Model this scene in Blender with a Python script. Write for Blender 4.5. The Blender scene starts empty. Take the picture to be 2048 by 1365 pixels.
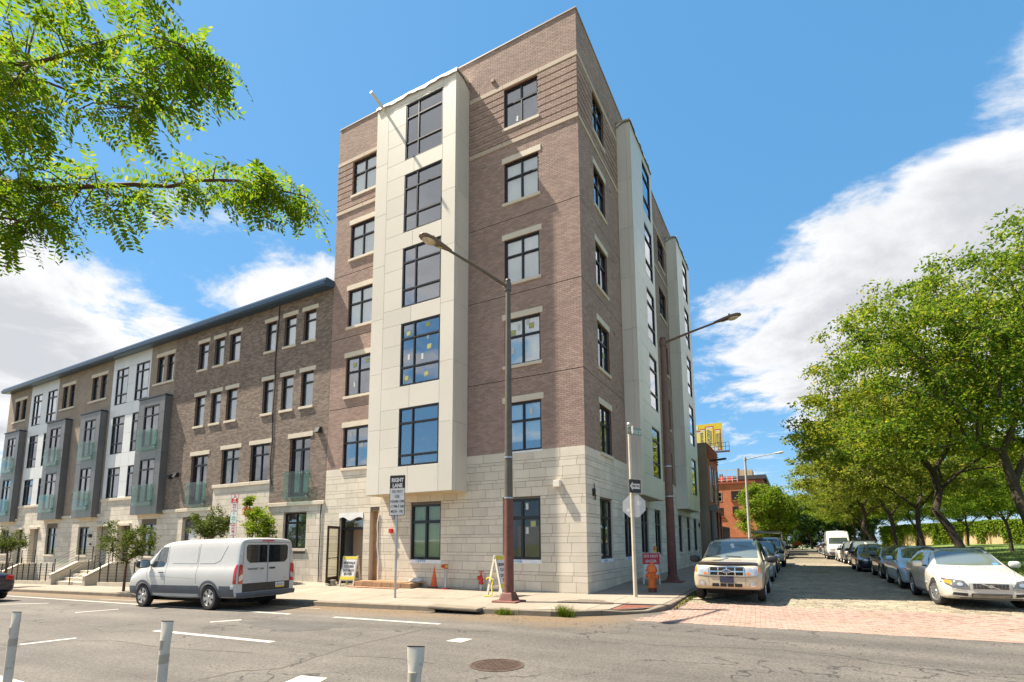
import bpy, bmesh, math, random
import numpy as np
from mathutils import Vector, Matrix
from mathutils.bvhtree import BVHTree
R_ = math.radians
random.seed(7)
scene = bpy.context.scene
COL = scene.collection

# ------------------------------------------------------------------ camera
CAM = dict(f=1037.3, th=0.12648, roll=-0.00399, py=955.4, yaw=0.49706, c=(5.725, -15.452, 1.70))
def cam_axes():
    yaw, th, ro = CAM['yaw'], CAM['th'], CAM['roll']
    F = Vector((-math.sin(yaw)*math.cos(th), math.cos(yaw)*math.cos(th), math.sin(th)))
    r = Vector((math.cos(yaw), math.sin(yaw), 0)); u = r.cross(F)
    return math.cos(ro)*r+math.sin(ro)*u, math.cos(ro)*u-math.sin(ro)*r, F
CR, CU, CF = cam_axes()
CO = Vector(CAM['c'])
cd = bpy.data.cameras.new('camera'); camo = bpy.data.objects.new('camera', cd); COL.objects.link(camo)
camo.matrix_world = Matrix(((CR.x, CU.x, -CF.x, CO.x), (CR.y, CU.y, -CF.y, CO.y), (CR.z, CU.z, -CF.z, CO.z), (0, 0, 0, 1)))
cd.sensor_width = 36; cd.lens = CAM['f']/2048*36; cd.shift_y = (CAM['py']-682.5)/2048
cd.clip_start = 0.05; cd.clip_end = 3000
scene.camera = camo
def ray(px, py):
    return CF + CR*((px-1024)/CAM['f']) - CU*((py-CAM['py'])/CAM['f'])
def at(px, py, axis, val):
    d = ray(px, py); return CO + d*((val-CO[axis])/d[axis])
def atd(px, py, dist):
    return CO + ray(px, py)*dist

# ------------------------------------------------------------------ world and sun
SUN_H = Vector((0.968, 0.25, 0)).normalized(); SUN_EL = R_(59.4)
w = bpy.data.worlds.new('World'); scene.world = w; w.use_nodes = True
nt = w.node_tree; N = nt.nodes; L = nt.links; N.clear()
def nd(t, **k):
    n = N.new(t)
    for a, b in k.items(): setattr(n, a, b)
    return n
out = nd('ShaderNodeOutputWorld'); bg = nd('ShaderNodeBackground')
SKY_STRENGTH = 0.12
bg.inputs[1].default_value = SKY_STRENGTH
sky = nd('ShaderNodeTexSky', sky_type='NISHITA'); sky.sun_disc = False
sky.sun_elevation = SUN_EL; sky.sun_rotation = math.atan2(-SUN_H.x, -SUN_H.y)
sky.air_density = 1.0; sky.dust_density = 0.35; sky.ozone_density = 2.2
tc = nd('ShaderNodeTexCoord'); sep = nd('ShaderNodeSeparateXYZ'); L.new(tc.outputs['Generated'], sep.inputs[0])
def mth(op, a, b=None, c=None, clamp=False):
    n = nd('ShaderNodeMath', operation=op); n.use_clamp = clamp
    for i, v in enumerate((a, b, c)):
        if v is None: continue
        if isinstance(v, (int, float)): n.inputs[i].default_value = v
        else: L.new(v, n.inputs[i])
    return n.outputs[0]
zz = mth('ADD', mth('MAXIMUM', sep.outputs[2], 0.0), 0.16)
px_ = mth('DIVIDE', sep.outputs[0], zz); py_ = mth('DIVIDE', sep.outputs[1], zz)
cmb = nd('ShaderNodeCombineXYZ'); L.new(px_, cmb.inputs[0]); L.new(py_, cmb.inputs[1])
nz = nd('ShaderNodeTexNoise'); nz.inputs['Scale'].default_value = 2.7; nz.inputs['Detail'].default_value = 11; nz.inputs['Roughness'].default_value = 0.62
nz.inputs['Distortion'].default_value = 0.25
mpn = nd('ShaderNodeMapping'); mpn.inputs['Location'].default_value = (3.1, 1.7, 0.4); L.new(cmb.outputs[0], mpn.inputs[0]); L.new(mpn.outputs[0], nz.inputs['Vector'])
# cloud banks: directions of the larger clouds in the sky (right bank, left low bank, then added ones out of view)
bias = None
def lobe(d, cosw, amp):
    global bias
    d = Vector(d).normalized()
    dp = nd('ShaderNodeVectorMath', operation='DOT_PRODUCT'); L.new(tc.outputs['Generated'], dp.inputs[0]); dp.inputs[1].default_value = d
    mr = nd('ShaderNodeMapRange', interpolation_type='SMOOTHSTEP'); L.new(dp.outputs['Value'], mr.inputs[0])
    mr.inputs[1].default_value = cosw; mr.inputs[2].default_value = 1.0; mr.inputs[3].default_value = 0; mr.inputs[4].default_value = amp
    bias = mr.outputs[0] if bias is None else mth('ADD', bias, mr.outputs[0])
for (cx, cy, wd, am) in ((1950, 400, .962, .115), (1530, 520, .977, .135), (1600, 700, .978, .125), (1850, 600, .972, .10), (60, 800, .965, .14), (300, 720, .972, .11), (560, 620, .984, .14), (420, 490, .988, .13), (-500, 700, .93, .14), (2300, 500, .94, .14),
                         (1120, 250, .88, -.26), (750, 120, .92, -.22), (1500, 60, .93, -.24), (330, 300, .95, -.14)):
    lobe(ray(cx, cy), wd, am)
for (a, e, am) in ((170, 30, .14), (215, 40, .13), (250, 28, .16), (130, 35, .12), (300, 45, .14), (335, 35, .15), (5, 30, .12), (270, 62, .12), (242, 36, .15), (209, 18, .40), (228, 50, .14)):  # unseen cloud banks added for fill light on the facades and window reflections
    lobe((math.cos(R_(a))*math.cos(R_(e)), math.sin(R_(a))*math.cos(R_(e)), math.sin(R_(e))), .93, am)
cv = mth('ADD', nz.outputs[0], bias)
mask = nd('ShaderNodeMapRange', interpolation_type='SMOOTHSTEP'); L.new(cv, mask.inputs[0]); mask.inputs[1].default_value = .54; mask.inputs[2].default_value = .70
# lighter tops, greyer hearts
nz2 = nd('ShaderNodeTexNoise'); nz2.inputs['Scale'].default_value = 2.6; nz2.inputs['Detail'].default_value = 6; L.new(mpn.outputs[0], nz2.inputs['Vector'])
thick = nd('ShaderNodeMapRange', interpolation_type='SMOOTHSTEP'); L.new(mth('ADD', cv, mth('MULTIPLY', mth('SUBTRACT', nz2.outputs[0], .5), .5)), thick.inputs[0]); thick.inputs[1].default_value = .62; thick.inputs[2].default_value = .95
ccol = nd('ShaderNodeMix', data_type='RGBA'); L.new(thick.outputs[0], ccol.inputs[0])
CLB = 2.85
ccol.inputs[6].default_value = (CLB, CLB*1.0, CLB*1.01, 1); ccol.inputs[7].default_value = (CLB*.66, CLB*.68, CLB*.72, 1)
hs = nd('ShaderNodeHueSaturation'); hs.inputs['Saturation'].default_value = 1.05; hs.inputs['Value'].default_value = 1.0; hs.inputs['Hue'].default_value = .487; L.new(sky.outputs[0], hs.inputs['Color'])
skm = nd('ShaderNodeMix', data_type='RGBA'); skm.inputs[0].default_value = .78; L.new(hs.outputs[0], skm.inputs[6]); skm.inputs[7].default_value = (.24, .90, 1.82, 1)
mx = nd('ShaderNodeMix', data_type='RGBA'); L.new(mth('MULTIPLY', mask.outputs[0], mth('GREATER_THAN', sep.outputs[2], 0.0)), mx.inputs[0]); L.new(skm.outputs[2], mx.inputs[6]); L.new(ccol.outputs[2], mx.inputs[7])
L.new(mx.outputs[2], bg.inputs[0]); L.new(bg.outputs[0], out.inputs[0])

sl = bpy.data.lights.new('sun', 'SUN'); sl.energy = 4.6; sl.angle = R_(0.53); sl.color = (1.0, 0.90, 0.76)
so = bpy.data.objects.new('sun', sl); COL.objects.link(so)
sd = Vector((SUN_H.x*math.cos(SUN_EL), SUN_H.y*math.cos(SUN_EL), -math.sin(SUN_EL)))
so.rotation_euler = sd.to_track_quat('-Z', 'Y').to_euler(); so.location = (-20, -10, 40)
vs = scene.view_settings; vs.view_transform = 'Standard'; vs.look = 'None'; vs.exposure = 1.6; vs.gamma = 1.0; vs.use_curve_mapping = False
scene.render.engine = 'CYCLES'
scene.cycles.max_bounces = 8; scene.cycles.transparent_max_bounces = 12; scene.cycles.caustics_reflective = False; scene.cycles.caustics_refractive = False

# ------------------------------------------------------------------ materials
MATS = {}
def mat(name, col=(.5, .5, .5), rough=.6, metal=0., var=0., vscale=3., bump=0., bscale=60., spec=.5, coat=0., island=0., dirt=None, trans=0., emit=None):
    if name in MATS: return MATS[name]
    m = bpy.data.materials.new(name); m.use_nodes = True; t = m.node_tree; b = t.nodes['Principled BSDF']; n = t.nodes; l = t.links
    b.inputs['Base Color'].default_value = (*col, 1); b.inputs['Roughness'].default_value = rough; b.inputs['Metallic'].default_value = metal
    b.inputs['Specular IOR Level'].default_value = spec; b.inputs['Coat Weight'].default_value = coat; b.inputs['Coat Roughness'].default_value = .04
    src = None
    tcn = n.new('ShaderNodeTexCoord')
    if var or island or dirt:
        val = n.new('ShaderNodeValue'); val.outputs[0].default_value = 1.0; cur = val.outputs[0]
        def mul(a, bsock):
            q = n.new('ShaderNodeMath'); q.operation = 'MULTIPLY'; l.new(a, q.inputs[0]); l.new(bsock, q.inputs[1]); return q.outputs[0]
        if var:
            nz = n.new('ShaderNodeTexNoise'); nz.inputs['Scale'].default_value = vscale; nz.inputs['Detail'].default_value = 6; nz.inputs['Roughness'].default_value = .6
            g = n.new('ShaderNodeNewGeometry'); l.new(g.outputs['Position'], nz.inputs['Vector'])
            r = n.new('ShaderNodeMapRange'); l.new(nz.outputs[0], r.inputs[0]); r.inputs[1].default_value = .3; r.inputs[2].default_value = .7; r.inputs[3].default_value = 1-var; r.inputs[4].default_value = 1+var
            cur = mul(cur, r.outputs[0])
        if island:
            g = n.new('ShaderNodeNewGeometry'); oi = n.new('ShaderNodeObjectInfo')
            a = n.new('ShaderNodeMath'); a.operation = 'ADD'; l.new(g.outputs['Random Per Island'], a.inputs[0]); l.new(oi.outputs['Random'], a.inputs[1])
            fr = n.new('ShaderNodeMath'); fr.operation = 'FRACT'; l.new(a.outputs[0], fr.inputs[0])
            r = n.new('ShaderNodeMapRange'); l.new(fr.outputs[0], r.inputs[0]); r.inputs[3].default_value = 1-island; r.inputs[4].default_value = 1+island
            cur = mul(cur, r.outputs[0])
        mixc = n.new('ShaderNodeMix'); mixc.data_type = 'RGBA'; mixc.blend_type = 'MULTIPLY'; mixc.inputs[0].default_value = 1
        mixc.inputs[6].default_value = (*col, 1); cc = n.new('ShaderNodeCombineColor')
        for i in range(3): l.new(cur, cc.inputs[i])
        l.new(cc.outputs[0], mixc.inputs[7]); src = mixc.outputs[2]
        if dirt:
            dcol, dsc, lo, hi = dirt
            nz = n.new('ShaderNodeTexNoise'); nz.inputs['Scale'].default_value = dsc; nz.inputs['Detail'].default_value = 8; nz.inputs['Roughness'].default_value = .65
            g = n.new('ShaderNodeNewGeometry'); l.new(g.outputs['Position'], nz.inputs['Vector'])
            r = n.new('ShaderNodeMapRange'); l.new(nz.outputs[0], r.inputs[0]); r.inputs[1].default_value = lo; r.inputs[2].default_value = hi
            md = n.new('ShaderNodeMix'); md.data_type = 'RGBA'; l.new(r.outputs[0], md.inputs[0]); l.new(src, md.inputs[6]); md.inputs[7].default_value = (*dcol, 1); src = md.outputs[2]
        l.new(src, b.inputs['Base Color'])
    if bump:
        nb = n.new('ShaderNodeTexNoise'); nb.inputs['Scale'].default_value = bscale; nb.inputs['Detail'].default_value = 5
        g = n.new('ShaderNodeNewGeometry'); l.new(g.outputs['Position'], nb.inputs['Vector'])
        bp = n.new('ShaderNodeBump'); bp.inputs['Strength'].default_value = bump; bp.inputs['Distance'].default_value = .01; l.new(nb.outputs[0], bp.inputs['Height']); l.new(bp.outputs[0], b.inputs['Normal'])
    if emit:
        b.inputs['Emission Color'].default_value = (*emit[0], 1); b.inputs['Emission Strength'].default_value = emit[1]
    MATS[name] = m
    return m
def brickmat(name, axis, c1, c2, mortar, bw=.205, bh=.0677, msize=.007):
    if name in MATS: return MATS[name]
    m = bpy.data.materials.new(name); m.use_nodes = True; t = m.node_tree; n = t.nodes; l = t.links; b = n['Principled BSDF']; b.inputs['Roughness'].default_value = .85
    g = n.new('ShaderNodeNewGeometry'); s = n.new('ShaderNodeSeparateXYZ'); l.new(g.outputs['Position'], s.inputs[0]); c = n.new('ShaderNodeCombineXYZ')
    if axis == 'xy':
        a = n.new('ShaderNodeMath'); a.operation = 'ADD'; l.new(s.outputs[0], a.inputs[0]); l.new(s.outputs[1], a.inputs[1]); l.new(a.outputs[0], c.inputs[0])
    else: l.new(s.outputs['xyz'.index(axis)], c.inputs[0])
    l.new(s.outputs[2], c.inputs[1])
    k = n.new('ShaderNodeTexBrick'); l.new(c.outputs[0], k.inputs['Vector']); k.inputs['Scale'].default_value = 1; k.inputs['Brick Width'].default_value = bw; k.inputs['Row Height'].default_value = bh
    k.inputs['Mortar Size'].default_value = msize; k.inputs['Mortar Smooth'].default_value = .2; k.inputs['Bias'].default_value = 0
    k.inputs['Color1'].default_value = (*c1, 1); k.inputs['Color2'].default_value = (*c2, 1); k.inputs['Mortar'].default_value = (*mortar, 1)
    nz = n.new('ShaderNodeTexNoise'); nz.inputs['Scale'].default_value = 1.3; nz.inputs['Detail'].default_value = 6; l.new(g.outputs['Position'], nz.inputs['Vector'])
    r = n.new('ShaderNodeMapRange'); l.new(nz.outputs[0], r.inputs[0]); r.inputs[1].default_value = .3; r.inputs[2].default_value = .7; r.inputs[3].default_value = .86; r.inputs[4].default_value = 1.14
    mm = n.new('ShaderNodeMix'); mm.data_type = 'RGBA'; mm.blend_type = 'MULTIPLY'; mm.inputs[0].default_value = 1; l.new(k.outputs[0], mm.inputs[6]); cc = n.new('ShaderNodeCombineColor')
    for i in range(3): l.new(r.outputs[0], cc.inputs[i])
    l.new(cc.outputs[0], mm.inputs[7]); l.new(mm.outputs[2], b.inputs['Base Color'])
    bp = n.new('ShaderNodeBump'); bp.inputs['Strength'].default_value = .6; bp.inputs['Distance'].default_value = .008; bp.invert = True; l.new(k.outputs['Fac'], bp.inputs['Height']); l.new(bp.outputs[0], b.inputs['Normal'])
    MATS[name] = m
    return m
def glassmat(name, tint=(.6, .68, .68), refl=.22, rough=.015, k=1.35):
    if name in MATS: return MATS[name]
    m = bpy.data.materials.new(name); m.use_nodes = True; t = m.node_tree; n = t.nodes; l = t.links; n.clear()
    o = n.new('ShaderNodeOutputMaterial'); mix = n.new('ShaderNodeMixShader'); tr = n.new('ShaderNodeBsdfTransparent'); gl = n.new('ShaderNodeBsdfGlossy')
    tr.inputs[0].default_value = (*tint, 1); gl.inputs['Roughness'].default_value = rough; gl.inputs[0].default_value = (.95, .97, 1, 1)
    nz = n.new('ShaderNodeTexNoise'); nz.inputs['Scale'].default_value = .9; nz.inputs['Detail'].default_value = 1; g = n.new('ShaderNodeNewGeometry'); l.new(g.outputs['Position'], nz.inputs['Vector'])
    bp = n.new('ShaderNodeBump'); bp.inputs['Strength'].default_value = .12; bp.inputs['Distance'].default_value = .05; l.new(nz.outputs[0], bp.inputs['Height']); l.new(bp.outputs[0], gl.inputs['Normal'])
    lw = n.new('ShaderNodeFresnel'); lw.inputs[0].default_value = 1.5; mr = n.new('ShaderNodeMath'); mr.operation = 'MULTIPLY_ADD'; mr.use_clamp = True; l.new(lw.outputs[0], mr.inputs[0]); mr.inputs[1].default_value = k; mr.inputs[2].default_value = refl-.15
    bf = n.new('ShaderNodeMath'); bf.operation = 'SUBTRACT'; bf.inputs[0].default_value = 1; l.new(g.outputs['Backfacing'], bf.inputs[1]); bm_ = n.new('ShaderNodeMath'); bm_.operation = 'MULTIPLY'; l.new(mr.outputs[0], bm_.inputs[0]); l.new(bf.outputs[0], bm_.inputs[1])
    l.new(bm_.outputs[0], mix.inputs[0]); l.new(tr.outputs[0], mix.inputs[1]); l.new(gl.outputs[0], mix.inputs[2]); l.new(mix.outputs[0], o.inputs[0])
    MATS[name] = m
    return m
def leafmat(name, c1, c2, c3, sun=.45):
    if name in MATS: return MATS[name]
    m = bpy.data.materials.new(name); m.use_nodes = True; t = m.node_tree; n = t.nodes; l = t.links; n.clear()
    o = n.new('ShaderNodeOutputMaterial'); g = n.new('ShaderNodeNewGeometry'); oi = n.new('ShaderNodeObjectInfo')
    a = n.new('ShaderNodeMath'); a.operation = 'ADD'; l.new(g.outputs['Random Per Island'], a.inputs[0]); l.new(oi.outputs['Random'], a.inputs[1]); fr = n.new('ShaderNodeMath'); fr.operation = 'FRACT'; l.new(a.outputs[0], fr.inputs[0])
    cr = n.new('ShaderNodeValToRGB'); l.new(fr.outputs[0], cr.inputs[0]); e = cr.color_ramp.elements
    e[0].position = 0; e[0].color = (*c1, 1); e[1].position = 1; e[1].color = (*c3, 1); x = e.new(.55); x.color = (*c2, 1); x = e.new(.93); x.color = tuple(.5*(p+q) for p, q in zip(c2, c3))+(1,)
    d = n.new('ShaderNodeBsdfPrincipled'); d.inputs['Roughness'].default_value = .7; d.inputs['Specular IOR Level'].default_value = .12; tl = n.new('ShaderNodeBsdfTranslucent')
    br = n.new('ShaderNodeMix'); br.data_type = 'RGBA'; br.blend_type = 'MULTIPLY'; br.inputs[0].default_value = 1; br.inputs[7].default_value = (1.5, 1.45, .7, 1); l.new(cr.outputs[0], br.inputs[6])
    l.new(cr.outputs[0], d.inputs['Base Color']); l.new(br.outputs[2], tl.inputs[0]); mix = n.new('ShaderNodeMixShader'); mix.inputs[0].default_value = sun
    l.new(d.outputs[0], mix.inputs[1]); l.new(tl.outputs[0], mix.inputs[2]); l.new(mix.outputs[0], o.inputs[0])
    MATS[name] = m
    return m

# ------------------------------------------------------------------ mesh helpers
WL = {}
def tag(o, label=None, cat=None, group=None, kind=None):
    if label: o['label'] = label
    if cat: o['category'] = cat
    if group: o['group'] = group
    if kind: o['kind'] = kind
    return o
def thing(name, label, cat, loc=(0, 0, 0), rotz=0, group=None):
    o = bpy.data.objects.new(name, None); COL.objects.link(o); o.location = loc; o.rotation_euler = (0, 0, rotz); o.empty_display_size = .2
    WL[o.name] = Vector(loc); tag(o, label, cat, group)
    return o
def link(name, me, mt, parent=None, loc=None, rot=None, scale=None):
    o = bpy.data.objects.new(name, me); COL.objects.link(o)
    if mt is not None and not me.materials: me.materials.append(mt)
    if parent is not None: o.parent = parent; WL[o.name] = WL.get(parent.name, Vector((0, 0, 0)))
    else: WL[o.name] = Vector((0, 0, 0))
    if loc is not None: o.location = loc
    if rot is not None: o.rotation_euler = rot
    if scale is not None: o.scale = scale
    return o
class MB:
    def __init__(s): s.V = []; s.F = []; s.MI = []
    def add(s, vs, fs, mi=0):
        b = len(s.V); s.V += [tuple(v) for v in vs]; s.F += [tuple(i+b for i in f) for f in fs]; s.MI += [mi]*len(fs); return s
    def box(s, x0, x1, y0, y1, z0, z1, mi=0):
        if x0 > x1: x0, x1 = x1, x0
        if y0 > y1: y0, y1 = y1, y0
        if z0 > z1: z0, z1 = z1, z0
        return s.add([(x0, y0, z0), (x1, y0, z0), (x1, y1, z0), (x0, y1, z0), (x0, y0, z1), (x1, y0, z1), (x1, y1, z1), (x0, y1, z1)],
              [(0, 3, 2, 1), (4, 5, 6, 7), (0, 1, 5, 4), (1, 2, 6, 5), (2, 3, 7, 6), (3, 0, 4, 7)], mi)
    def hexa(s, p, mi=0):   # 8 points, bottom ring then top ring
        return s.add(p, [(0, 3, 2, 1), (4, 5, 6, 7), (0, 1, 5, 4), (1, 2, 6, 5), (2, 3, 7, 6), (3, 0, 4, 7)], mi)
    def bar(s, a, b, wx, wz, mi=0, up=(0, 0, 1)):  # box bar from a to b
        a = Vector(a); b = Vector(b); d = (b-a).normalized(); up = Vector(up)
        if abs(d.dot(up)) > .98: up = Vector((1, 0, 0))
        r = d.cross(up).normalized(); u = r.cross(d)
        q = [(-1, -1), (1, -1), (1, 1), (-1, 1)]
        return s.hexa([a+r*(i*wx/2)+u*(j*wz/2) for i, j in q]+[b+r*(i*wx/2)+u*(j*wz/2) for i, j in q], mi)
    def tube(s, pts, rad, n=8, cap=True, mi=0):
        pts = [Vector(p) for p in pts]
        if not isinstance(rad, (list, tuple)): rad = [rad]*len(pts)
        b = len(s.V); pu = None
        for i, p in enumerate(pts):
            d = (pts[min(i+1, len(pts)-1)]-pts[max(i-1, 0)])
            if d.length < 1e-9: d = Vector((0, 0, 1))
            d.normalize()
            if pu is None: pu = Vector((0, 0, 1)) if abs(d.z) < .9 else Vector((1, 0, 0))
            r = d.cross(pu)
            if r.length < 1e-6: r = d.orthogonal()
            r.normalize(); u = r.cross(d).normalized(); pu = u
            for k in range(n):
                an = 2*math.pi*k/n; s.V.append(tuple(p+r*(rad[i]*math.cos(an))+u*(rad[i]*math.sin(an))))
        fs = []
        for i in range(len(pts)-1):
            for k in range(n): k2 = (k+1) % n; fs.append((b+i*n+k, b+i*n+k2, b+(i+1)*n+k2, b+(i+1)*n+k))
        if cap:
            fs.append(tuple(b+k for k in range(n-1, -1, -1))); fs.append(tuple(b+(len(pts)-1)*n+k for k in range(n)))
        s.F += fs; s.MI += [mi]*len(fs); return s
    def lathe(s, prof, n=20, c=(0, 0, 0), axis='z', mi=0, cap=True):
        b = len(s.V)
        for r, z in prof:
            for k in range(n):
                a = 2*math.pi*k/n; x, y = r*math.cos(a), r*math.sin(a)
                p = {'z': (x, y, z), 'y': (x, z, y), 'x': (z, x, y)}[axis]; s.V.append((p[0]+c[0], p[1]+c[1], p[2]+c[2]))
        fs = []
        for i in range(len(prof)-1):
            for k in range(n): k2 = (k+1) % n; fs.append((b+i*n+k, b+i*n+k2, b+(i+1)*n+k2, b+(i+1)*n+k))
        if cap:
            fs.append(tuple(b+k for k in range(n-1, -1, -1))); fs.append(tuple(b+(len(prof)-1)*n+k for k in range(n)))
        s.F += fs; s.MI += [mi]*len(fs); return s
    def prism(s, poly, fn, d0, d1, mi=0):   # poly of 2D points, fn(a,b,d)->xyz
        n = len(poly); b = len(s.V)
        s.V += [tuple(fn(p[0], p[1], d0)) for p in poly]+[tuple(fn(p[0], p[1], d1)) for p in poly]
        fs = [tuple(b+i for i in range(n-1, -1, -1)), tuple(b+n+i for i in range(n))]
        for i in range(n): j = (i+1) % n; fs.append((b+i, b+j, b+n+j, b+n+i))
        s.F += fs; s.MI += [mi]*len(fs); return s
    def mesh(s, name, off=None, smooth=False, angle=None, fixn=True):
        me = bpy.data.meshes.new(name); V = s.V if off is None else [(v[0]-off[0], v[1]-off[1], v[2]-off[2]) for v in s.V]
        me.from_pydata(V, [], s.F)
        if any(s.MI): me.polygons.foreach_set('material_index', s.MI)
        if fixn:
            bm = bmesh.new(); bm.from_mesh(me); bmesh.ops.recalc_face_normals(bm, faces=bm.faces); bm.to_mesh(me); bm.free()
        if smooth:
            me.polygons.foreach_set('use_smooth', [True]*len(me.polygons))
            if angle: me.set_sharp_from_angle(angle=R_(angle))
        me.update(); return me
    def build(s, name, mt, parent=None, local=False, smooth=False, angle=None, mats=None, loc=None, rot=None, bevel=0, fixn=True):
        off = None
        if parent is not None and not local: off = WL.get(parent.name)
        me = s.mesh(name, off, smooth, angle, fixn)
        for q in (mats or [mt]): me.materials.append(q)
        o = link(name, me, None, parent, loc, rot)
        if bevel:
            md = o.modifiers.new('bevel', 'BEVEL'); md.width = bevel; md.segments = 2; md.limit_method = 'ANGLE'
        return o
def fastmesh(name, V, F, mt, parent=None, off=None, smooth=False):
    V = np.asarray(V, dtype=np.float32).reshape(-1, 3); F = np.asarray(F, dtype=np.int32)
    if off is not None: V = V-np.array(off, dtype=np.float32)
    me = bpy.data.meshes.new(name); k = F.shape[1]
    me.vertices.add(len(V)); me.vertices.foreach_set('co', V.ravel()); me.loops.add(F.size); me.loops.foreach_set('vertex_index', F.ravel())
    me.polygons.add(len(F)); me.polygons.foreach_set('loop_start', np.arange(0, F.size, k, dtype=np.int32))
    try: me.polygons.foreach_set('loop_total', np.full(len(F), k, dtype=np.int32))
    except Exception: pass
    me.polygons.foreach_set('use_smooth', np.full(len(F), bool(smooth)))
    me.update(calc_edges=True); me.validate()
    me.materials.append(mt)
    return link(name, me, None, parent)
def text(name, s, size, mt, parent, loc, rot=(0, 0, 0), sx=1., extrude=.0015, align='CENTER', bold=0.):
    cu = bpy.data.curves.new('t', 'FONT'); cu.body = s; cu.size = size; cu.align_x = align; cu.align_y = 'CENTER'; cu.extrude = extrude; cu.space_line = .95; cu.offset = bold; cu.resolution_u = 3
    o = bpy.data.objects.new('t', cu); COL.objects.link(o); dg = bpy.context.evaluated_depsgraph_get()
    me = bpy.data.meshes.new_from_object(o.evaluated_get(dg)); bpy.data.objects.remove(o); bpy.data.curves.remove(cu)
    me.name = name; me.materials.clear(); me.materials.append(mt)
    return link(name, me, None, parent, loc, rot, (sx, 1, 1))
UNIT = {}
def piece(name, sz, mt, parent, loc, cham=.006, axis='y', group=None):
    """chamfered block (front face along -axis), mesh shared by size"""
    key = (round(sz[0], 3), round(sz[1], 3), round(sz[2], 3), mt.name, axis, round(cham, 4))
    if key not in UNIT:
        a, b, c = sz[0]/2, sz[1]/2, sz[2]/2; h = cham; m = MB()
        if axis == 'y':   # front at -b
            m.add([(-a+h, -b, -c+h), (a-h, -b, -c+h), (a-h, -b, c-h), (-a+h, -b, c-h), (-a, -b+h, -c), (a, -b+h, -c), (a, -b+h, c), (-a, -b+h, c), (-a, b, -c), (a, b, -c), (a, b, c), (-a, b, c)],
                  [(0, 1, 2, 3)]+[(0+i, 4+i, 4+(i+1) % 4, 0+(i+1) % 4) for i in range(4)]+[(4+i, 8+i, 8+(i+1) % 4, 4+(i+1) % 4) for i in range(4)]+[(11, 10, 9, 8)])
        elif axis == 'x':  # front at +a
            m.add([(a, -b+h, -c+h), (a, b-h, -c+h), (a, b-h, c-h), (a, -b+h, c-h), (a-h, -b, -c), (a-h, b, -c), (a-h, b, c), (a-h, -b, c), (-a, -b, -c), (-a, b, -c), (-a, b, c), (-a, -b, c)],
                  [(0, 1, 2, 3)]+[(0+i, 4+i, 4+(i+1) % 4, 0+(i+1) % 4) for i in range(4)]+[(4+i, 8+i, 8+(i+1) % 4, 4+(i+1) % 4) for i in range(4)]+[(11, 10, 9, 8)])
        else:              # top at +c
            m.add([(-a+h, -b+h, c), (a-h, -b+h, c), (a-h, b-h, c), (-a+h, b-h, c), (-a, -b, c-h), (a, -b, c-h), (a, b, c-h), (-a, b, c-h), (-a, -b, -c), (a, -b, -c), (a, b, -c), (-a, b, -c)],
                  [(0, 1, 2, 3)]+[(0+i, 4+i, 4+(i+1) % 4, 0+(i+1) % 4) for i in range(4)]+[(4+i, 8+i, 8+(i+1) % 4, 4+(i+1) % 4) for i in range(4)]+[(11, 10, 9, 8)])
        me = m.mesh(name); me.materials.append(mt); UNIT[key] = me
    wl = WL.get(parent.name, Vector((0, 0, 0)))
    return link(name, UNIT[key], None, parent, (loc[0]-wl.x, loc[1]-wl.y, loc[2]-wl.z))
def copy_tree(o, parent=None):
    c = o.copy(); COL.objects.link(c); c.parent = parent
    WL[c.name] = Vector(o.location) if parent is None else WL.get(parent.name)
    for ch in list(o.children): copy_tree(ch, c)
    return c
def smooth01(a, b, x):
    t = min(1, max(0, (x-a)/(b-a))); return t*t*(3-2*t)
# ------------------------------------------------------------------ ground heights
def road_z(x, y):
    s = 0.02*x if x < 0 else 0.0
    if x < -60: s = -1.2
    return s
def side_z(x, y):        # street going away from the camera, its surface rises a little past the crossing
    return .13*smooth01(-3.2, 2.0, y)
def walk_z(x, y):        # pavement
    if x >= 0: return .13+.13*smooth01(-.5, 6.0, y)
    z = road_z(x, y)+.13
    k = 1.0 if x > -12.5 else smooth01(-24, -12.5, x)
    return z+(-.02*x)*k*(1+max(-4.26, min(0, y))/4.26)
# ================================================================== ground
def struct(o): o['kind'] = 'structure'; return o
def sheet(name, xs, ys, zf, mt, dz=0):
    V = []; F = []
    for x in xs:
        for y in ys: V.append((x, y, zf(x, y)+dz))
    n = len(ys)
    for i in range(len(xs)-1):
        for j in range(n-1): F.append((i*n+j, (i+1)*n+j, (i+1)*n+j+1, i*n+j+1))
    return struct(fastmesh(name, V, F, mt))
def lin(a, b, n): return [a+(b-a)*i/(n-1) for i in range(n)]
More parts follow.
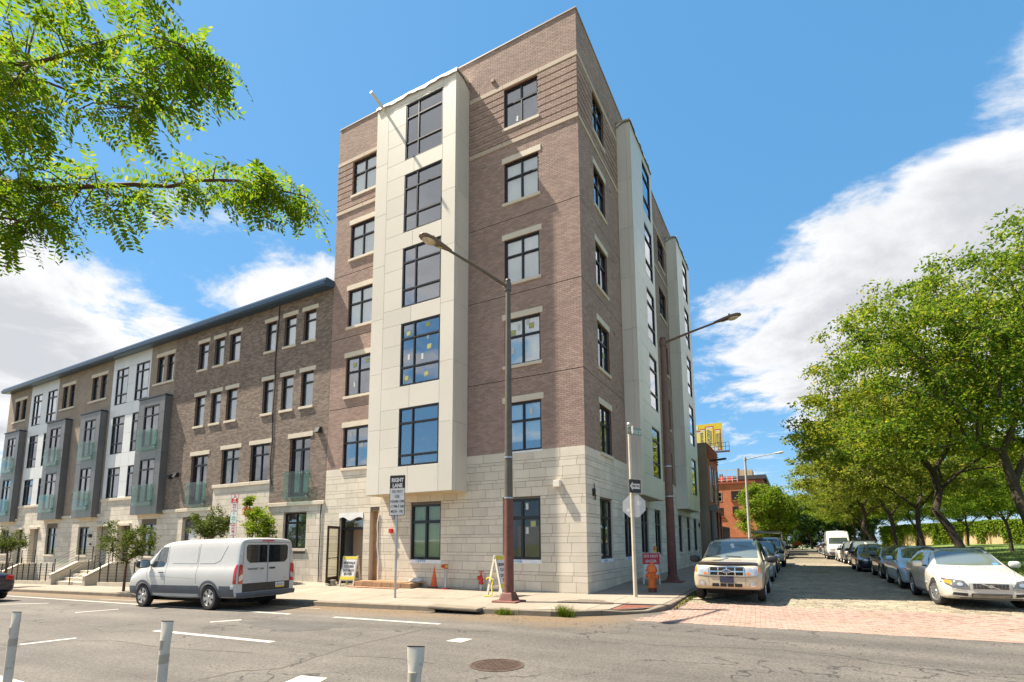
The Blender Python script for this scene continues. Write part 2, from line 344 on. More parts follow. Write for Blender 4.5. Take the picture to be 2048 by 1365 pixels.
# asphalt: grey aggregate with worn tracks, tar seams and stains
def asphalt():
    m = mat('asphalt', (.092, .083, .071), .9, var=.16, vscale=.55, bump=.9, bscale=90)
    t = m.node_tree; n = t.nodes; l = t.links; b = n['Principled BSDF']; src = b.inputs['Base Color'].links[0].from_socket
    g = n.new('ShaderNodeNewGeometry')
    v = n.new('ShaderNodeTexVoronoi'); v.inputs['Scale'].default_value = 46; l.new(g.outputs['Position'], v.inputs['Vector'])
    r = n.new('ShaderNodeMapRange'); l.new(v.outputs['Color'], r.inputs[0]); r.inputs[3].default_value = .62; r.inputs[4].default_value = 1.5
    cc = n.new('ShaderNodeCombineColor'); [l.new(r.outputs[0], cc.inputs[i]) for i in range(3)]
    m1 = n.new('ShaderNodeMix'); m1.data_type = 'RGBA'; m1.blend_type = 'MULTIPLY'; m1.inputs[0].default_value = 1; l.new(src, m1.inputs[6]); l.new(cc.outputs[0], m1.inputs[7])
    # cracks
    v2 = n.new('ShaderNodeTexVoronoi'); v2.feature = 'DISTANCE_TO_EDGE'; v2.inputs['Scale'].default_value = .23
    nz = n.new('ShaderNodeTexNoise'); nz.inputs['Scale'].default_value = 1.1; nz.inputs['Detail'].default_value = 6; l.new(g.outputs['Position'], nz.inputs['Vector'])
    mv = n.new('ShaderNodeMix'); mv.data_type = 'RGBA'; mv.inputs[0].default_value = .35; l.new(g.outputs['Position'], mv.inputs[6]); 
    sc = n.new('ShaderNodeVectorMath'); sc.operation = 'SCALE'; sc.inputs['Scale'].default_value = 2.2; l.new(nz.outputs['Color'], sc.inputs[0])
    ad = n.new('ShaderNodeVectorMath'); ad.operation = 'ADD'; l.new(g.outputs['Position'], ad.inputs[0]); l.new(sc.outputs[0], ad.inputs[1]); l.new(ad.outputs[0], v2.inputs['Vector'])
    r2 = n.new('ShaderNodeMapRange'); l.new(v2.outputs['Distance'], r2.inputs[0]); r2.inputs[1].default_value = .002; r2.inputs[2].default_value = .007; r2.inputs[3].default_value = .3; r2.inputs[4].default_value = 1
    nb = n.new('ShaderNodeTexNoise'); nb.inputs['Scale'].default_value = .5; l.new(g.outputs['Position'], nb.inputs['Vector'])
    r3 = n.new('ShaderNodeMapRange'); l.new(nb.outputs[0], r3.inputs[0]); r3.inputs[1].default_value = .46; r3.inputs[2].default_value = .54
    mxx = n.new('ShaderNodeMath'); mxx.operation = 'MAXIMUM'; l.new(r2.outputs[0], mxx.inputs[0]); inv = n.new('ShaderNodeMath'); inv.operation = 'SUBTRACT'; inv.inputs[0].default_value = 1; l.new(r3.outputs[0], inv.inputs[1]); l.new(inv.outputs[0], mxx.inputs[1])
    c2 = n.new('ShaderNodeCombineColor'); [l.new(mxx.outputs[0], c2.inputs[i]) for i in range(3)]
    m2 = n.new('ShaderNodeMix'); m2.data_type = 'RGBA'; m2.blend_type = 'MULTIPLY'; m2.inputs[0].default_value = 1; l.new(m1.outputs[2], m2.inputs[6]); l.new(c2.outputs[0], m2.inputs[7])
    # wheel tracks and oil along the lanes
    mpp = n.new('ShaderNodeMapping'); mpp.inputs['Scale'].default_value = (.10, 1.1, 1); l.new(g.outputs['Position'], mpp.inputs[0]); nt_ = n.new('ShaderNodeTexNoise'); nt_.inputs['Scale'].default_value = 1.0; nt_.inputs['Detail'].default_value = 5; l.new(mpp.outputs[0], nt_.inputs['Vector'])
    r7 = n.new('ShaderNodeMapRange'); l.new(nt_.outputs[0], r7.inputs[0]); r7.inputs[1].default_value = .32; r7.inputs[2].default_value = .68; r7.inputs[3].default_value = .72; r7.inputs[4].default_value = 1.18
    c7 = n.new('ShaderNodeCombineColor'); [l.new(r7.outputs[0], c7.inputs[i]) for i in range(3)]
    m7 = n.new('ShaderNodeMix'); m7.data_type = 'RGBA'; m7.blend_type = 'MULTIPLY'; m7.inputs[0].default_value = 1; l.new(m2.outputs[2], m7.inputs[6]); l.new(c7.outputs[0], m7.inputs[7]); m2 = m7
    # sandy dirt washed against the kerb
    s = n.new('ShaderNodeSeparateXYZ'); l.new(g.outputs['Position'], s.inputs[0])
    ry = n.new('ShaderNodeMapRange'); l.new(s.outputs[1], ry.inputs[0]); ry.inputs[1].default_value = -6.3; ry.inputs[2].default_value = -4.4
    rx = n.new('ShaderNodeMapRange'); l.new(s.outputs[0], rx.inputs[0]); rx.inputs[1].default_value = 3.2; rx.inputs[2].default_value = 1.2
    nd2 = n.new('ShaderNodeTexNoise'); nd2.inputs['Scale'].default_value = 1.6; nd2.inputs['Detail'].default_value = 8; nd2.inputs['Roughness'].default_value = .7; l.new(g.outputs['Position'], nd2.inputs['Vector'])
    a1 = n.new('ShaderNodeMath'); a1.operation = 'MULTIPLY'; l.new(ry.outputs[0], a1.inputs[0]); l.new(rx.outputs[0], a1.inputs[1])
    a2 = n.new('ShaderNodeMath'); a2.operation = 'ADD'; l.new(a1.outputs[0], a2.inputs[0]); l.new(nd2.outputs[0], a2.inputs[1])
    r5 = n.new('ShaderNodeMapRange'); l.new(a2.outputs[0], r5.inputs[0]); r5.inputs[1].default_value = .72; r5.inputs[2].default_value = 1.35; r5.inputs[4].default_value = .85
    m3 = n.new('ShaderNodeMix'); m3.data_type = 'RGBA'; l.new(r5.outputs[0], m3.inputs[0]); l.new(m2.outputs[2], m3.inputs[6]); m3.inputs[7].default_value = (.15, .10, .052, 1)
    l.new(m3.outputs[2], b.inputs['Base Color'])
    return m
ASPH = asphalt()
EARTH = mat('earth', (.12, .14, .06), .95, var=.3, vscale=.2)
CONC = mat('pavement_concrete', (.235, .20, .155), .88, var=.13, vscale=1.1, bump=.4, bscale=55, island=.07, dirt=((.15, .115, .08), 2.3, .60, .82))
KERB = mat('kerb_concrete', (.175, .145, .105), .9, var=.2, vscale=2.2, bump=.8, bscale=40, dirt=((.20, .16, .11), 3.5, .5, .75))
g = struct(fastmesh('ground', [(-900, -900, -1.6), (900, -900, -1.6), (900, 900, -1.6), (-900, 900, -1.6)], [(0, 1, 2, 3)], EARTH))
sheet('main_road', [-300, -61]+lin(-60, 0, 31)+lin(1, 60, 30)+[300], lin(-16.5, 0.2, 24)+[2], lambda x, y: road_z(x, y)-(.02 if y > -.2 else 0), ASPH)
sheet('near_pavement', lin(-60, 60, 61), [-60, -30, -17.6, -16.5], lambda x, y: road_z(x, y)+(.12 if y < -16.6 else .0), CONC)
# --- pavement in front of the buildings: bed + individual slabs
BED = mat('joint_grit', (.22, .19, .15), .95, var=.2, vscale=4)
KP = [(-60, -4.26), (-40, -4.26), (-20, -4.26), (-12, -4.26), (-6, -4.26), (-1.76, -4.26), (-.2, -4.24), (.6, -4.12), (1.1, -3.85), (1.6, -3.45), (2.05, -3.0), (2.45, -2.5), (2.7, -2.0), (2.8, -1.5), (2.8, 0), (2.8, 4), (2.8, 10), (2.8, 25), (2.8, 60), (2.8, 110)]
def kerb_y(x):
    for (a, b), (c, d) in zip(KP[:13], KP[1:14]):
        if a <= x <= c: return b+(d-b)*(x-a)/(c-a)
    return -1.5
V = []; F = []
xs = lin(-60, -30, 11)+lin(-29, 2.62, 60)
for x in xs:
    for j in range(7):
        yk = kerb_y(x)+.16; y = yk+(.3-yk)*j/6; V.append((x, y, walk_z(x, y)-.02))
for i in range(len(xs)-1):
    for j in range(6): F.append((i*7+j, (i+1)*7+j, (i+1)*7+j+1, i*7+j+1))
WALK = struct(fastmesh('pavement', V, F, BED))
def slab(xy, dz=0, mt=None, parent=None, th=.05, name='slab', zf=walk_z):
    m = MB(); n = len(xy); cx = sum(p[0] for p in xy)/n; cy = sum(p[1] for p in xy)/n
    top = [(x, y, zf(x, y)+dz) for x, y in xy]; bot = [(x, y, z-th) for x, y, z in top]
    inn = [(x+(cx-x)*.012, y+(cy-y)*.012, z+.004) for x, y, z in top]
    m.add(bot+top+inn, [tuple(range(n-1, -1, -1)), tuple(range(2*n, 3*n))]+[(i, (i+1) % n, n+(i+1) % n, n+i) for i in range(n)]+[(n+i, n+(i+1) % n, 2*n+(i+1) % n, 2*n+i) for i in range(n)])
    return m.build(name, mt or CONC, parent or WALK)
gp = .006
x = -44.0
while x < 1.2:
    x2 = min(x+1.52, 1.25); yk = kerb_y((x+x2)/2)+.19; ny = 3
    for j in range(ny):
        a = yk+(.0-yk)*j/ny; b = yk+(.0-yk)*(j+1)/ny
        if j == 0: pts = [(x+gp, kerb_y(x)+.19), (x2-gp, kerb_y(x2)+.19), (x2-gp, b-gp), (x+gp, b-gp)]
        else: pts = [(x+gp, a+gp), (x2-gp, a+gp), (x2-gp, b-gp), (x+gp, b-gp)]
        slab(pts, random.uniform(-.002, .003))
    x = x2
# corner slabs and side-street pavement
slab([(1.26, -1.4), (2.6, -1.4), (2.61, -.02), (1.26, -.02)])
slab([(1.26, -3.52), (1.5, -3.34), (1.7, -3.14), (1.7, -1.42), (1.26, -1.42)])
slab([(2.6, -1.42), (1.72, -1.42), (1.72, -1.86), (2.58, -1.86)])
TACT = mat('tactile_red', (.20, .07, .045), .8, var=.15, vscale=3, bump=.3)
tp = slab([(1.72, -3.12), (1.95, -2.88), (2.26, -2.46), (2.46, -2.1), (2.53, -1.88), (1.72, -1.88)], -.012, TACT, name='tactile_pad')
m = MB()
for i in range(16):
    for j in range(22):
        X = 1.82+i*.045; Y = -3.25+j*.06
        if Y < -1.95 and X < 2.5 and Y > -3.05+(X-1.72)*1.45: m.lathe([(.016, walk_z(X, Y)-.012), (.012, walk_z(X, Y)-.003)], 6, (X, Y, 0), cap=True)
dm = m.build('dome', TACT, tp); tag(dm, kind='stuff')
V = []; F = []
ys = lin(0, 30, 31)+[45, 110]
for y in ys:
    for X in (-.4, 1, 2.62): V.append((X, y, walk_z(max(X, 0), y)-.02))
for i in range(len(ys)-1):
    for j in range(2): F.append((i*3+j, i*3+j+1, (i+1)*3+j+1, (i+1)*3+j))
WALK2 = struct(fastmesh('side_pavement', V, F, BED))
y = 0.0
while y < 58:
    st = 1.5 if y < 24 else 6
    for a, b in ((0.0, 1.3), (1.3, 2.61)): slab([(a+gp, y+gp), (b-gp, y+gp), (b-gp, y+st-gp), (a+gp, y+st-gp)], random.uniform(-.003, .003), parent=WALK2)
    y += st
# --- kerbstones
KB = struct(fastmesh('kerb', [(-60, -4.2, -1.5), (-59.9, -4.2, -1.5), (-59.9, -4.1, -1.5)], [(0, 1, 2)], KERB))
def kerb_line(P, zt, zb, wd=.17, step=1.8, parent=KB):
    # resample
    pts = [Vector((a, b, 0)) for a, b in P]; acc = [pts[0]]; 
    segs = []
    for a, b in zip(pts, pts[1:]):
        n = max(1, int((b-a).length/step)); 
        for i in range(n): segs.append((a.lerp(b, i/n), a.lerp(b, (i+1)/n)))
    for i, (a, b) in enumerate(segs):
        def nrm(k):
            k = max(0, min(len(segs)-1, k)); d = (segs[k][1]-segs[k][0]).normalized(); return Vector((-d.y, d.x, 0))
        na = (nrm(i)+nrm(i-1)).normalized(); nb = (nrm(i)+nrm(i+1)).normalized(); d = (b-a).normalized(); a2 = a+d*.004; b2 = b-d*.004
        m = MB(); h = .018
        q = lambda p, n_, o, z: (p.x+n_.x*o, p.y+n_.y*o, z)
        za, zb_ = zt(a.x, a.y), zt(b.x, b.y); la, lb = zb(a.x, a.y), zb(b.x, b.y)
        m.add([q(a2, na, 0, la), q(b2, nb, 0, lb), q(b2, nb, .01, zb_-h), q(a2, na, .01, za-h), q(a2, na, .03, za), q(b2, nb, .03, zb_), q(a2, na, wd, za), q(b2, nb, wd, zb_), q(a2, na, wd, la), q(b2, nb, wd, lb)],
              [(0, 1, 2, 3), (3, 2, 5, 4), (4, 5, 7, 6), (6, 7, 9, 8), (0, 3, 4, 6, 8), (1, 9, 7, 5, 2), (0, 8, 9, 1)])
        m.build('kerbstone', KERB, parent)
kz = lambda x, y: walk_z(x, y)+.004-(.07*smooth01(1.7, 2.2, x)*(1-smooth01(-2.6, -1.9, y)))
kerb_line(KP[1:18], kz, lambda x, y: min(road_z(x, y), 0)-.08)
# --- crossing of pink brick pavers and the granite sett street
PAVE = mat('paver_pink', (.30, .20, .16), .85, var=.16, vscale=.6, island=.10, bump=.3, dirt=((.19, .14, .09), 1.2, .5, .75))
SETT = mat('granite_sett', (.235, .20, .14), .75, var=.2, vscale=.7, island=.32, bump=.6, bscale=35, dirt=((.17, .12, .07), 2.1, .55, .8))
SETB = mat('sett_bed', (.135, .11, .065), .95, var=.3, vscale=3, dirt=((.10, .13, .03), 1.5, .5, .7))
SX0, SX1 = 2.97, 11.0
sheet('side_street', lin(SX0-.2, SX1+.4, 6), lin(-.62, 40, 60)+lin(42, 130, 20), side_z, SETB, -.012)
SS = bpy.data.objects['side_street']
sheet('crossing', lin(2.5, 30, 20), lin(-3.7, 0.05, 12), side_z, mat('paver_bed', (.29, .19, .15), .95, var=.2), -.014)
CX = bpy.data.objects['crossing']
def front_y(x): return -3.80+.064*(x-2.8)
def back_y(x): return -.50+.058*(x-2.8)
def pavers(parent, name, cells, mt, zf, gap, ch, nparts=300, th=.05, tf=None, rz=0):
    """cells: (x0,x1,y0,y1); the nparts nearest to the camera become objects, the rest one mesh"""
    T_ = tf or (lambda x, y: (x, y)); cells = sorted(cells, key=lambda c: (T_((c[0]+c[1])/2, (c[2]+c[3])/2)[0]-CO.x)**2+(T_((c[0]+c[1])/2, (c[2]+c[3])/2)[1]-CO.y)**2)
    for i, c in enumerate(cells[:nparts]):
        X, Y = T_((c[0]+c[1])/2, (c[2]+c[3])/2)
        q = random.choice((0, .004, .008)) if nparts else 0
        o = piece(name, (round(c[1]-c[0]-gap-q, 2 if name == 'sett' else 3), c[3]-c[2]-gap, th), mt, parent, (X, Y, zf(X, Y)-th/2+random.uniform(-.004, .004)), ch, 'z')
        o.rotation_euler = (random.uniform(-.02, .02), random.uniform(-.02, .02), rz+random.uniform(-.015, .015))
    V = []; F = []
    for c in cells[nparts:]:
        x0, x1, y0, y1 = c[0]+gap/2, c[1]-gap/2, c[2]+gap/2, c[3]-gap/2; z = zf(*T_((x0+x1)/2, (y0+y1)/2))+random.uniform(-.003, .003); b = len(V); t1, t2 = random.uniform(-.005, .005), random.uniform(-.004, .004)
        V += [(x0, y0, z-th), (x1, y0, z-th), (x1, y1, z-th), (x0, y1, z-th), (x0, y0, z-ch-t1), (x1, y0, z-ch+t1), (x1, y1, z-ch+t2), (x0, y1, z-ch-t2), (x0+ch, y0+ch, z-t1), (x1-ch, y0+ch, z+t1), (x1-ch, y1-ch, z+t2), (x0+ch, y1-ch, z-t2)]
        if tf: V[b:] = [T_(p[0], p[1])+(p[2],) for p in V[b:]]
        for i in range(4):
            j = (i+1) % 4; F += [(b+i, b+j, b+4+j, b+4+i), (b+4+i, b+4+j, b+8+j, b+8+i)]
        F.append((b+8, b+9, b+10, b+11))
    o = fastmesh(name+'_field', V, F, mt, parent); tag(o, kind='stuff')
RP = math.atan(.058); RO = (2.8, -3.80)
def rotp(x, y): return RO[0]+x*math.cos(RP)-y*math.sin(RP), RO[1]+x*math.sin(RP)+y*math.cos(RP)
cells = []
for j in range(33):
    x = -.5+(.1 if j % 2 else 0)
    while x < 24:
        wx, wy = rotp(x+.1, j*.1+.05)
        if wx > 2.95 or wy < -2.2-(2.95-wx)*3: cells.append((x, x+.2, j*.1, j*.1+.1))
        x += .2
pavers(CX, 'paver', cells, PAVE, lambda x, y: side_z(x, y)+.008, .006, .004, tf=rotp, rz=RP)
cells = []; y = -.5
while y < 30:
    x = SX0-.02+random.uniform(0, .12); rh = random.uniform(.105, .125)
    while x < SX1:
        wd = random.uniform(.17, .25)
        if y > back_y(x): cells.append((x, min(x+wd, SX1), y, y+rh))
        x += wd
    y += rh
pavers(SS, 'sett', cells, SETT, side_z, .016, .012, th=.06)
# far part of the side street: setts too small to tell apart
FAR = brickmat('sett_far', 'xy', (.22, .19, .13), (.16, .135, .09), (.11, .09, .06), .2, .11, .012)
t = FAR.node_tree; n = t.nodes
for lk in list(t.links):
    if lk.to_node.type == 'COMBXYZ': t.links.remove(lk)
sepn = [q for q in n if q.type == 'SEPXYZ'][0]; cmbn = [q for q in n if q.type == 'COMBXYZ'][0]; t.links.new(sepn.outputs[0], cmbn.inputs[0]); t.links.new(sepn.outputs[1], cmbn.inputs[1])
sheet('side_street_far', [SX0-.1, 7, SX1], [29.9, 60, 130], side_z, FAR, .001)
# right kerb, verge and lawn
GRASSM = mat('lawn_soil', (.10, .15, .025), .95, var=.35, vscale=.5)
def lawn_z(x, y): return .26+.5*smooth01(14, 45, x)+.012*max(0, min(60, y-10))*smooth01(13, 30, x)
sheet('lawn', lin(SX1+.16, 40, 16)+[60, 90], lin(-1.2, 60, 25)+[90, 150], lawn_z, GRASSM)
kerb_line([(SX1+.17, 90), (SX1+.17, 40), (SX1+.17, 20), (SX1+.17, 6), (SX1+.17, -.1), (SX1+.6, -1.0), (SX1+2, -1.25), (30, -1.3)], lambda x, y: side_z(x, y)+.13, lambda x, y: 0, parent=KB, step=2.5)
# --- painted markings
PAINT = mat('road_paint', (.42, .40, .35), .7, var=.12, vscale=3, dirt=((.3, .28, .25), 9, .57, .7))
def gz(px, py, dz=0):   # pixel -> main road surface
    p = at(px, py, 2, 0)
    for _ in range(12): p = at(px, py, 2, road_z(p.x, p.y)+dz)
    return p
MK = None
def stripe(a, b, wd, name='road_marking'):
    d = (b-a); d.z = 0; d.normalize(); nn = Vector((-d.y, d.x, 0))*wd/2; n = max(1, int((b-a).length/2)); V = []; F = []
    for i in range(n+1):
        p = a.lerp(b, i/n)
        for s_ in (-1, 1): q = p+nn*s_; V.append((q.x, q.y, road_z(q.x, q.y)+.005))
    for i in range(n): F.append((2*i, 2*i+2, 2*i+3, 2*i+1))
    return struct(fastmesh(name, V, F, PAINT))
stripe(gz(-60, 1187.5), gz(580, 1229), .13)
stripe(gz(668, 1235), gz(880, 1249), .13)
stripe(gz(310, 1262), gz(545, 1285), .15)
for a, b, wd in (((150, 1226), (237, 1219), .16), ((420, 1245), (483, 1240.5), .16), ((40, 1290), (152, 1277), .16), ((-70, 1206), (30, 1200), .14), ((-100, 1212), (98, 1207), .14)): stripe(gz(*a), gz(*b), wd)
def quadmark(ps):
    V = [gz(*p) for p in ps]; return struct(fastmesh('road_marking', [(v.x, v.y, v.z+.005) for v in V], [(0, 1, 2, 3)], PAINT))
quadmark([(891, 1283), (918, 1277), (945, 1279), (922, 1286)])
quadmark([(540, 1378), (602, 1352), (655, 1357), (610, 1382)])
quadmark([(-60, 1360), (-40, 1341), (60, 1368), (20, 1390)])
stripe(gz(200, 1199), gz(640, 1218), .06)
# tar patch and gravel patch
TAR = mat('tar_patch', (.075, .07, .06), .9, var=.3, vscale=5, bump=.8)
TARL = mat('tar_repair', (.07, .065, .058), .9, var=.2, vscale=2, bump=.8, bscale=80)
def blob(name, cx, cy, rx, ry, zf, mt, dz, seed):
    rr = random.Random(seed); V = []; n = 30
    for i in range(n):
        a = 2*math.pi*i/n; k = 1+.18*math.sin(3*a+seed)+.1*math.sin(7*a+2*seed)+rr.uniform(-.06, .06); x, y = cx+rx*k*math.cos(a), cy+ry*k*math.sin(a); V.append((x, y, zf(x, y)+dz))
    me = bpy.data.meshes.new(name); me.from_pydata(V, [], [tuple(range(n))]); me.materials.append(mt); o = link(name, me, None); return struct(o)
blob('gravel_patch', .7, -1.95, .72, .5, walk_z, mat('gravel_dark', (.13, .105, .08), .95, var=.4, vscale=14, bump=1, bscale=50), .009, 3)
blob('tar_patch', -4.2, -7.4, 1.5, .55, road_z, TARL, .003, 5)
blob('drain_shadow_patch', -2.2, -4.5, .9, .1, road_z, TAR, .003, 9)  # dark patch painted as shade at the drain mouth, in the tar colour

# thin tar seams sealed into the asphalt
def seam(pts, wd, seed):
    rr = random.Random(seed); P = [gz(*p) for p in pts]; Q = []
    for a, b in zip(P, P[1:]):
        n = max(2, int((b-a).length/.12))
        for i in range(n): t = i/n; c = a.lerp(b, t); Q.append((c.x+rr.uniform(-.02, .02), c.y+rr.uniform(-.02, .02), rr.uniform(.5, 1.3)*wd))
    V = []; F = []
    for i, (x, y, w_) in enumerate(Q):
        j = min(i+1, len(Q)-1); k = max(i-1, 0); d = Vector((Q[j][0]-Q[k][0], Q[j][1]-Q[k][1], 0)).normalized(); V += [(x-d.y*w_/2, y+d.x*w_/2, road_z(x, y)+.0035), (x+d.y*w_/2, y-d.x*w_/2, road_z(x, y)+.0035)]
    for i in range(len(Q)-1): F.append((2*i, 2*i+1, 2*i+3, 2*i+2))
    struct(fastmesh('tar_seam', V, F, TAR))
seam([(395, 1362), (480, 1342), (560, 1338), (690, 1296), (880, 1252)], .022, 1); seam([(-40, 1262), (60, 1283), (230, 1282), (330, 1296), (520, 1308)], .018, 2); seam([(520, 1240), (660, 1248), (740, 1240)], .02, 3); seam([(690, 1312), (800, 1318), (880, 1330)], .015, 4)
seam([(1120, 1262), (1300, 1290), (1560, 1300), (1900, 1345), (2100, 1352)], .015, 6)
# ================================================================== facade tools
class Fac:
    """wall frame: u along the wall, d outward, z up"""
    def __init__(s, o, kind): s.o = Vector(o); s.k = kind
    def P(s, u, d, z):
        if s.k == 'S': return Vector((s.o.x+u, s.o.y-d, z))      # looks to -Y, u=+X
        if s.k == 'E': return Vector((s.o.x+d, s.o.y+u, z))      # looks to +X, u=+Y
        if s.k == 'W': return Vector((s.o.x-d, s.o.y-u, z))
    def box(s, m, u0, u1, d0, d1, z0, z1, mi=0):
        a = s.P(u0, d0, z0); b = s.P(u1, d1, z1); m.box(a.x, b.x, a.y, b.y, z0, z1, mi); return m
    def rotz(s): return 0 if s.k == 'S' else math.pi/2
    @property
    def ax(s): return 'y' if s.k == 'S' else 'x'
    def piece(s, name, u0, u1, d0, d1, z0, z1, mt, parent, ch=.006):
        c = s.P((u0+u1)/2, (d0+d1)/2, (z0+z1)/2)
        sz = (u1-u0, d1-d0, z1-z0) if s.k == 'S' else (d1-d0, u1-u0, z1-z0)
        return piece(name, sz, mt, parent, c, ch, s.ax)
def wall_mesh(fac, u0, u1, z0, z1, holes, d, thick, m=None, rm=None):
    """flat wall with rectangular holes; rm collects the reveals"""
    m = m or MB()
    us = sorted(set([u0, u1]+[max(u0, min(u1, h[k])) for h in holes for k in (0, 1)])); zs = sorted(set([z0, z1]+[max(z0, min(z1, h[k])) for h in holes for k in (2, 3)]))
    for a, b in zip(us, us[1:]):
        run = None
        for c, e in zip(zs, zs[1:]):
            inside = any(h[0] <= (a+b)/2 <= h[1] and h[2] <= (c+e)/2 <= h[3] for h in holes)
            if not inside:
                m.add([fac.P(a, d, c), fac.P(b, d, c), fac.P(b, d, e), fac.P(a, d, e)], [(0, 1, 2, 3)])
    for h in holes:
        a, b, c, e = h[:4]; i = -thick
        if rm is None or b <= u0 or a >= u1 or e <= z0 or c >= z1: continue
        a, b, c, e = max(a, u0), min(b, u1), max(c, z0), min(e, z1); r = MB(); rm.append(r)
        r.add([fac.P(a, 0, c), fac.P(a, i, c), fac.P(a, i, e), fac.P(a, 0, e)], [(0, 1, 2, 3)]); r.add([fac.P(b, 0, c), fac.P(b, i, c), fac.P(b, i, e), fac.P(b, 0, e)], [(0, 1, 2, 3)])
        r.add([fac.P(a, 0, e), fac.P(b, 0, e), fac.P(b, i, e), fac.P(a, i, e)], [(0, 1, 2, 3)]); r.add([fac.P(a, 0, c), fac.P(b, 0, c), fac.P(b, i, c), fac.P(a, i, c)], [(0, 1, 2, 3)])
    return m
def reveals(rm, name, mt, parent):
    for r in rm: r.build(name, mt, parent)
def brick_cells(u0, u1, z0, z1, holes, bl=.203, bh=.0677, gap=.0095, off=0):
    out = []; n = int(round((z1-z0)/bh)); bh = (z1-z0)/n
    for r in range(n):
        a, b = z0+r*bh, z0+(r+1)*bh; zc = (a+b)/2
        iv = [(u0, u1)]
        for h in holes:
            if h[2] < zc < h[3]:
                nv = []
                for p, q in iv:
                    if h[1] <= p or h[0] >= q: nv.append((p, q)); continue
                    if h[0] > p: nv.append((p, h[0]))
                    if h[1] < q: nv.append((h[1], q))
                iv = nv
        for p, q in iv:
            k = math.floor((p-u0)/bl)-1; s0 = u0+k*bl+(bl/2 if (r+off) % 2 else 0)
            x = s0
            while x < q:
                l, h_ = max(x, p), min(x+bl-gap, q)
                if h_-l > .025: out.append((l, h_, a+gap/2, b-gap/2))
                x += bl
    return out
def bricks_mesh(fac, cells, name, mt, parent, d0=-.02, d1=0., nparts=0, dfun=None):
    if nparts:
        cells = sorted(cells, key=lambda c: (fac.P((c[0]+c[1])/2, 0, (c[2]+c[3])/2)-CO).length)
        for c in cells[:nparts]: fac.piece(name, c[0], c[1], d0, d1+random.uniform(-.0006, .0006), c[2], c[3], mt, parent, .001)
        cells = cells[nparts:]
    n = len(cells); C = np.array(cells); rnd = np.random.default_rng(3).uniform(-.0006, .0006, n)
    V = np.zeros((n, 8, 3), dtype=np.float32)
    for i, (uu, dd, zc) in enumerate([(0, 0, 2), (1, 0, 2), (1, 0, 3), (0, 0, 3), (0, 1, 2), (1, 1, 2), (1, 1, 3), (0, 1, 3)]):
        U = C[:, uu]; Z = C[:, zc]; D = np.full(n, d0) if dd == 0 else d1+rnd
        if dd == 1 and dfun is not None: D = D+dfun(C)
        if fac.k == 'S': V[:, i, 0] = fac.o.x+U; V[:, i, 1] = fac.o.y-D
        elif fac.k == 'E': V[:, i, 0] = fac.o.x+D; V[:, i, 1] = fac.o.y+U
        else: V[:, i, 0] = fac.o.x-D; V[:, i, 1] = fac.o.y-U
        V[:, i, 2] = Z
    f = np.array([(4, 5, 6, 7), (0, 1, 5, 4), (1, 2, 6, 5), (2, 3, 7, 6), (3, 0, 4, 7)])
    if fac.k == 'W': f = f
    F = (np.arange(n)[:, None, None]*8+f[None]).reshape(-1, 4)
    o = fastmesh(name+'_courses', V.reshape(-1, 3), F, mt, parent, WL.get(parent.name)); tag(o, kind='stuff'); return o
FRAME = mat('window_frame_black', (.012, .013, .016), .35, var=.1)
PANE = glassmat('window_glass', (.86, .90, .89), .44)
PANED = glassmat('window_glass_dark', (.78, .82, .81), .33)
BLIND = mat('roller_blind', (.74, .78, .74), .8, var=.05, vscale=2)
BLINDG = mat('blind_green', (.45, .55, .36), .8, var=.06, vscale=2)
BLINDW = mat('blind_white', (.80, .79, .82), .8, var=.04)
CURT = mat('curtain_grey', (.22, .24, .25), .9, var=.2, vscale=4)
STONE = mat('cast_stone', (.66, .59, .475), .8, var=.08, vscale=1.5, bump=.25, bscale=70, island=.09)
TRIM = mat('cast_stone_trim', (.63, .55, .43), .75, var=.07, vscale=3, bump=.2)
STY = mat('sticker_yellow', (.40, .40, .10), .6); STW = mat('sticker_white', (.55, .56, .53), .6)
FOAM = mat('wrap_white', (.75, .78, .8), .6, var=.1, vscale=6); TYB = mat('wrap_blue', (.05, .22, .45), .6)
